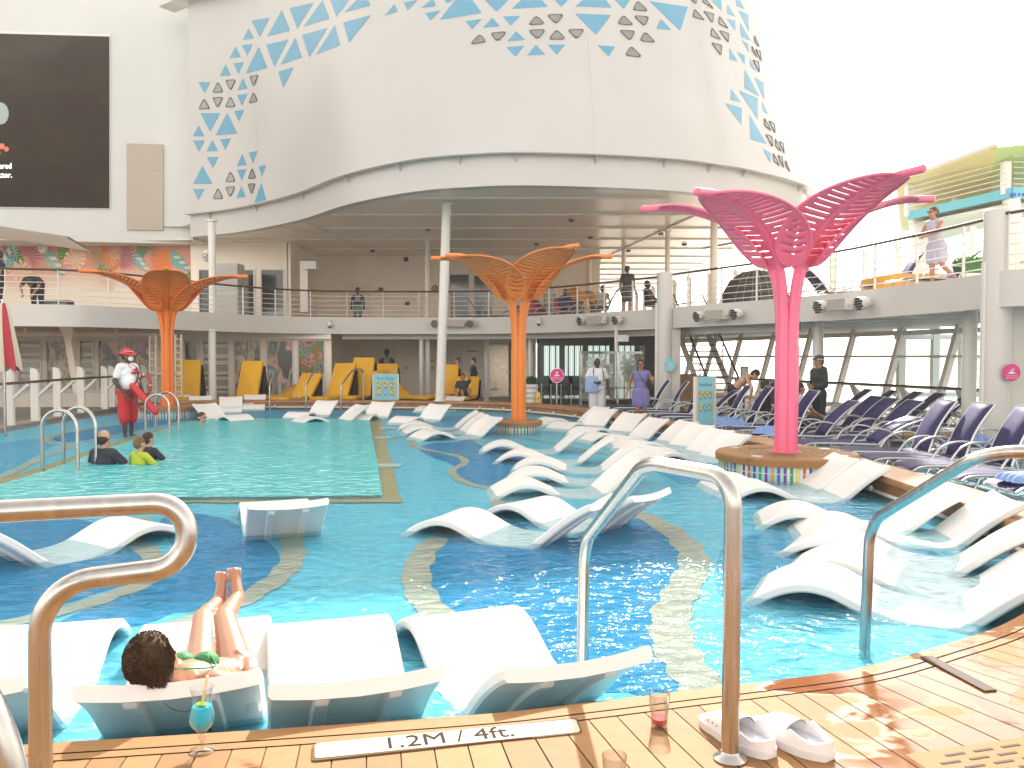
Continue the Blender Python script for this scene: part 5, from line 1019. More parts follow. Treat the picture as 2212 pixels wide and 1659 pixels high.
LST = [  # foot u,v ; head u,v ; label
 ((449, 890), (428, 854), 'left of three facing the camera by the left orange pedestal'), ((496, 890), (499, 858), 'middle of the row of three facing the camera below the yellow daybeds'), ((545, 889), (553, 850), 'right of the row of three facing the camera below the yellow daybeds'), ((372, 885), (386, 853), 'half hidden behind the left orange trunk'),
 ((562, 911), (411, 871), 'seen side on at the far pool edge behind the goggled swimmer'),
 ((628, 903), (712, 866), 'left one of the far pair beside the A shaped rail'), ((672, 910), (750, 877), 'right one of the far pair beside the A shaped rail'), ((758, 909), (838, 868), 'at the far edge left of the leaning column'), ((808, 886), (842, 854), 'facing the camera just below the pool rules board'),
 ((905, 889), (992, 857), 'farthest back by the foot of the leaning column'), ((842, 915), (966, 873), 'in front of the leaning column, crossing its foot'),
 ((862, 923), (1029, 889), 'farthest of three side by side left of the central pedestal'), ((870, 933), (1046, 895), 'middle of three side by side left of the central pedestal'), ((893, 946), (1069, 901), 'nearest of three side by side left of the central pedestal'),
 ((1168, 915), (1294, 880), 'farthest one right of the central orange trunk'), ((1192, 927), (1316, 884), 'second one right of the central orange trunk'), ((1250, 938), (1368, 894), 'below the woman in the lilac dress, left of a pair'), ((1290, 948), (1391, 906), 'below the woman in the lilac dress, right of a pair'),
 ((1325, 957), (1472, 912), 'first of the four backrests by the narrow pool rules sign, leftmost'), ((1348, 970), (1512, 919), 'second of the four backrests, directly under the narrow pool rules sign'), ((1368, 983), (1556, 929), 'third of the four backrests left of the pink palm pedestal'), ((1386, 994), (1592, 938), 'last of the four backrests, touching the pink palm pedestal'),
 ((1044, 970), (1256, 927), 'single one in mid pool right below the central pedestal'), ((1076, 990), (1317, 946), 'second in the mid pool fan, below the single one'), ((1117, 1008), (1366, 959), 'farthest of three tightly stacked ones in the mid pool fan'), ((1100, 1035), (1384, 977), 'middle of three tightly stacked ones in the mid pool fan'), ((1060, 1062), (1378, 994), 'nearest of the mid pool fan, just left of the bent handrail top'),
 ((925, 1133), (1281, 1082), 'nearer of the pair with backs turned, left of the central handrail'), ((1082, 1098), (1410, 1068), 'farther of the pair with backs turned, partly behind the central handrail'),
 ((372, 1140), (-84, 1118), 'at the left seen through the looped handrail'), ((400, 1055), (625, 1089), 'alone with its backrest turned to the camera below the deep pool'),
 ((1562, 1050), (1789, 988), 'farther of the pair leaning on the pink palm pedestal'), ((1603, 1066), (1850, 1003), 'nearer of the pair leaning on the pink palm pedestal'),
 ((1640, 1118), (2056, 1057), 'first behind the right handrail, its backrest standing apart by the teak rim'), ((1703, 1146), (2192, 1079), 'second behind the right handrail, with a sunlit narrow backrest'),
]
def put(foot, head, label):
    global used
    d = head - foot; d.z = 0; L = d.length; d.normalize(); rz = math.atan2(d.y, d.x); mid_ = (foot + head) / 2; o = V((mid_.x, mid_.y, 0)) - d * .885; place(LPt, used, o, rz, WT + label); used = 1
for (fu, fv), (hu, hv), lb in LST:
    f, h = W(fu, fv, WZ), W(hu, hv, .555)
    if 'turned to the camera' in lb: f = V((-2.5, 8.6, 0)); h = W(hu, hv, .555)
    if 'looped' in lb: d = V((-.57, -.83, 0)).normalized(); h = f + d * 1.77
    put(f, h, lb)
for (fu, fv), d, lb in [((1700, 1172), (.85, -.52), 'third behind the right handrail, hump lit in stripes'), ((1703, 1213), (.86, -.51), 'fourth behind the right handrail, next to the big sunlit one'), ((1631, 1262), (.90, -.436), 'big sunlit one in the right foreground in front of the right handrail'), ]:
    f = W(fu, fv, WZ); put(f, f + V((d[0], d[1], 0)).normalized() * 1.77, lb)
for hx, hy, dx, dy, lb in [(-2.15, 3.02, -.22, .976, 'leftmost of the foreground row, behind the looped handrail'), (-1.28, 3.075, -.257, .966, 'in the foreground row carrying the sunbather in the green bikini'), (-.576, 3.105, -.288, .957, 'empty one right of the sunbather behind the depth marker'), (.274, 3.29, -.376, .927, 'empty rightmost of the foreground row, its backrest turned toward the central handrail')]:
    h = V((hx, hy, 0)); d = V((dx, dy, 0)).normalized(); put(h + d * 1.77, h, lb)
# ---------------------------------------------------------------- sling sunbeds
def chaise_proto(ang, low=False):
    t = thing('sunbed', '', 'sunbed', group='navy sling sunbeds with silver frames'); a = R(ang); W2 = .31
    sp_ = catmull([(0, 0, .30), (.08, 0, .345), (.25, 0, .365), (.7, 0, .36), (1.15, 0, .345), (1.28, 0, .35)], 4)
    mb = MB(); mb.grid([[p + V((0, y, -.02 * (1 - abs(y) / .29) )) for y in (-.29, -.15, 0, .15, .29)] for p in sp_]); o = mb.build('seat', NAVY, t, smooth=True); q = o.modifiers.new('t', 'SOLIDIFY'); q.thickness = .012
    B = [V((1.26 + s_ * math.cos(a) - .05 * math.sin(math.pi * s_ / .85) * math.sin(a), 0, .36 + s_ * math.sin(a) + .05 * math.sin(math.pi * s_ / .85) * math.cos(a))) for s_ in [i * .85 / 8 for i in range(9)]]
    mb = MB(); mb.grid([[p + V((0, y, 0)) for y in (-.28, 0, .28)] for p in B]); o = mb.build('backrest', NAVY, t, smooth=True); q = o.modifiers.new('t', 'SOLIDIFY'); q.thickness = .012
    mb = MB(); 
    for sg in (-1, 1): mb.tube([p + V((0, sg * W2, -.005)) for p in sp_], .017, 6); mb.tube([p + V((0, sg * .295, 0)) for p in B], .017, 6)
    mb.tube([B[-1] + V((0, y, 0)) for y in (-.295, .295)], .018, 6); mb.tube([(.0, -W2, .29), (0, W2, .29)], .016, 6); mb.build('frame', SILVER, t, smooth=True)
    for sg in (-1, 1):
        mb = MB(); mb.tube(catmull([(.78, sg * .33, .34), (.92, sg * .34, .52), (1.12, sg * .345, .60), (1.35, sg * .345, .58), (1.58, sg * .34, .44), (1.68, sg * .335, .30), (1.72, sg * .33, .02)], 4), .016, 6); mb.build('armrest', SILVER, t, smooth=True)
        mb = MB(); mb.tube(catmull([(.22, sg * .30, .34), (.14, sg * .32, .18), (.20, sg * .33, .02)], 3), .015, 6); mb.tube([(.20, sg * .33, .02), (1.72, sg * .33, .02)], .012, 6) if 0 else None; mb.build('leg', SILVER, t, smooth=True)
    mb = MB(); mb.tube([(.2, -.33, .1), (.2, .33, .1)], .011, 5)
    for x in [.35 + .12 * k for k in range(9)]: mb.tube([(x, -.3, .30 - .05), (x + .1, 0, .2), (x, .3, .25)], .006, 4)
    mb.tube([(1.7, -.33, .12), (1.7, .33, .12)], .011, 5); mb.build('understretcher', SILVER, t, smooth=True); return t
CH = {62: chaise_proto(62), 45: chaise_proto(45), 28: chaise_proto(28)}; cu_ = {62: 0, 45: 0, 28: 0}
def bed(x, y, z, rz, ang, label, group=None):
    cu_[ang] += 1; return place(CH[ang], cu_[ang] > 1, (x, y, z), rz, label, group)
row1 = [(2.75, 23.4, 62, 'farthest back in the front row, beside the woman in the lilac dress'), (3.0, 22.2, 62, 'second from the far end of the front row by the central pier'), (3.25, 21.1, 62, 'third in the front row, behind the narrow pool rules sign'), (3.5, 20.0, 45, 'fourth from the far end of the front row, half behind the narrow sign'), (3.75, 19.1, 62, 'beside the bending bare-backed man'),
 (3.95, 18.2, 62, 'with a crumpled towel on it, first right of the bending man'), (4.1, 17.3, 62, 'front row, just left of the pink trunk, carrying a blue towel'), (4.25, 16.3, 62, 'front row, directly right of the pink trunk'), (4.4, 15.3, 45, 'right of the pink trunk with a blue towel hanging off it'),
 (4.75, 13.9, 28, 'flatter reclined one with its backrest bleached by the sun'), (4.95, 12.7, 62, 'first of three tall sunlit ones at the right, left one'), (5.05, 11.9, 62, 'second of three tall sunlit ones at the right, middle one'), (5.2, 11.05, 62, 'third of three tall sunlit ones at the right, nearest the pier'), (5.38, 10.2, 62, 'behind the right handrail, cut by the right edge of the picture'), (5.5, 9.35, 62, 'nearest at the right edge with a folded blue towel on its end')]
for x, y, a_, lb in row1: bed(x, y, 0, R(random.uniform(-4, 1)), a_, 'navy sunbed ' + lb)
for x, y, a_, lb in [(5.6, 16.9, 45, 'middle row, beside the hooded man'), (5.55, 16.1, 45, 'middle row, second to the right of the hooded man'), (5.6, 15.3, 45, 'middle row, third to the right of the hooded man'), (5.75, 14.4, 45, 'middle row, last before the sunlit three'), (6.6, 12.2, 62, 'middle row, in shade between the sunlit three and the big pier'), (6.5, 13.2, 45, 'middle row, carrying a blue towel near the big pier'), (5.0, 20.6, 62, 'second row, right of the bending man'), (5.2, 21.8, 62, 'second row, behind the bending man')]: bed(x, y, 0, R(random.uniform(-6, 4)), a_, 'navy sunbed ' + lb)
for i, (u, x, y) in enumerate([(1860, 7.0, 20.9), (1911, 7.25, 20.1), (1959, 7.5, 19.4), (2001, 7.65, 18.7), (2061, 7.95, 18.0), (2106, 8.1, 17.3)]): bed(x, y, 0, R(-8), 45, 'dark sunbed in the back row along the sea windows, ' + ['first', 'second', 'third', 'fourth', 'fifth', 'sixth'][i] + ' from the left')
for x, y, a_, rz, lb in [(X_(1050, 34), 34, 62, 185, 'grey blue sunbed on the upper deck right behind the leaning column'), (X_(1020, 33.4), 33.4, 62, 5, 'lone sunbed on the upper deck, left of the others'), (X_(1090, 33.6), 33.6, 45, 0, 'navy sunbed on the upper deck left of the central palm'), (X_(1160, 31.6), 31.6, 62, 0, 'navy sunbed on the upper deck right of the central palm trunk'), (X_(1232, 30.2), 30.2, 62, 0, 'navy sunbed on the upper deck in front of the yellow pods'), (X_(1290, 29.3), 29.3, 62, 0, 'navy sunbed on the upper deck left of the standing man in black'), (8.2, 21.2, 45, 185, 'sunbed on the upper deck right of the pink palm, first'), (8.7, 19.4, 62, 0, 'sunbed on the upper deck behind the lamp pair')]: 
    bed(x - (.9 if rz < 90 else -.9), y, 3.05, R(rz), a_, lb, 'navy sunbeds on the upper deck')
bed(8.0, 17.6, 3.05, R(3), 45, 'sunbed on the upper deck left of the leaning woman', 'navy sunbeds on the upper deck')
# ---------------------------------------------------------------- yellow daybeds
def daybed(u, y, rz, kind, label, back=65, wb=.62, hb=1.25, lift=0):
    p = V((X_(u, y), y, 0)); t = thing('daybed', label, 'daybed', p, R(rz), 'yellow daybeds behind the far pool rim')
    MB().prism([(-.45, -.85), (.45, -.85), (.45, 1.05), (-.45, 1.05)], .05, .36).build('base', BLACKF, t)
    c = rounded_slab(wb + .1, 1.15, .11); o = c.build('seat_cushion', YEL, t, smooth=True); o.data.transform(Matrix.Translation((0, -.22, .45)))
    o = rounded_slab(wb + .14, hb, .12).build('back_cushion', YEL, t, smooth=True); o.data.transform(Matrix.Translation((0, .35, .44)) @ Matrix.Rotation(R(back), 4, 'X') @ Matrix.Translation((0, hb / 2, 0)))
    mb = MB(); b_ = R(back); e = V((0, .35 + math.cos(b_) * hb * .9, .4 + math.sin(b_) * hb * .9))
    for sg in (-1, 1): mb.add([V((sg * .42, .45, .36)), V((sg * .42, 1.0, .36)), e + V((sg * .42, .05, -.05))], [(0, 1, 2)])
    mb.add([V((-.42, 1.0, .36)), V((.42, 1.0, .36)), e + V((.42, .08, 0)), e + V((-.42, .08, 0))], [(0, 1, 2, 3)]); mb.build('back_support', BLACKF, t)
    return t
def rounded_slab(w_, l_, h_, e=.03):
    mb = MB(); x, y, z = w_ / 2, l_ / 2, h_ / 2; rows = []
    def ring(ix, z_): 
        out = []
        for cx, cy, a0 in ((x - .06, y - .06, 0), (-x + .06, y - .06, 90), (-x + .06, -y + .06, 180), (x - .06, -y + .06, 270)):
            for k in range(5): a = R(a0 + k * 22.5); out.append(V((cx + (.06 - ix) * math.cos(a), cy + (.06 - ix) * math.sin(a), z_)))
        return out
    rr = [ring(e, -z), ring(.005, -z + e * .5), ring(0, 0), ring(.005, z - e * .5), ring(e, z)]; mb.grid(rr, closed=True); k = len(rr[0]); mb.f += [tuple(range(k))[::-1], tuple(4 * k + j for j in range(k))]; mb.m += [0, 0]; return mb
daybed(397, 26.4, 4, 0, 'yellow daybed standing upright right beside the left orange trunk', 80)
daybed(520, 26.6, -14, 0, 'yellow daybed leaning back just right of the lower white column', 72)
daybed(590, 27.6, -50, 0, 'low yellow daybed half folded, left of the one holding sandals', 28, hb=1.1)
daybed(635, 26.6, -22, 0, 'yellow daybed with sandals on it left of the second entry rail', 50, hb=1.0)
daybed(716, 26.8, -18, 0, 'yellow daybed behind the A shaped rail, left of a pair', 62)
daybed(768, 27.4, -14, 0, 'yellow daybed behind the A shaped rail, taller right of a pair', 74, hb=1.35)
daybed(832, 29.2, 0, 0, 'yellow daybed peeping over the pool rules board', 80, hb=1.1)
daybed(892, 27.2, 62, 0, 'yellow daybed seen from its dark side, right of the pool rules board', 40, hb=1.3)
daybed(958, 28.2, -10, 0, 'yellow daybed just right of the leaning column', 74, hb=1.1)
daybed(1003, 27.4, -8, 0, 'yellow daybed on which a man in black is lying', 60, hb=.75)
mb = MB(); p = WY(649, 838 - 6, 26.0)
for dx in (-.07, .07): mb.ell((p.x + dx, p.y - .35, .53), (.05, .13, .025))
tag(mb.build('sandals', SIGNW, smooth=True), 'pair of pale sandals left on a yellow daybed', 'sandals')
# ---------------------------------------------------------------- people
SK = dict(dark=mat('skin_dark', (.055, .03, .02), .45, noise=.05, nscale=8, sss=.0), tan=mat('skin_tan', (.35, .155, .085), .42, noise=.06, nscale=8), light=mat('skin_light', (.52, .29, .20), .45, noise=.06, nscale=8))
BASE = dict(head=(0, 0, 1.62), neck=(0, .015, 1.46), shL=(.185, .01, 1.41), elL=(.25, .03, 1.13), wrL=(.26, -.05, .89), shR=(-.185, .01, 1.41), elR=(-.25, .03, 1.13), wrR=(-.26, -.05, .89),
            hiL=(.095, .01, .93), knL=(.11, -.01, .50), anL=(.12, .03, .09), hiR=(-.095, .01, .93), knR=(-.11, -.01, .50), anR=(-.12, .03, .09), face=(0, -1, 0), toeL=(.14, -.17, .035), toeR=(-.14, -.17, .035))
def person(label, loc, rz, pose=None, s=1.0, fat=1.0, skin='light', hair=('short', (.03, .02, .015)), top=None, bottom=None, vox=.013, face=True, glasses=None, extra=None, feet=True, cat='person', belly=0):
    J = {k: V(v) for k, v in BASE.items()}
    for k, v in (pose or {}).items(): J[k] = V(v)
    t = thing('person', label, cat, loc, rz); t.scale = (s, s, s); sk = SK[skin]
    pel = (J['hiL'] + J['hiR']) / 2; sh = (J['shL'] + J['shR']) / 2; ax = (sh - pel).normalized(); lat = (J['shL'] - J['shR']).normalized(); fw = lat.cross(ax).normalized(); lat = ax.cross(fw).normalized() * -1 if 0 else lat
    Mt = Matrix((lat, -fw, ax)).transposed()
    latp = (J['hiL'] - J['hiR']).normalized(); Mp = Matrix((latp, latp.cross(ax).normalized() * -1, ax)).transposed()
    def torso(mb, g=0, lo=0, n=16):
        Lt = (sh - pel).length
        mb.ell(pel + ax * .03, (.165 * fat + g, .12 * fat + g, .13 + g), Mp, n); mb.ell(pel + ax * Lt * .42 + fw * (-.0 + belly * -1 * -1) * 1.0 if 0 else pel + ax * Lt * .40 + fw * belly, (.135 * fat + g + belly * .5, .105 * fat + g + belly * .8, .17 + g), Mt, n)
        mb.ell(pel + ax * Lt * .74, (.165 * fat + g, .115 * fat + g, .17 + g), Mt, n); mb.cap(J['shL'] - lat * .03, J['shR'] + lat * .03, .062 * fat + g, .062 * fat + g); mb.cap(sh + ax * .0, J['neck'], .075 + g * .5, .058 + g * .3)
    mb = MB(); torso(mb); hc = J['head']; mb.cap(J['neck'] - ax * .02, hc - V((0, 0, .03)), .058 * fat ** .5, .055)
    fv = J['face'].normalized(); upv = (hc - J['neck']).normalized(); upv = (V((0, 0, 1)) * .5 + upv * .5).normalized(); 
    if abs(fv.dot(upv)) > .95: upv = V((0, 0, 1)) if abs(fv.z) < .9 else V((0, 1, 0))
    sd = upv.cross(fv).normalized() * -1; upv = sd.cross(fv).normalized(); upv = upv if upv.dot(hc - J['neck']) > 0 or abs(fv.z) < .9 else -upv; Mh = Matrix((sd, -fv, upv)).transposed()
    P = lambda x, y, z: hc + Mh @ V((x, y, z))
    mb.ell(P(0, .01, .035), (.078, .097, .095), Mh, 16); mb.ell(P(0, -.025, -.035), (.058, .065, .075), Mh, 14); mb.ell(P(0, -.06, -.085), (.03, .028, .025), Mh, 10)
    mb.cap(P(0, -.088, .015), P(0, -.108, -.022), .010, .016, 8); mb.ell(P(0, -.085, -.055), (.026, .014, .012), Mh, 8)
    for sg in (1, -1): mb.ell(P(sg * .078, .015, -.002), (.012, .022, .033), Mh, 8)
    for S_ in 'LR':
        mb.cap(J['sh' + S_], J['el' + S_], .050 * fat, .040 * fat ** .7); mb.cap(J['el' + S_], J['wr' + S_], .040 * fat ** .7, .027); m1 = J['el' + S_].lerp(J['wr' + S_], .25); mb.ell(m1, (.043 * fat ** .7,) * 3, None, 10)
        d = (J['wr' + S_] - J['el' + S_]).normalized(); hd = J.get('hd' + S_, d); hd = V(hd).normalized(); side = hd.cross(V((0, 1, .2))); side = side.normalized() if side.length > .2 else V((1, 0, 0)); side = J.get('pl' + S_, side); side = V(side).normalized(); pn = hd.cross(side).normalized()
        w_ = J['wr' + S_]; mb.cap(w_, w_ + hd * .075, .026, .030, 8); mb.cap(w_ + hd * .075 - side * .022, w_ + hd * .075 + side * .022, .019, .019, 8)
        for q, (off, L) in enumerate([(-.030, .068), (-.010, .082), (.010, .078), (.030, .06)]):
            a = w_ + hd * .085 + side * off; b = a + (hd * .9 + pn * .3).normalized() * L * .5; c = b + (hd * .6 + pn * .8).normalized() * L * .5; mb.cap(a, b, .0105, .0095, 6); mb.cap(b, c, .0095, .008, 6)
        a = w_ + hd * .03 - side * .025; b = a + (hd * .7 - side * .7 + pn * .3).normalized() * .045; mb.cap(a, b, .013, .011, 6); mb.cap(b, b + (hd + pn * .3).normalized() * .03, .011, .009, 6)
        mb.cap(J['hi' + S_], J['kn' + S_], .088 * fat, .058 * fat ** .6); mb.cap(J['kn' + S_], J['an' + S_], .055 * fat ** .6, .036); cf = J['kn' + S_].lerp(J['an' + S_], .28); nb = (J['kn' + S_] - J['hi' + S_]).normalized(); ca = (J['an' + S_] - J['kn' + S_]).normalized(); bk = (-fw if 0 else (nb - ca * nb.dot(ca))); bk = bk.normalized() if bk.length > .2 else fw * -1; mb.ell(cf + (-1 * fv * .0), (.056 * fat ** .6,) * 3, None, 10)
        if feet:
            an, to = J['an' + S_], J['toe' + S_]; td = (to - an).normalized(); hl = an + (an - J['kn' + S_]).normalized() * .045 - td * .02; mb.cap(hl, to, .036, .026, 10); mb.cap(an, to, .036, .022, 10); sw = td.cross((J['kn' + S_] - an).normalized()).normalized()
            for q in range(5): o_2 = to + sw * (-.032 + q * .016) ; mb.cap(o_2 - td * .02, o_2 + td * (.028 - q * .004), .0125 - q * .0008, .0105 - q * .0008, 6)
    if extra and 'body' in extra: extra['body'](mb, J, P, Mh)
    remesh(mb.build('body', sk, t), vox)
    if face:
        e = MB(); 
        for sg in (1, -1): e.ell(P(sg * .030, -.083, .018), (.012, .009, .006), Mh, 8)
        e.build('eyes', mat('eye_dark', (.02, .015, .012), .2), t, smooth=True); e = MB(); e.ell(P(0, -.098, -.055), (.021, .006, .006), Mh, 8); e.build('mouth', mat('lips', (.25, .07, .06), .5), t, smooth=True)
    if glasses:
        e = MB(); 
        for sg in (1, -1): e.ell(P(sg * .032, -.090, .018), (.027, .010, .018), Mh, 12)
        e.cap(P(-.01, -.1, .022), P(.01, -.1, .022), .004, .004, 6)
        for sg in (1, -1): e.cap(P(sg * .058, -.085, .022), P(sg * .084, .01, .018), .004, .004, 6)
        e.build('sunglasses', mat('black_gloss', (.01, .01, .01), .1), t, smooth=True)
    if hair:
        hm = mat('hair_%02d' % (hash(hair[1]) % 97), hair[1], .65, noise=.2, nscale=20, bump=.5, bscale=70, stretch=(3, 3, .6)); e = MB(); k = hair[0]
        if k != 'bald':
            e.ell(P(0, .022, .055), (.087, .100, .088), Mh, 18); e.ell(P(0, .055, .0), (.078, .068, .085), Mh, 16)
            if k == 'long': 
                for sg in (1, -1): e.cap(P(sg * .07, .03, .02), P(sg * .075, .03, -.16), .035, .02)
                e.cap(P(0, .08, .02), P(0, .085, -.18), .065, .04)
            if k == 'bun': e.ell(P(0, .125, .04), (.05, .05, .05), Mh, 12)
        else:
            e.ell(P(0, .055, -.01), (.083, .064, .078), Mh, 16)
            for sg in (1, -1): e.ell(P(sg * .06, .03, .0), (.028, .06, .04), Mh, 12)
        remesh(e.build('hair', hm, t), .012, 2)
    def limb(mb, a, b, ra, rb, f0, f1):
        A, B = J[a], J[b]; mb.cap(A.lerp(B, f0), A.lerp(B, f1), ra + (rb - ra) * f0, ra + (rb - ra) * f1)
    if top:
        e = MB(); kind, col = top[0], top[1]; torso(e, .014)
        if kind in ('tee', 'hoodie', 'long'):
            for S_ in 'LR':
                limb(e, 'sh' + S_, 'el' + S_, .060 * fat, .056 * fat, 0, .62 if kind == 'tee' else 1)
                if kind != 'tee': limb(e, 'el' + S_, 'wr' + S_, .056 * fat ** .7, .042, 0, .95)
        if kind == 'hoodie': e.ell(J['neck'] - fv * .08, (.13, .09, .07), None, 12)
        if kind == 'dress':
            hem = J['knL'].lerp(J['hiL'], .35); hem2 = J['knR'].lerp(J['hiR'], .35); e.cap(J['hiL'], hem + V((.03, 0, 0)), .125 * fat, .105 * fat, 16); e.cap(J['hiR'], hem2 - V((.03, 0, 0)), .125 * fat, .105 * fat, 16); e.cap(pel, (hem + hem2) / 2, .13 * fat, .12 * fat, 16)
        o = e.build('top' if kind != 'dress' else 'dress', mat('cloth_' + label[:18].replace(' ', '_'), col, .8, noise=.08, nscale=9, bump=.35, bscale=14), t); remesh(o, vox, 3)
    if bottom:
        e = MB(); f1 = {'shorts': .72, 'long': 1.0, 'brief': .12, 'baggy': 1.0}[bottom[0]]; e.ell(pel + ax * .02, (.185 * fat, .14 * fat, .13), Mp, 16)
        for S_ in 'LR':
            limb(e, 'hi' + S_, 'kn' + S_, .105 * fat, (.10 if bottom[0] in ('shorts', 'baggy') else .075) * fat, 0, f1)
            if bottom[0] == 'long': limb(e, 'kn' + S_, 'an' + S_, .075 * fat ** .6, .06, 0, .95)
            if bottom[0] == 'baggy': limb(e, 'kn' + S_, 'an' + S_, .098 * fat, .075 * fat, 0, .22)
        o = e.build('shorts' if bottom[0] != 'long' else 'trousers', mat('cloth2_' + label[:18].replace(' ', '_'), bottom[1], .8, noise=.1, nscale=12, bump=.4, bscale=12) if not isinstance(bottom[1], bpy.types.Material) else bottom[1], t); remesh(o, vox, 3)
    if extra and 'after' in extra: extra['after'](t, J, P, Mh)
    return t
def G(u, v, h=0): return W(u, v, h)
# lifeguard
RED = mat('lifeguard_red', (.50, .012, .02), .6, noise=.08, nscale=6, bump=.3, bscale=14)
def lg_after(t, J, P, Mh):
    e = MB(); e.ell(P(0, .015, .085), (.098, .112, .075), Mh, 18); rim = []
    for r_, z_ in ((.10, .065), (.135, .045), (.175, .03), (.176, .036), (.10, .075)): rim.append([P(r_ * math.cos(a * .3307) * .92, .01 + r_ * math.sin(a * .3307), z_ + .02 * math.sin(a * .66 + 1)) for a in range(19)])
    e.grid(rim, closed=True); e.build('sun_hat', RED, t, smooth=True); text('hat_lettering', 'LIFEGUARD', .034, SIGNW, frame(P(.055, -.095, .09), (Mh @ V((-.86, -.5, 0))) * -1, Mh @ V((0, -.1, 1))), t, ext=.004)
    e = MB(); e.ell(P(0, -.083, -.045), (.055, .042, .052), Mh, 16); e.build('face_mask', SIGNW, t, smooth=True); e = MB()
    for sg in (1, -1): e.cap(P(sg * .05, -.08, -.03), P(sg * .08, .01, 0), .003, .003, 6)
    e.build('mask_strap', SIGNW, t)
    # rescue tube
    e = MB(); a, b = V((.10, -.30, 1.00)), V((-.16, -.62, .42)); a, b = V((-.02, -.25, 1.02)), V((.16, -.62, .47)); 
    e.cap(V((-.10, -.24, 1.05)), V((.03, -.66, .56)), .068, .068, 14); remesh(e.build('rescue_tube', mat('tube_red', (.55, .02, .03), .45), t), .02, 2)
    e = MB(); e.tube(catmull([(-.12, -.2, .92), (-.16, -.35, .72), (-.05, -.6, .52)], 6), .012, 6); e.tube(catmull([(.17, -.02, 1.44), (.1, -.17, 1.3), (-.03, -.24, 1.12), (-.14, -.14, .95), (-.19, .02, .93)], 8), .017, 6); e.tube(catmull([(.17, .02, 1.44), (.05, .15, 1.25), (-.12, .16, 1.05)], 8), .017, 6); e.build('strap', DARK, t, smooth=True)
    e = MB(); e.tube(catmull([(-.06, -.08, 1.46), (-.03, -.18, 1.35), (.02, -.24, 1.12), (.05, -.16, 1.4), (.07, -.06, 1.46)], 8), .006, 5); e.ell((.02, -.26, 1.1), (.02, .02, .03)); e.build('whistle_cord', RED, t, smooth=True)
    e = MB(); e.ell((0, .20, .93), (.09, .08, .10)); e.build('waist_pouch', mat('pouch', (.30, .02, .08), .6), t, smooth=True); e = MB(); e.ell((0, .22, 1.03), (.07, .05, .05)); e.build('pouch_flap', DARK, t, smooth=True)
    text('shirt_lettering', 'LIFE\nGUARD', .06, RED, frame((.045, -.172, 1.33), (1, 0, 0), (0, -.15, 1)), t, ext=.012)
p = W(278, 950, .10); 
person('lifeguard in a red hat, white tee and red shorts holding a rescue tube', (p.x, p.y, .10), R(68), dict(elR=(-.27, .05, 1.14), wrR=(-.20, -.16, .90), elL=(.26, .0, 1.14), wrL=(.15, -.22, .95), anL=(.12, .06, .09), anR=(-.10, -.02, .09), knL=(.12, .04, .5)), s=1.04, fat=1.15, skin='dark', hair=('short', (.012, .01, .01)), top=('tee', (.78, .78, .80)), bottom=('baggy', RED), glasses=None, extra=dict(after=lg_after), belly=.045, face=True)
# three bathers by the ladder
def bather(label, u, v, yaw, s, **k):
    p = W(u, v, WZ); return person(label, (p.x, p.y, WZ - 1.26 * s), R(yaw), s=s, pose=dict(elL=(.36, -.1, 1.2), wrL=(.34, -.3, 1.1), elR=(-.36, -.1, 1.2), wrR=(-.34, -.3, 1.1)), **k)
bather('balding man in a dark rash top in the pool by the ladder hoop', 226, 1001, 160, 1.0, fat=1.12, skin='light', hair=('bald', (.02, .015, .012)), top=('tee', (.02, .025, .045)))
bather('fair haired boy with a lime vest in the pool, nearest of two boys', 303, 1002, 150, .80, skin='light', hair=('short', (.16, .09, .045)), top=('tee', (.40, .48, .03)))
bather('dark haired boy in a black top in the pool, behind the fair haired boy', 322, 992, 150, .84, skin='light', hair=('short', (.035, .02, .012)), top=('tee', (.015, .017, .03)))
def gog(t, J, P, Mh):
    e = MB(); 
    for sg in (1, -1): e.ell(P(sg * .032, -.092, .018), (.026, .012, .02), Mh, 10)
    e.build('goggles', DARK, t, smooth=True); e = MB(); e.tube([P(.087 * math.cos(a * .4 ), .01 + .10 * math.sin(a * .4), .015) for a in range(-1, 10)], .007, 5); e.build('goggle_strap', SIGNW, t)
p = W(437, 917, WZ); person('goggled swimmer whose head sticks out of the deep pool at the far left', (p.x, p.y, WZ - 1.47), R(60), s=1, skin='light', hair=('short', (.03, .02, .018)), extra=dict(after=gog), feet=False)
# walking pair
p = WY(988, 863, 31.5); person('man with glasses in a blue sleeveless top walking left behind the yellow daybeds', (p.x, 31.5, 0), R(-80), dict(elL=(.2, .1, 1.15), wrL=(.22, -.12, 1.0), anL=(.1, .3, .12), knL=(.1, .05, .5), knR=(-.1, -.12, .5), anR=(-.1, -.1, .09), toeL=(.1, .12, .03), toeR=(-.1, -.3, .035)), s=1.0, skin='light', hair=('short', (.08, .05, .03)), top=('vest', (.14, .22, .42)), bottom=('shorts', (.05, .05, .06)), glasses=1)
p = WY(1022, 863, 31.0); person('dark haired man in a long black top and patterned shorts walking left', (p.x, 31.0, 0), R(-80), dict(elL=(.24, .1, 1.15), wrL=(.22, -.02, .93), knR=(-.1, -.13, .5), anR=(-.1, .05, .09), toeR=(-.1, -.15, .03), knL=(.1, .1, .5), anL=(.1, .28, .14), toeL=(.1, .12, .04)), s=.99, skin='light', hair=('short', (.015, .012, .01)), top=('long', (.015, .015, .02)), bottom=('shorts', (.10, .11, .10)))
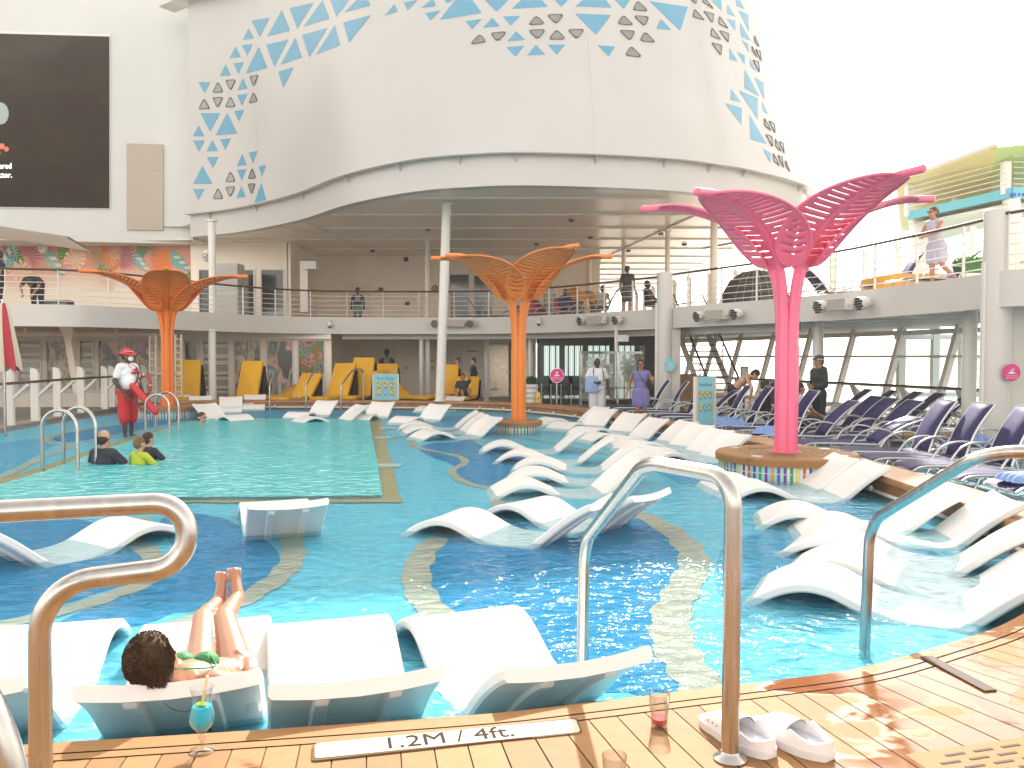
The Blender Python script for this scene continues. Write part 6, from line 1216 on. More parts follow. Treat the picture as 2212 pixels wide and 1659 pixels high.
p = WY(1003, 845, 27.3); person('man in black reclining with a raised arm on the small yellow daybed', (p.x, 27.0, .12), R(10), dict(head=(0, .22, .98), neck=(0, .2, .84), shL=(.17, .2, .80), shR=(-.17, .2, .80), elL=(.22, -.02, .92), wrL=(.06, .02, 1.08), elR=(-.27, .1, .58), wrR=(-.22, -.1, .5), hiL=(.09, -.02, .42), hiR=(-.09, -.02, .42), knL=(.12, -.4, .62), anL=(.12, -.62, .40), knR=(-.1, -.38, .55), anR=(-.1, -.62, .40), toeL=(.14, -.78, .42), toeR=(-.12, -.78, .42)), skin='tan', hair=('short', (.015, .012, .01)), top=('tee', (.02, .02, .025)), bottom=('shorts', (.03, .03, .04)))
# man in white with the blue bag
TW = mat('towel_blue', (.20, .32, .62), .9, noise=.12, nscale=10, bump=.5, bscale=60)
def bag(t, J, P, Mh):
    rounded_slab(.36, .44, .07).build('blue_bag', mat('bag_blue', (.28, .40, .68), .7, noise=.05), t, smooth=True).data.transform(Matrix.Translation((-.19, -.17, 1.05)) @ Matrix.Rotation(R(90), 4, 'X'))
    e = MB(); 
    for sg in (1, -1): e.tube(catmull([(sg * .13, -.115, 1.1), (sg * .135, -.14, 1.32), (sg * .12, -.04, 1.475), (sg * .1, .1, 1.35)], 6), .011, 5)
    e.build('backpack_strap', DARK, t, smooth=True); MB().box((.05, -.26, 1.15), (.14, .08, .015)).build('phone', DARK, t)
plaid = ramp_mat('plaid_cloth', [(.62, .60, .62), (.50, .48, .52), (.70, .69, .70)], 6, 'wave', .8, stretch=(1, 1, 1), dist=.3)
p = WY(1290, 872, 23.6); person('broad man in a white tee and pale plaid shorts carrying a blue bag and phone', (p.x, 23.6, -.12), R(8), dict(elR=(-.31, .0, 1.17), wrR=(-.10, -.22, 1.10), hdR=(1, -.1, 0), elL=(.30, .06, 1.14), wrL=(.30, -.02, .89)), s=1.06, fat=1.24, skin='dark', hair=('bald', (.03, .02, .016)), top=('tee', (.74, .73, .76)), bottom=('baggy', plaid), glasses=1, extra=dict(after=bag), belly=.03)
# woman in lilac
def glassd(t, J, P, Mh):
    w_ = J['wrL']; e = MB(); c = w_ + V((.0, -.09, .02)); e.lathe([(.03, -.1), (.005, -.09), (.005, -.02), (.03, .0), (.045, .04), (.038, .09)], c, 14, cap=False); e.build('wine_glass', mat('clear_pane', (.9, .95, .94), .03), t, smooth=True); e = MB(); e.lathe([(.004, .002), (.04, .03), (.04, .045), (.002, .045)], c, 14); e.build('drink', mat('drink_pink', (.6, .18, .10), .2), t, smooth=True)
    e = MB(); e.tube(catmull([(-.08, -.06, 1.48), (-.02, -.15, 1.36), (.1, -.165, 1.2), (.2, -.08, 1.0)], 8), .009, 5); e.build('bag_strap', DARK, t, smooth=True)
p = WY(1388, 890, 20.6); person('woman in a short lilac dress and sunglasses walking with a wine glass', (p.x, 20.9, -.05), R(-12), dict(elR=(-.30, .1, 1.15), wrR=(-.34, -.02, .92), elL=(.29, .08, 1.16), wrL=(.30, -.15, 1.22), hdL=(.0, -.4, 1), knR=(-.08, -.06, .5), anR=(-.06, .12, .12), knL=(.09, -.02, .5)), s=1.0, fat=1.02, skin='tan', hair=('long', (.02, .013, .01)), top=('dress', (.17, .16, .38)), glasses=1, extra=dict(after=glassd))
# bending man, hooded man, seated ones
p = WY(1560, 890, 21.6); person('shirtless man in dark shorts bending forward beside the narrow pool rules sign', (p.x, 20.6, 0), R(70), dict(head=(0, -.52, 1.30), neck=(0, -.40, 1.28), shL=(.18, -.34, 1.24), shR=(-.18, -.34, 1.24), elL=(.22, -.44, .97), wrL=(.2, -.40, .72), elR=(-.22, -.46, .97), wrR=(-.18, -.42, .70), face=(0, -.6, -.8)), s=1.02, skin='light', hair=('short', (.015, .012, .01)), bottom=('shorts', (.02, .02, .025)))
def capd(t, J, P, Mh):
    e = MB(); e.ell(P(0, .015, .07), (.094, .108, .075), Mh, 16); e.ell(P(0, -.11, .05), (.07, .07, .012), Mh, 12); e.build('cap', mat('cap_dark', (.03, .03, .035), .7), t, smooth=True); e = MB(); e.tube([P(.1 * math.cos(a * .45), .01 + .112 * math.sin(a * .45), .05) for a in range(14)], .008, 5); e.build('cap_band', SIGNW, t); e = MB(); c = J['wrL'] + V((0, -.09, .0)); e.lathe([(.03, -.05), (.04, .06)], c, 12); e.build('paper_cup', mat('cup_brown', (.3, .16, .08), .6), t, smooth=True)
p = WY(1778, 900, 17.6); person('man in a dark hooded jacket and cap standing among the sunbeds with a cup', (p.x, 17.9, 0), R(-72), dict(elL=(.25, -.02, 1.13), wrL=(.2, -.26, 1.10), elR=(-.24, .05, 1.12)), s=1.03, fat=1.08, skin='tan', hair=('short', (.03, .025, .02)), top=('hoodie', (.018, .022, .026)), bottom=('long', (.012, .014, .03)), extra=dict(after=capd))
SIT = dict(head=(0, .06, 1.12), neck=(0, .06, .98), shL=(.18, .07, .93), shR=(-.18, .07, .93), elL=(.25, -.08, .68), wrL=(.14, -.28, .60), elR=(-.25, -.08, .68), wrR=(-.14, -.28, .60), hiL=(.1, .03, .46), hiR=(-.1, .03, .46), knL=(.14, -.40, .50), knR=(-.14, -.40, .50), anL=(.12, -.42, .09), anR=(-.12, -.42, .09), toeL=(.13, -.6, .035), toeR=(-.13, -.6, .035))
for u, y, rz, sk, ht, tp, lb in [(1735, 16.9, 100, 'tan', (.02, .015, .01), ('tee', (.45, .48, .62)), 'seated person in pale blue behind the pink trunk, beside the hooded man'), (1660, 18.6, 100, 'tan', (.02, .015, .01), ('tee', (.06, .03, .05)), 'seated person mostly hidden left of the pink trunk')]:
    person(lb, (X_(u, y), y, 0), R(rz), SIT, skin=sk, hair=('short', ht), top=tp, bottom=('shorts', (.04, .04, .06)))
# upper deck people
def leanp(t, J, P, Mh): pass
p = WY(2003, 600, 17.2); person('woman in a pale grey lilac romper leaning on the upper deck railing, one foot raised', (p.x + .1, 17.05, 3.12), R(-70), dict(elL=(.22, -.25, 1.16), wrL=(.1, -.38, 1.10), elR=(-.22, -.22, 1.14), wrR=(-.1, -.36, 1.10), head=(0, -.12, 1.60), neck=(0, -.08, 1.45), shL=(.175, -.07, 1.40), shR=(-.175, -.07, 1.40), anL=(.14, .34, .30), knL=(.12, .04, .52), toeL=(.14, .42, .14), knR=(-.1, .0, .5)), s=.98, fat=1.05, skin='tan', hair=('bun', (.04, .025, .018)), top=('dress', (.42, .40, .50)), glasses=1)
p = WY(1357, 655, 27.4); person('man in a black top and patterned shorts standing on the upper deck', (p.x, 27.6, 3.05), R(150), s=.98, fat=1.1, skin='tan', hair=('short', (.02, .015, .012)), top=('tee', (.02, .022, .03)), bottom=('shorts', (.07, .07, .07)))
person('seated person in cream on the upper deck between two navy sunbeds', (X_(1301, 29.8), 29.8, 3.05), R(175), SIT, skin='tan', hair=('short', (.02, .015, .012)), top=('tee', (.5, .46, .38)), bottom=('shorts', (.1, .1, .1)))
person('seated person in dark clothes on the upper deck just left of the central pier', (X_(1402, 27.8), 27.8, 3.05), R(60), SIT, skin='dark', hair=('short', (.02, .015, .012)), top=('tee', (.02, .02, .03)), bottom=('shorts', (.03, .03, .04)))
person('seated person in navy on the upper deck in front of the yellow pods', (X_(1221, 31.4), 31.4, 3.05), R(170), SIT, skin='dark', hair=('short', (.02, .015, .012)), top=('tee', (.05, .05, .12)), bottom=('shorts', (.03, .03, .04)))
person('standing person in pale clothes beside the yellow pods on the upper deck', (X_(1187, 32.5), 32.5, 3.05), R(30), s=.95, skin='tan', hair=('long', (.03, .02, .015)), top=('tee', (.42, .40, .38)), bottom=('long', (.40, .38, .36)))
person('man in black cut by the left edge on the upper deck', (X_(2, 24.6), 24.6, 3.10), R(-60), s=1.02, fat=1.25, skin='tan', hair=('short', (.02, .015, .012)), top=('tee', (.012, .014, .022)), bottom=('long', (.012, .014, .02)))
person('man in black bending down over equipment on the upper deck under the mural', (X_(92, 25.4), 25.2, 3.05), R(0), dict(head=(.02, -.42, .90), neck=(0, -.32, 1.0), shL=(.2, -.25, 1.03), shR=(-.2, -.25, 1.03), elL=(.27, -.4, .80), wrL=(.16, -.5, .58), elR=(-.27, -.4, .80), wrR=(-.16, -.5, .58), face=(0, -.35, -.93)), s=1.0, fat=1.15, skin='tan', hair=('short', (.02, .015, .012)), top=('tee', (.012, .014, .02)), bottom=('long', (.012, .012, .018)))
cs = thing('flight_case', 'black equipment case on the upper deck beside the bending man', 'case', (X_(130, 24.9), 24.9, 3.05)); MB().box((0, 0, .2), (.7, .4, .4)).build('case', DARK, cs); MB().box((.1, -.205, .25), (.4, .01, .12)).build('panel', mat('case_panel', (.12, .12, .13), .4), cs)
# sunbather (foreground) : world coordinates
BAS = V((-1.3, 3.5, 0)); L_ = lambda x, y, z: V((x, y, z)) - BAS
SB = dict(head=L_(-1.375, 3.17, .615), neck=L_(-1.335, 3.23, .54), shR=L_(-1.16, 3.32, .46), shL=L_(-1.48, 3.29, .46), elR=L_(-1.10, 3.52, .40), wrR=L_(-1.20, 3.74, .39), elL=L_(-1.57, 3.46, .43), wrL=L_(-1.52, 3.66, .38),
          hiR=L_(-1.21, 3.68, .325), hiL=L_(-1.39, 3.67, .325), knR=L_(-1.455, 4.18, .455), knL=L_(-1.565, 4.19, .45), anR=L_(-1.51, 4.53, .455), anL=L_(-1.60, 4.51, .445), toeR=L_(-1.555, 4.63, .575), toeL=L_(-1.615, 4.61, .555), face=(-.15, .75, .62))
def sb_after(t, J, P, Mh):
    gmx = mat('bikini_green', (.02, .17, .05), .7, bump=.3, bscale=80)
    e = MB()
    for c in ((J['shL'] * .36 + J['shR'] * .64) + V((.0, .12, .045)), (J['shL'] * .66 + J['shR'] * .34) + V((.0, .12, .045))): e.ell(c, (.056, .058, .048), None, 14)
    e.tube(catmull([(J['shL'] * .34 + J['shR'] * .66) + V((0, .12, .09)), J['shR'] + V((-.05, .03, .060)), J['neck'] + V((.03, -.04, .03))], 6), .004, 6)
    e.build('bikini_top', gmx, t, smooth=True)
    e = MB(); e.tube([J['anR'].lerp(J['knR'], .14) + V((.036 * math.cos(a * .45), .0, .036 * math.sin(a * .45))) for a in range(15)], .002, 4); e.build('anklet', mat('gold', (.6, .4, .15), .3, 1), t)
    e = MB()
    for S_ in 'LR':
        an, to = J['an' + S_], J['toe' + S_]; td = (to - an).normalized(); sw = td.cross((J['kn' + S_] - an).normalized()).normalized(); up = sw.cross(td).normalized()
        for q in range(5): o_2 = to + sw * (-.032 + q * .016); e.ell(o_2 + td * (.026 - q * .004) + (J['kn' + S_] - an).normalized() * .009, (.006, .006, .006), None, 8)
    e.build('toenails', mat('nail_polish', (.62, .55, .70), .2), t, smooth=True)
    e = MB(); random.seed(5); hm = mat('hair_brown', (.05, .025, .013), .7, noise=.15, nscale=12, bump=.3, bscale=60, spec=.2)
    e.ell(P(0, .02, .05), (.086, .102, .090), Mh, 20); e.ell(P(0, .055, .0), (.078, .07, .085), Mh, 18); e.ell(P(.035, .095, -.01), (.038, .035, .035), Mh, 12); remesh(e.build('hair', hm, t), .009, 2)
    e = MB()
    for k in range(520):   # strands over the head, gathered to the knot
        a = random.uniform(0, 6.283); el = random.uniform(.05, 1.5); st = V((.089 * math.cos(el) * math.cos(a), .02 + .105 * math.cos(el) * math.sin(a), .05 + .094 * math.sin(el))); en = V((.035, .105, .0)) + V((random.uniform(-.03, .03), random.uniform(-.01, .03), random.uniform(-.03, .03)))
        pts_ = []
        for j in range(7):
            f = j / 6; q = st.lerp(en, f); c0 = V((0, .03, .03)); r_ = (q - c0); L2 = max(r_.length, .09 + random.uniform(.0, .007)); q = c0 + r_.normalized() * (L2 if f < .85 else r_.length + .008); pts_.append(P(*q))
        e.tube(pts_, [.0022, .0024, .0024, .0022, .002, .0018, .0014], 3)
    for k in range(60):
        a = random.uniform(0, 6.28); r_ = random.uniform(.02, .045); c = V((.035, .11, -.005)); e.tube([P(*(c + V((r_ * math.cos(a + j * .9), r_ * .6 * math.sin(j + a), r_ * math.sin(a + j * .9))))) for j in range(5)], .002, 3)
    e.tube(catmull([P(.02, .12, -.03), P(.03, .15, -.10), P(.07, .155, -.155), P(.12, .14, -.17)], 5), .0012, 3)
    e.build('hair_strands', hm, t, smooth=True)
person('sunbather in a green bikini with a brown hair bun lying on a white lounger', BAS, 0, SB, s=1, fat=.92, skin='tan', hair=None, vox=.0065, extra=dict(after=sb_after))
SK['tan'].node_tree.nodes['Principled BSDF'].inputs['Coat Weight'].default_value = .15
# ---------------------------------------------------------------- foreground items
GL = bpy.data.materials.new('clear_glass'); GL.use_nodes = True; n = GL.node_tree.nodes; l = GL.node_tree.links; n.clear()
o_ = n.new('ShaderNodeOutputMaterial'); mx = n.new('ShaderNodeMixShader'); tr = n.new('ShaderNodeBsdfTransparent'); tr.inputs[0].default_value = (.90, .915, .92, 1); g = n.new('ShaderNodeBsdfGlossy'); g.inputs[1].default_value = .02; lw = n.new('ShaderNodeLayerWeight'); lw.inputs[0].default_value = .24
l.new(lw.outputs['Facing'], mx.inputs[0]); l.new(tr.outputs[0], mx.inputs[1]); l.new(g.outputs[0], mx.inputs[2]); l.new(mx.outputs[0], o_.inputs[0])
def glass_thing(name, label, cat, p): return thing(name, label, cat, p)
p = W(437, 1622, CT + .001); t = glass_thing('cocktail_glass', 'tall curved cocktail glass of bright blue drink with a straw and lime slice', 'cocktail', p)
gpf = [(.036, 0), (.036, .003), (.012, .008), (.006, .02), (.006, .035), (.011, .045), (.006, .052), (.018, .068), (.030, .082), (.036, .10), (.034, .122), (.027, .15), (.028, .178), (.034, .205)]
t.scale = (1.15, 1.15, 1.08); MB().lathe(gpf, n=40, cap=False).build('glass', GL, t, smooth=True, ang=80)
MB().lathe([(.002, .062), (.016, .07), (.0275, .083), (.0335, .10), (.0315, .122), (.0265, .143), (.002, .144)], n=36).build('blue_drink', mat('blue_drink', (.0, .50, .70), .4), t, smooth=True)
MB().tube([(-.008, .0, .10), (.016, .005, .235)], .004, 8).build('straw', mat('straw_yellow', (.75, .62, .3), .4), t)
MB().prism([(.018 * math.cos(a * .5), .018 * math.sin(a * .5)) for a in range(7)], 0, .004, M=Matrix.Translation((0, -.012, .146)) @ Matrix.Rotation(.3, 4, 'X')).build('lime_slice', mat('lime_slice', (.35, .55, .05), .4), t)
def tumbler(u, v, label, liquid):
    p = W(u, v, CT + .001); t = glass_thing('tumbler', label, 'glass', p); MB().lathe([(.026, .004), (.028, 0), (.030, .01), (.031, .05), (.036, .085), (.038, .122), (.0365, .122), (.034, .085), (.029, .05), (.027, .012), (.002, .012)], n=36, cap=False).build('glass', GL, t, smooth=True, ang=80)
    if liquid: MB().lathe([(.002, .013), (.0265, .013), (.0285, .034), (.002, .034)], n=30).build('red_drink', mat('red_drink', (.62, .02, .03), .15, alpha=.75), t, smooth=True)
tumbler(1424, 1570, 'tumbler with a little red drink left, near the edge of the planks', 1); tumbler(1327, 1716, 'empty clear tumbler cut by the bottom edge of the picture', 0)
# water bottle in the lounger
p = V((-1.075, 3.42, .31)); t = thing('water_bottle', 'clear plastic water bottle with a white cap standing on the lounger beside the sunbather', 'bottle', p); MB().lathe([(.03, 0), (.033, .01), (.033, .09), (.030, .10), (.033, .11), (.030, .15), (.013, .18), (.013, .19)], n=24, cap=False).build('body', GL, t, smooth=True, ang=80); MB().lathe([(.016, .188), (.016, .208), (.013, .211)], n=16).build('cap', SIGNW, t, smooth=True)
# clogs
def clog(p, rz, label, mir):
    t = thing('clog', label, 'clog', p, rz, 'pair of white clogs'); t.scale = (1.18, 1.2, 1.2); N = 22
    def hw(x): return (.040 + .014 * math.sin(math.pi * min(1, x / .19) * .85)) * min(1, math.sqrt(max(0, 1 - ((x - .14) / .142) ** 4)) + .02) if 1 else 0
    def top_(x): return .054 + .0 * x + .006 * math.exp(-((x - .13) / .055) ** 2) if x < .17 else .054 + .006 * math.exp(-((x - .13) / .055) ** 2) - .05 * max(0, (x - .2)) / .08
    C = MB(); rows = []
    xs = [.003, .010, .022, .04, .06, .08, .10, .118, .135, .15, .168, .188, .21, .23, .25, .265, .275, .28]
    for x in xs:
        w_ = hw(x); h = top_(x); row = []
        for k in range(17):
            a = math.pi * k / 16; 
            if x < .11:   # open: wall only
                s_ = math.cos(a); row.append(None)
            else: row.append(V((x, w_ * math.cos(a) * (1.0), .012 + (h) * math.sin(a) ** .5)))
        rows.append(row)
    toe = [r for r in rows if r[0] is not None]; C.grid([[p_ for p_ in r] for r in toe]); C.grid([[p_ - V((0, p_.y * .10, .004)) for p_ in r] for r in toe[:-2]])
    # side walls with rim around the heel
    path = []; wx = [.15, .135, .118, .10, .08, .06, .04, .022, .010, .003]
    path = [V((x, hw(x) * 1.0, 0)) for x in wx] + [V((0, 0, 0))] + [V((x, -hw(x), 0)) for x in wx[::-1]]
    def rimh(x): return (.042 + .022 * min(1, max(0, (x - .04) / .06)) if x < .105 else max(.02, .064 - .044 * (x - .105) / .04)) + .012 * max(0, (.03 - x) / .03)
    out = []; inn = []
    C.grid([[V((p_.x, p_.y, .012)) for p_ in path], [V((p_.x, p_.y * 1.02, .03)) for p_ in path], [V((p_.x, p_.y * .99, rimh(p_.x))) for p_ in path], [V((p_.x + (.004 if p_.x < .02 else 0), p_.y * .90, rimh(p_.x) + .002)) for p_ in path], [V((p_.x + .004, p_.y * .88, .02)) for p_ in path]])
    C.build('upper', mat('clog_white', (.78, .76, .77), .35), t, smooth=True, ang=50)
    so = MB(); P2 = [(x, hw(x) + .004) for x in xs] + [(x, -hw(x) - .004) for x in xs[::-1]]; so.prism(P2[::-1], 0, .022); so.build('sole', mat('clog_sole', (.70, .67, .68), .5), t, smooth=True, ang=50)
    so = MB(); so.prism([(x, (hw(x) - .003) * .9) for x in xs[:12]][::-1] + [(x, -(hw(x) - .003) * .9) for x in xs[:12]], .0221, .024); so.build('insole', mat('clog_insole', (.60, .60, .66), .6), t)
    so = MB()
    for sg in (1, -1):
        for q in range(3): so.lathe([(.003, .0), (.003, .002)], (.165 + q * .02, sg * (hw(.165 + q * .02) * .93), .048), 8) if 0 else so.ell((.17 + q * .022, sg * hw(.17 + q * .022) * .97, .036), (.0032, .003, .0032), n=8)
    so.build('vent_hole', mat('hole_grey', (.25, .24, .26), .6), t)
pa, pb_ = W(1548, 1595, CT), W(1655, 1655, CT)
d = (W(1550, 1580, CT) - W(1672, 1650, CT)); rzc = math.atan2(d.y, d.x)
clog(W(1668, 1640, CT) + V((0, 0, .001)), rzc, 'white clog partly behind the steel post, left of the pair', 1); clog(W(1796, 1645, CT) + V((0, 0, .001)), rzc + .1, 'white clog standing clear at the right of the pair', -1)
# depth marker plate
c0, c1, c2, c3 = W(680, 1640, CT + .004), W(1254, 1582, CT + .004), W(1243, 1555, CT + .004), W(680, 1608, CT + .004)
t = thing('depth_marker', 'cream plate set in the planks reading 1.2M / 4ft. in dark letters', 'sign', (c0 + c2) / 2); cc = (c0 + c2) / 2
P = roundpoly([p - cc for p in (c0, c1, c2, c3)], .012); MB().prism([(p.x * 1.015, p.y * 1.10) for p in P], 0 - .003, .0015).build('rim', caulk, t); MB().prism([(p.x, p.y) for p in P], -.002, .0035).build('plate', mat('plate_cream', (.56, .47, .37), .7, noise=.05, spec=.2), t)
ux = (c1 - c0).normalized(); uy = V((-ux.y, ux.x, 0)); ce = (W(970, 1592, CT + .01) - cc); ce.z = .0045
text('lettering', '1.2M / 4ft.', .118, mat('letter_dark2', (.03, .022, .018), .8, spec=.1), frame(ce, ux, uy), t, ext=.0006, sx=.95)
# towels
def towel(p, rz, s, label, folded=False, seed=1):
    random.seed(seed); mb = MB(); n_ = 22; rows = []
    for i in range(n_):
        r = []
        for j in range(n_):
            x, y = (i / (n_ - 1) - .5) * s[0], (j / (n_ - 1) - .5) * s[1]; e = max(abs(i / (n_ - 1) - .5), abs(j / (n_ - 1) - .5)) * 2
            z = s[2] * (1 - e ** 4) * (1 + .0 if folded else .55 + .45 * math.sin(i * .9 + j * .35 + seed) * math.cos(j * .8 - i * .3)) + .006
            r.append(V((x + .012 * math.sin(j * 1.3), y + .012 * math.sin(i * 1.1), z)))
        rows.append(r)
    mb.grid(rows); o = mb.build('towel', TW, smooth=True, ang=80); o.location = p; o.rotation_euler = (0, 0, rz); tag(o, label, 'towel'); return o
towel((4.35, 18.15, .36), .2, (.75, .5, .16), 'crumpled pale blue towel on the sunbed left of the pink trunk', seed=2); towel((4.55, 17.25, .36), .5, (.6, .45, .18), 'crumpled pale blue towel touching the pink trunk on its left', seed=3)
towel((4.75, 15.3, .37), -.4, (.62, .55, .14), 'pale blue towel spilling over the sunbed right of the pink trunk', seed=4); o = MB(); o.grid([[V((4.95 + .1 * k + .02 * math.sin(j * 1.7), 15.02 - .02 * j, .42 - .05 * j + .01 * math.sin(k * 2))) for k in range(6)] for j in range(7)]); 
towel((5.75, 9.35, .375), .1, (.42, .40, .10), 'neatly folded blue towel on the nearest sunbed at the right edge', True, 5); towel((7.3, 13.2, .40), .2, (.6, .5, .16), 'blue towel bundle on the sunbed before the right hand pier', seed=6)
towel((8.2, 19.4, .4), .3, (.4, .35, .12), 'dark bag like bundle on the back row by the windows', seed=7).data.materials[0] = BLACKF
# hat on back row + low tiled pedestal behind
tp = thing('tiled_pedestal', 'small tiled block with a teak top half hidden behind the sunlit sunbeds', 'pedestal', (W(1875, 955, 0).x + .1, 14.5, 0)); mb = MB()
for r in range(3):
    for i in range(26): mb.add([(-.75 + i * .06 + .004, -.3, .05 + r * .1 + .005), (-.75 + i * .06 + .056, -.3, .05 + r * .1 + .005), (-.75 + i * .06 + .056, -.3, .05 + r * .1 + .095), (-.75 + i * .06 + .004, -.3, .05 + r * .1 + .095)], [(0, 1, 2, 3)], (i * 5 + i // 3) % 9)
mb.build('tiles', TILE, tp); MB().box((0, 0, .17), (1.56, .59, .34)).build('core', mat('grout', (.6, .58, .54), .6), tp); MB().box((0, 0, .39), (1.66, .7, .09)).build('top', TEAK, tp)
# pool rules boards
def rules(p, rz, wd, ht, label, sk=0):
    t = thing('rules_board', label, 'sign', p, rz); tq = mat('board_teal', (.22, .52, .60), .35); b = MB().box((0, 0, ht / 2 + .05), (wd, .04, ht)).build('panel', tq, t)
    f = MB(); 
    for sg in (1, -1): f.box((sg * (wd / 2 + .022), 0, ht / 2), (.045, .07, ht + .1))
    f.build('frame', mat('board_frame', (.62, .55, .46), .4), t); M_ = lambda x, z: frame((x, -.022, z), (1, 0, 0), (0, 0, 1)); dk = mat('board_text', (.04, .08, .16), .5)
    text('heading', 'Pool Rules', wd * .17, dk, M_(0, ht * .91), t, ext=.001, bold=0)
    ymx = mat('icon_yellow', (.72, .62, .10), .4); cols_ = [(.45, .10, .05), (.1, .12, .3), (.3, .1, .05), (.5, .3, .05), (.1, .3, .5), (.3, .2, .05)]
    for r in range(2):
        for c in range(3):
            x, z = (c - 1) * wd * .28, ht * (.76 - r * .20); q = disc('icon_ring', (x, -.022, z), wd * .12, dk, (0, -1, 0), t, .003); q = disc('icon', (x, -.024, z), wd * .105, ymx if not (r == 1 and c == 1) else mat('icon_sky', (.3, .6, .75), .4), (0, -1, 0), t, .003)
            g_ = MB(); k = r * 3 + c; g_.cap((x - .02, -.029, z + .02), (x + .03, -.029, z - .02), wd * .03, wd * .02, 6); g_.ell((x + .02 * ((k % 3) - 1), -.03, z + wd * .04), (wd * .025, .004, wd * .025), n=8); g_.build('icon_drawing', mat('icon_fig_%d' % k, cols_[k], .5), t)
            g_ = MB(); g_.beam((x - wd * .075, -.0335, z + wd * .075), (x + wd * .075, -.0335, z - wd * .075), .004, wd * .012); g_.build('icon_bar', mat('icon_red', (.6, .04, .03), .4), t) if (k in (0, 1, 2, 5)) else None
            for ln in range(2): g_ = MB(); g_.box((x, -.023, z - wd * (.15 + .03 * ln)), (wd * .16, .002, wd * .012)); g_.build('icon_caption', dk, t)
    g_ = MB()
    for c in (-1, 1):
        for ln in range(6): g_.box((c * wd * .22, -.023, ht * .26 - ln * wd * .045), (wd * (.34 - .04 * ((ln * 7) % 3)), .002, wd * .014))
    tag(g_.build('small_print', dk, t), kind=None); MB().box((0, -.023, ht * .055 + .05), (wd * .82, .003, ht * .028)).build('footer_strip', mat('board_footer', (.62, .42, .46), .5), t); return t
rules((X_(833, 25.6), 25.6, .10), R(3), .72, 1.02 + .08, 'wide turquoise pool rules board with yellow icons behind the far rim')
rules((X_(1524, 16.2) - .0, 16.25, .12), R(38), .52, 1.22, 'narrow turquoise pool rules board seen at an angle by the bending man')
# magenta sign on a pole
p = V((X_(1203, 23.9), 23.9, 0)); t = thing('pole_sign', 'round magenta slippery surface warning sign on a steel pole by the far rim', 'sign', p); zc = WY(1204, 811, 23.9).z
MB().tube([(0, .02, 0), (0, .02, zc)], .025, 10).build('pole', STEEL, t, smooth=True); disc('rim', (0, -.0, zc), .205, SIGNW, (0, -1, 0), t, .02, ry=.21); disc('face', (0, -.021, zc), .19, MAG, (0, -1, 0), t, .004, ry=.195)
e = MB(); e.prism([(.085 * math.cos(a * .52), .02 * math.sin(a * .52)) for a in range(12)], .026, .028, M=frame((0, 0, zc + .0), (1, 0, 0), (0, 0, 1))); e.beam((-.02, -.03, zc + .02), (.03, -.03, zc + .09), .02, .02); e.beam((.03, -.03, zc + .09), (-.02, -.03, zc + .12), .018, .018); e.beam((.02, -.03, zc + .05), (-.05, -.03, zc + .07), .015, .015); e.build('skater_icon', SIGNW, t)
for i, s_ in enumerate(['Surfaces may be', 'slippery when wet']): text('sign_lettering', s_, .042, SIGNW, frame((0, -.026, zc - .06 - .045 * i), (1, 0, 0), (0, 0, 1)), t, ext=.001)
# planter and wet floor cone
p = V((X_(1148, 25.6), 25.6, 0)); t = thing('planter', 'tall white zigzag faceted planter with a dark green bush right of the central palm', 'planter', p); z1 = WY(1148, 830, 25.6).z; rings = 9; mb = MB(); prof_ = []
for k in range(rings): z_ = .3 + (z1 - .3) * k / (rings - 1); prof_.append([V(((.19 + .035 * (k % 2)) * math.cos(a * math.pi / 5 + (k % 2) * .31), (.19 + .035 * (k % 2)) * math.sin(a * math.pi / 5 + (k % 2) * .31), z_)) for a in range(10)])
prof_ = [[V((p_.x, p_.y, 0)) for p_ in prof_[0]]] + prof_; mb.grid(prof_, closed=True); mb.poly(prof_[-1]); mb.build('pot', WHITE, t)
random.seed(9); mb = MB()
for k in range(420): a, r_ = random.uniform(0, 6.28), random.uniform(0, .17); b_ = V((r_ * math.cos(a), r_ * math.sin(a), z1)); d = V((math.cos(a) * random.uniform(.0, .13), math.sin(a) * random.uniform(0, .13), random.uniform(.14, .28))); sw = V((-math.sin(a), math.cos(a), 0)) * .012; mb.add([b_ - sw, b_ + sw, b_ + d * .6 + sw * 1.2, b_ + d], [(0, 1, 2, 3)])
tag(mb.build('foliage', mat('bush_green', (.025, .07, .02), .6, noise=.4, nscale=20), t), kind='stuff')
p = V((X_(1162.5, 25.3), 25.3, 0)); t = thing('wet_floor_sign', 'yellow folding wet floor sign beside the white planter', 'sign', p); zt = WY(1162, 847, 25.3).z; mb = MB()
for sg in (1, -1): mb.add([V((-.12, sg * .15, .0)), V((.12, sg * .15, 0)), V((.055, sg * .02, zt)), V((-.055, sg * .02, zt))], [(0, 1, 2, 3)])
mb.build('board', mat('sign_yellow', (.72, .42, .05), .5), t); text('lettering', 'CAUTION', .045, DARK, frame((0, -.10, zt * .55), (1, 0, 0), (0, .1, 1)), t); MB().beam((-.03, -.085, zt * .7), (.03, -.075, zt * .78), .02, .02).build('icon', DARK, t)
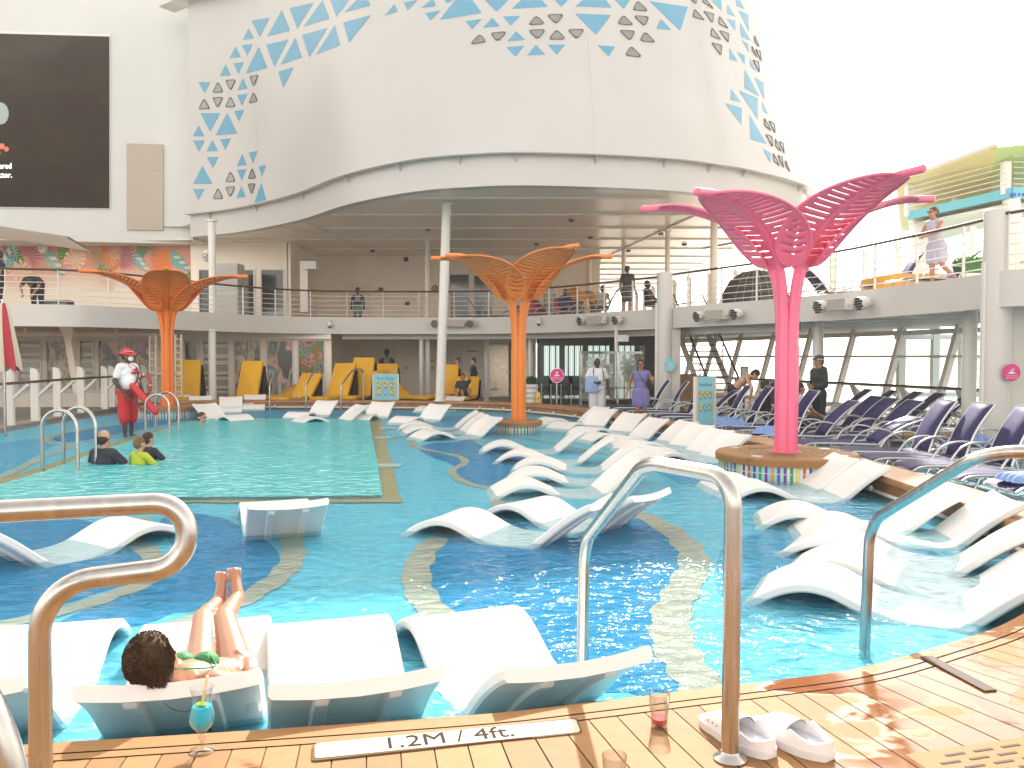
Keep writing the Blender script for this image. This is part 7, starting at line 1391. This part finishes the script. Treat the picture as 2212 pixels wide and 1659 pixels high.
# closed red and cream umbrella at left
t = thing('umbrella', 'closed red and cream striped parasol on a steel pole at the left edge', 'parasol', (W(12, 950, .1).x, W(12, 950, .1).y, 0)); yq = t.location.y; ztop = WY(12, 655, yq).z; zbo = WY(12, 790, yq).z
MB().tube([(0, 0, 0), (0, 0, ztop + .08)], .03, 12).build('pole', STEEL, t, smooth=True); MB().lathe([(.2, .07), (.2, .12), (.04, .14)], n=20).build('base', STEEL, t, smooth=True)
mb = MB(); n_ = 64; rows = []
for k in range(15):
    f = k / 14; z_ = ztop - f * (ztop - zbo); rr = .07 + .21 * f ** .7; rows.append([V(((rr + .045 * f * math.sin(a * 8 * 2 * math.pi / n_)) * math.cos(a * 2 * math.pi / n_ + .2 * f), (rr + .045 * f * math.sin(a * 8 * 2 * math.pi / n_)) * math.sin(a * 2 * math.pi / n_ + .2 * f), z_ - (.12 * (1 + math.sin(a * 8 * 2 * math.pi / n_)) * .5 if k == 14 else 0))) for a in range(n_)])
i0_ = len(mb.f); mb.grid(rows, closed=True)
mb.m = [(0 if (((f[0] % n_) + 4) // 8) % 2 else 1) for f in mb.f]; mb.build('canopy', [mat('umb_red', (.42, .02, .035), .7), mat('umb_cream', (.58, .50, .40), .7)], t, smooth=True)
text('rim_lettering', 'M/', .16, mat('letter_dark', (.05, .04, .035), .5), frame(V((WY(576, 885, 24.97).x, 25.06, .36)), (1, 0, 0), (0, 0, 1)), None) if 0 else None
mk = thing('far_depth_marker', 'small pale depth marker plate on the far rim face behind the white loungers', 'sign', (X_(525, 25.0), 25.03, .33)); MB().box((0, 0, 0), (.6, .02, .12)).build('plate', mat('plate_cream', (.66, .58, .48), .45), mk); text('lettering', '1.2M / 4ft.', .11, mat('letter_dark', (.05, .04, .035), .5), frame((0, -.012, 0), (1, 0, 0), (0, 0, 1)), mk, ext=.001)
# life ring behind the lifeguard
p = WY(312, 832, 22.8); t = thing('rescue_ring', 'orange red rescue ring hanging on the railing behind the lifeguard', 'life ring', p); mb = MB(); mb.tube([(.17 * math.cos(a * .4488), 0, .28 * math.sin(a * .4488)) for a in range(14)], .05, 8, closed=True); mb.build('ring', mat('ring_red', (.42, .06, .03), .5), t, smooth=True); mb = MB(); 
for a in range(4): mb.ell((.17 * math.cos(a * 1.57), 0, .28 * math.sin(a * 1.57)), (.058, .058, .04), n=8)
mb.build('band', SIGNW, t, smooth=True)
HZ = MB().box((0, 0, -3), (5200, 5200, 40)).build('haze', mat('haze_air', (1, 1, 1)))
hm_ = HZ.data.materials[0]; hn = hm_.node_tree.nodes; hn.remove(hn['Principled BSDF']); vp = hn.new('ShaderNodeVolumePrincipled'); vp.inputs['Color'].default_value = (1, .97, .93, 1); vp.inputs['Density'].default_value = .0012; vp.inputs['Anisotropy'].default_value = .35
hm_.node_tree.links.new(vp.outputs[0], hn['Material Output'].inputs['Volume']); tag(HZ, kind='stuff')
bpy.context.view_layer.update()
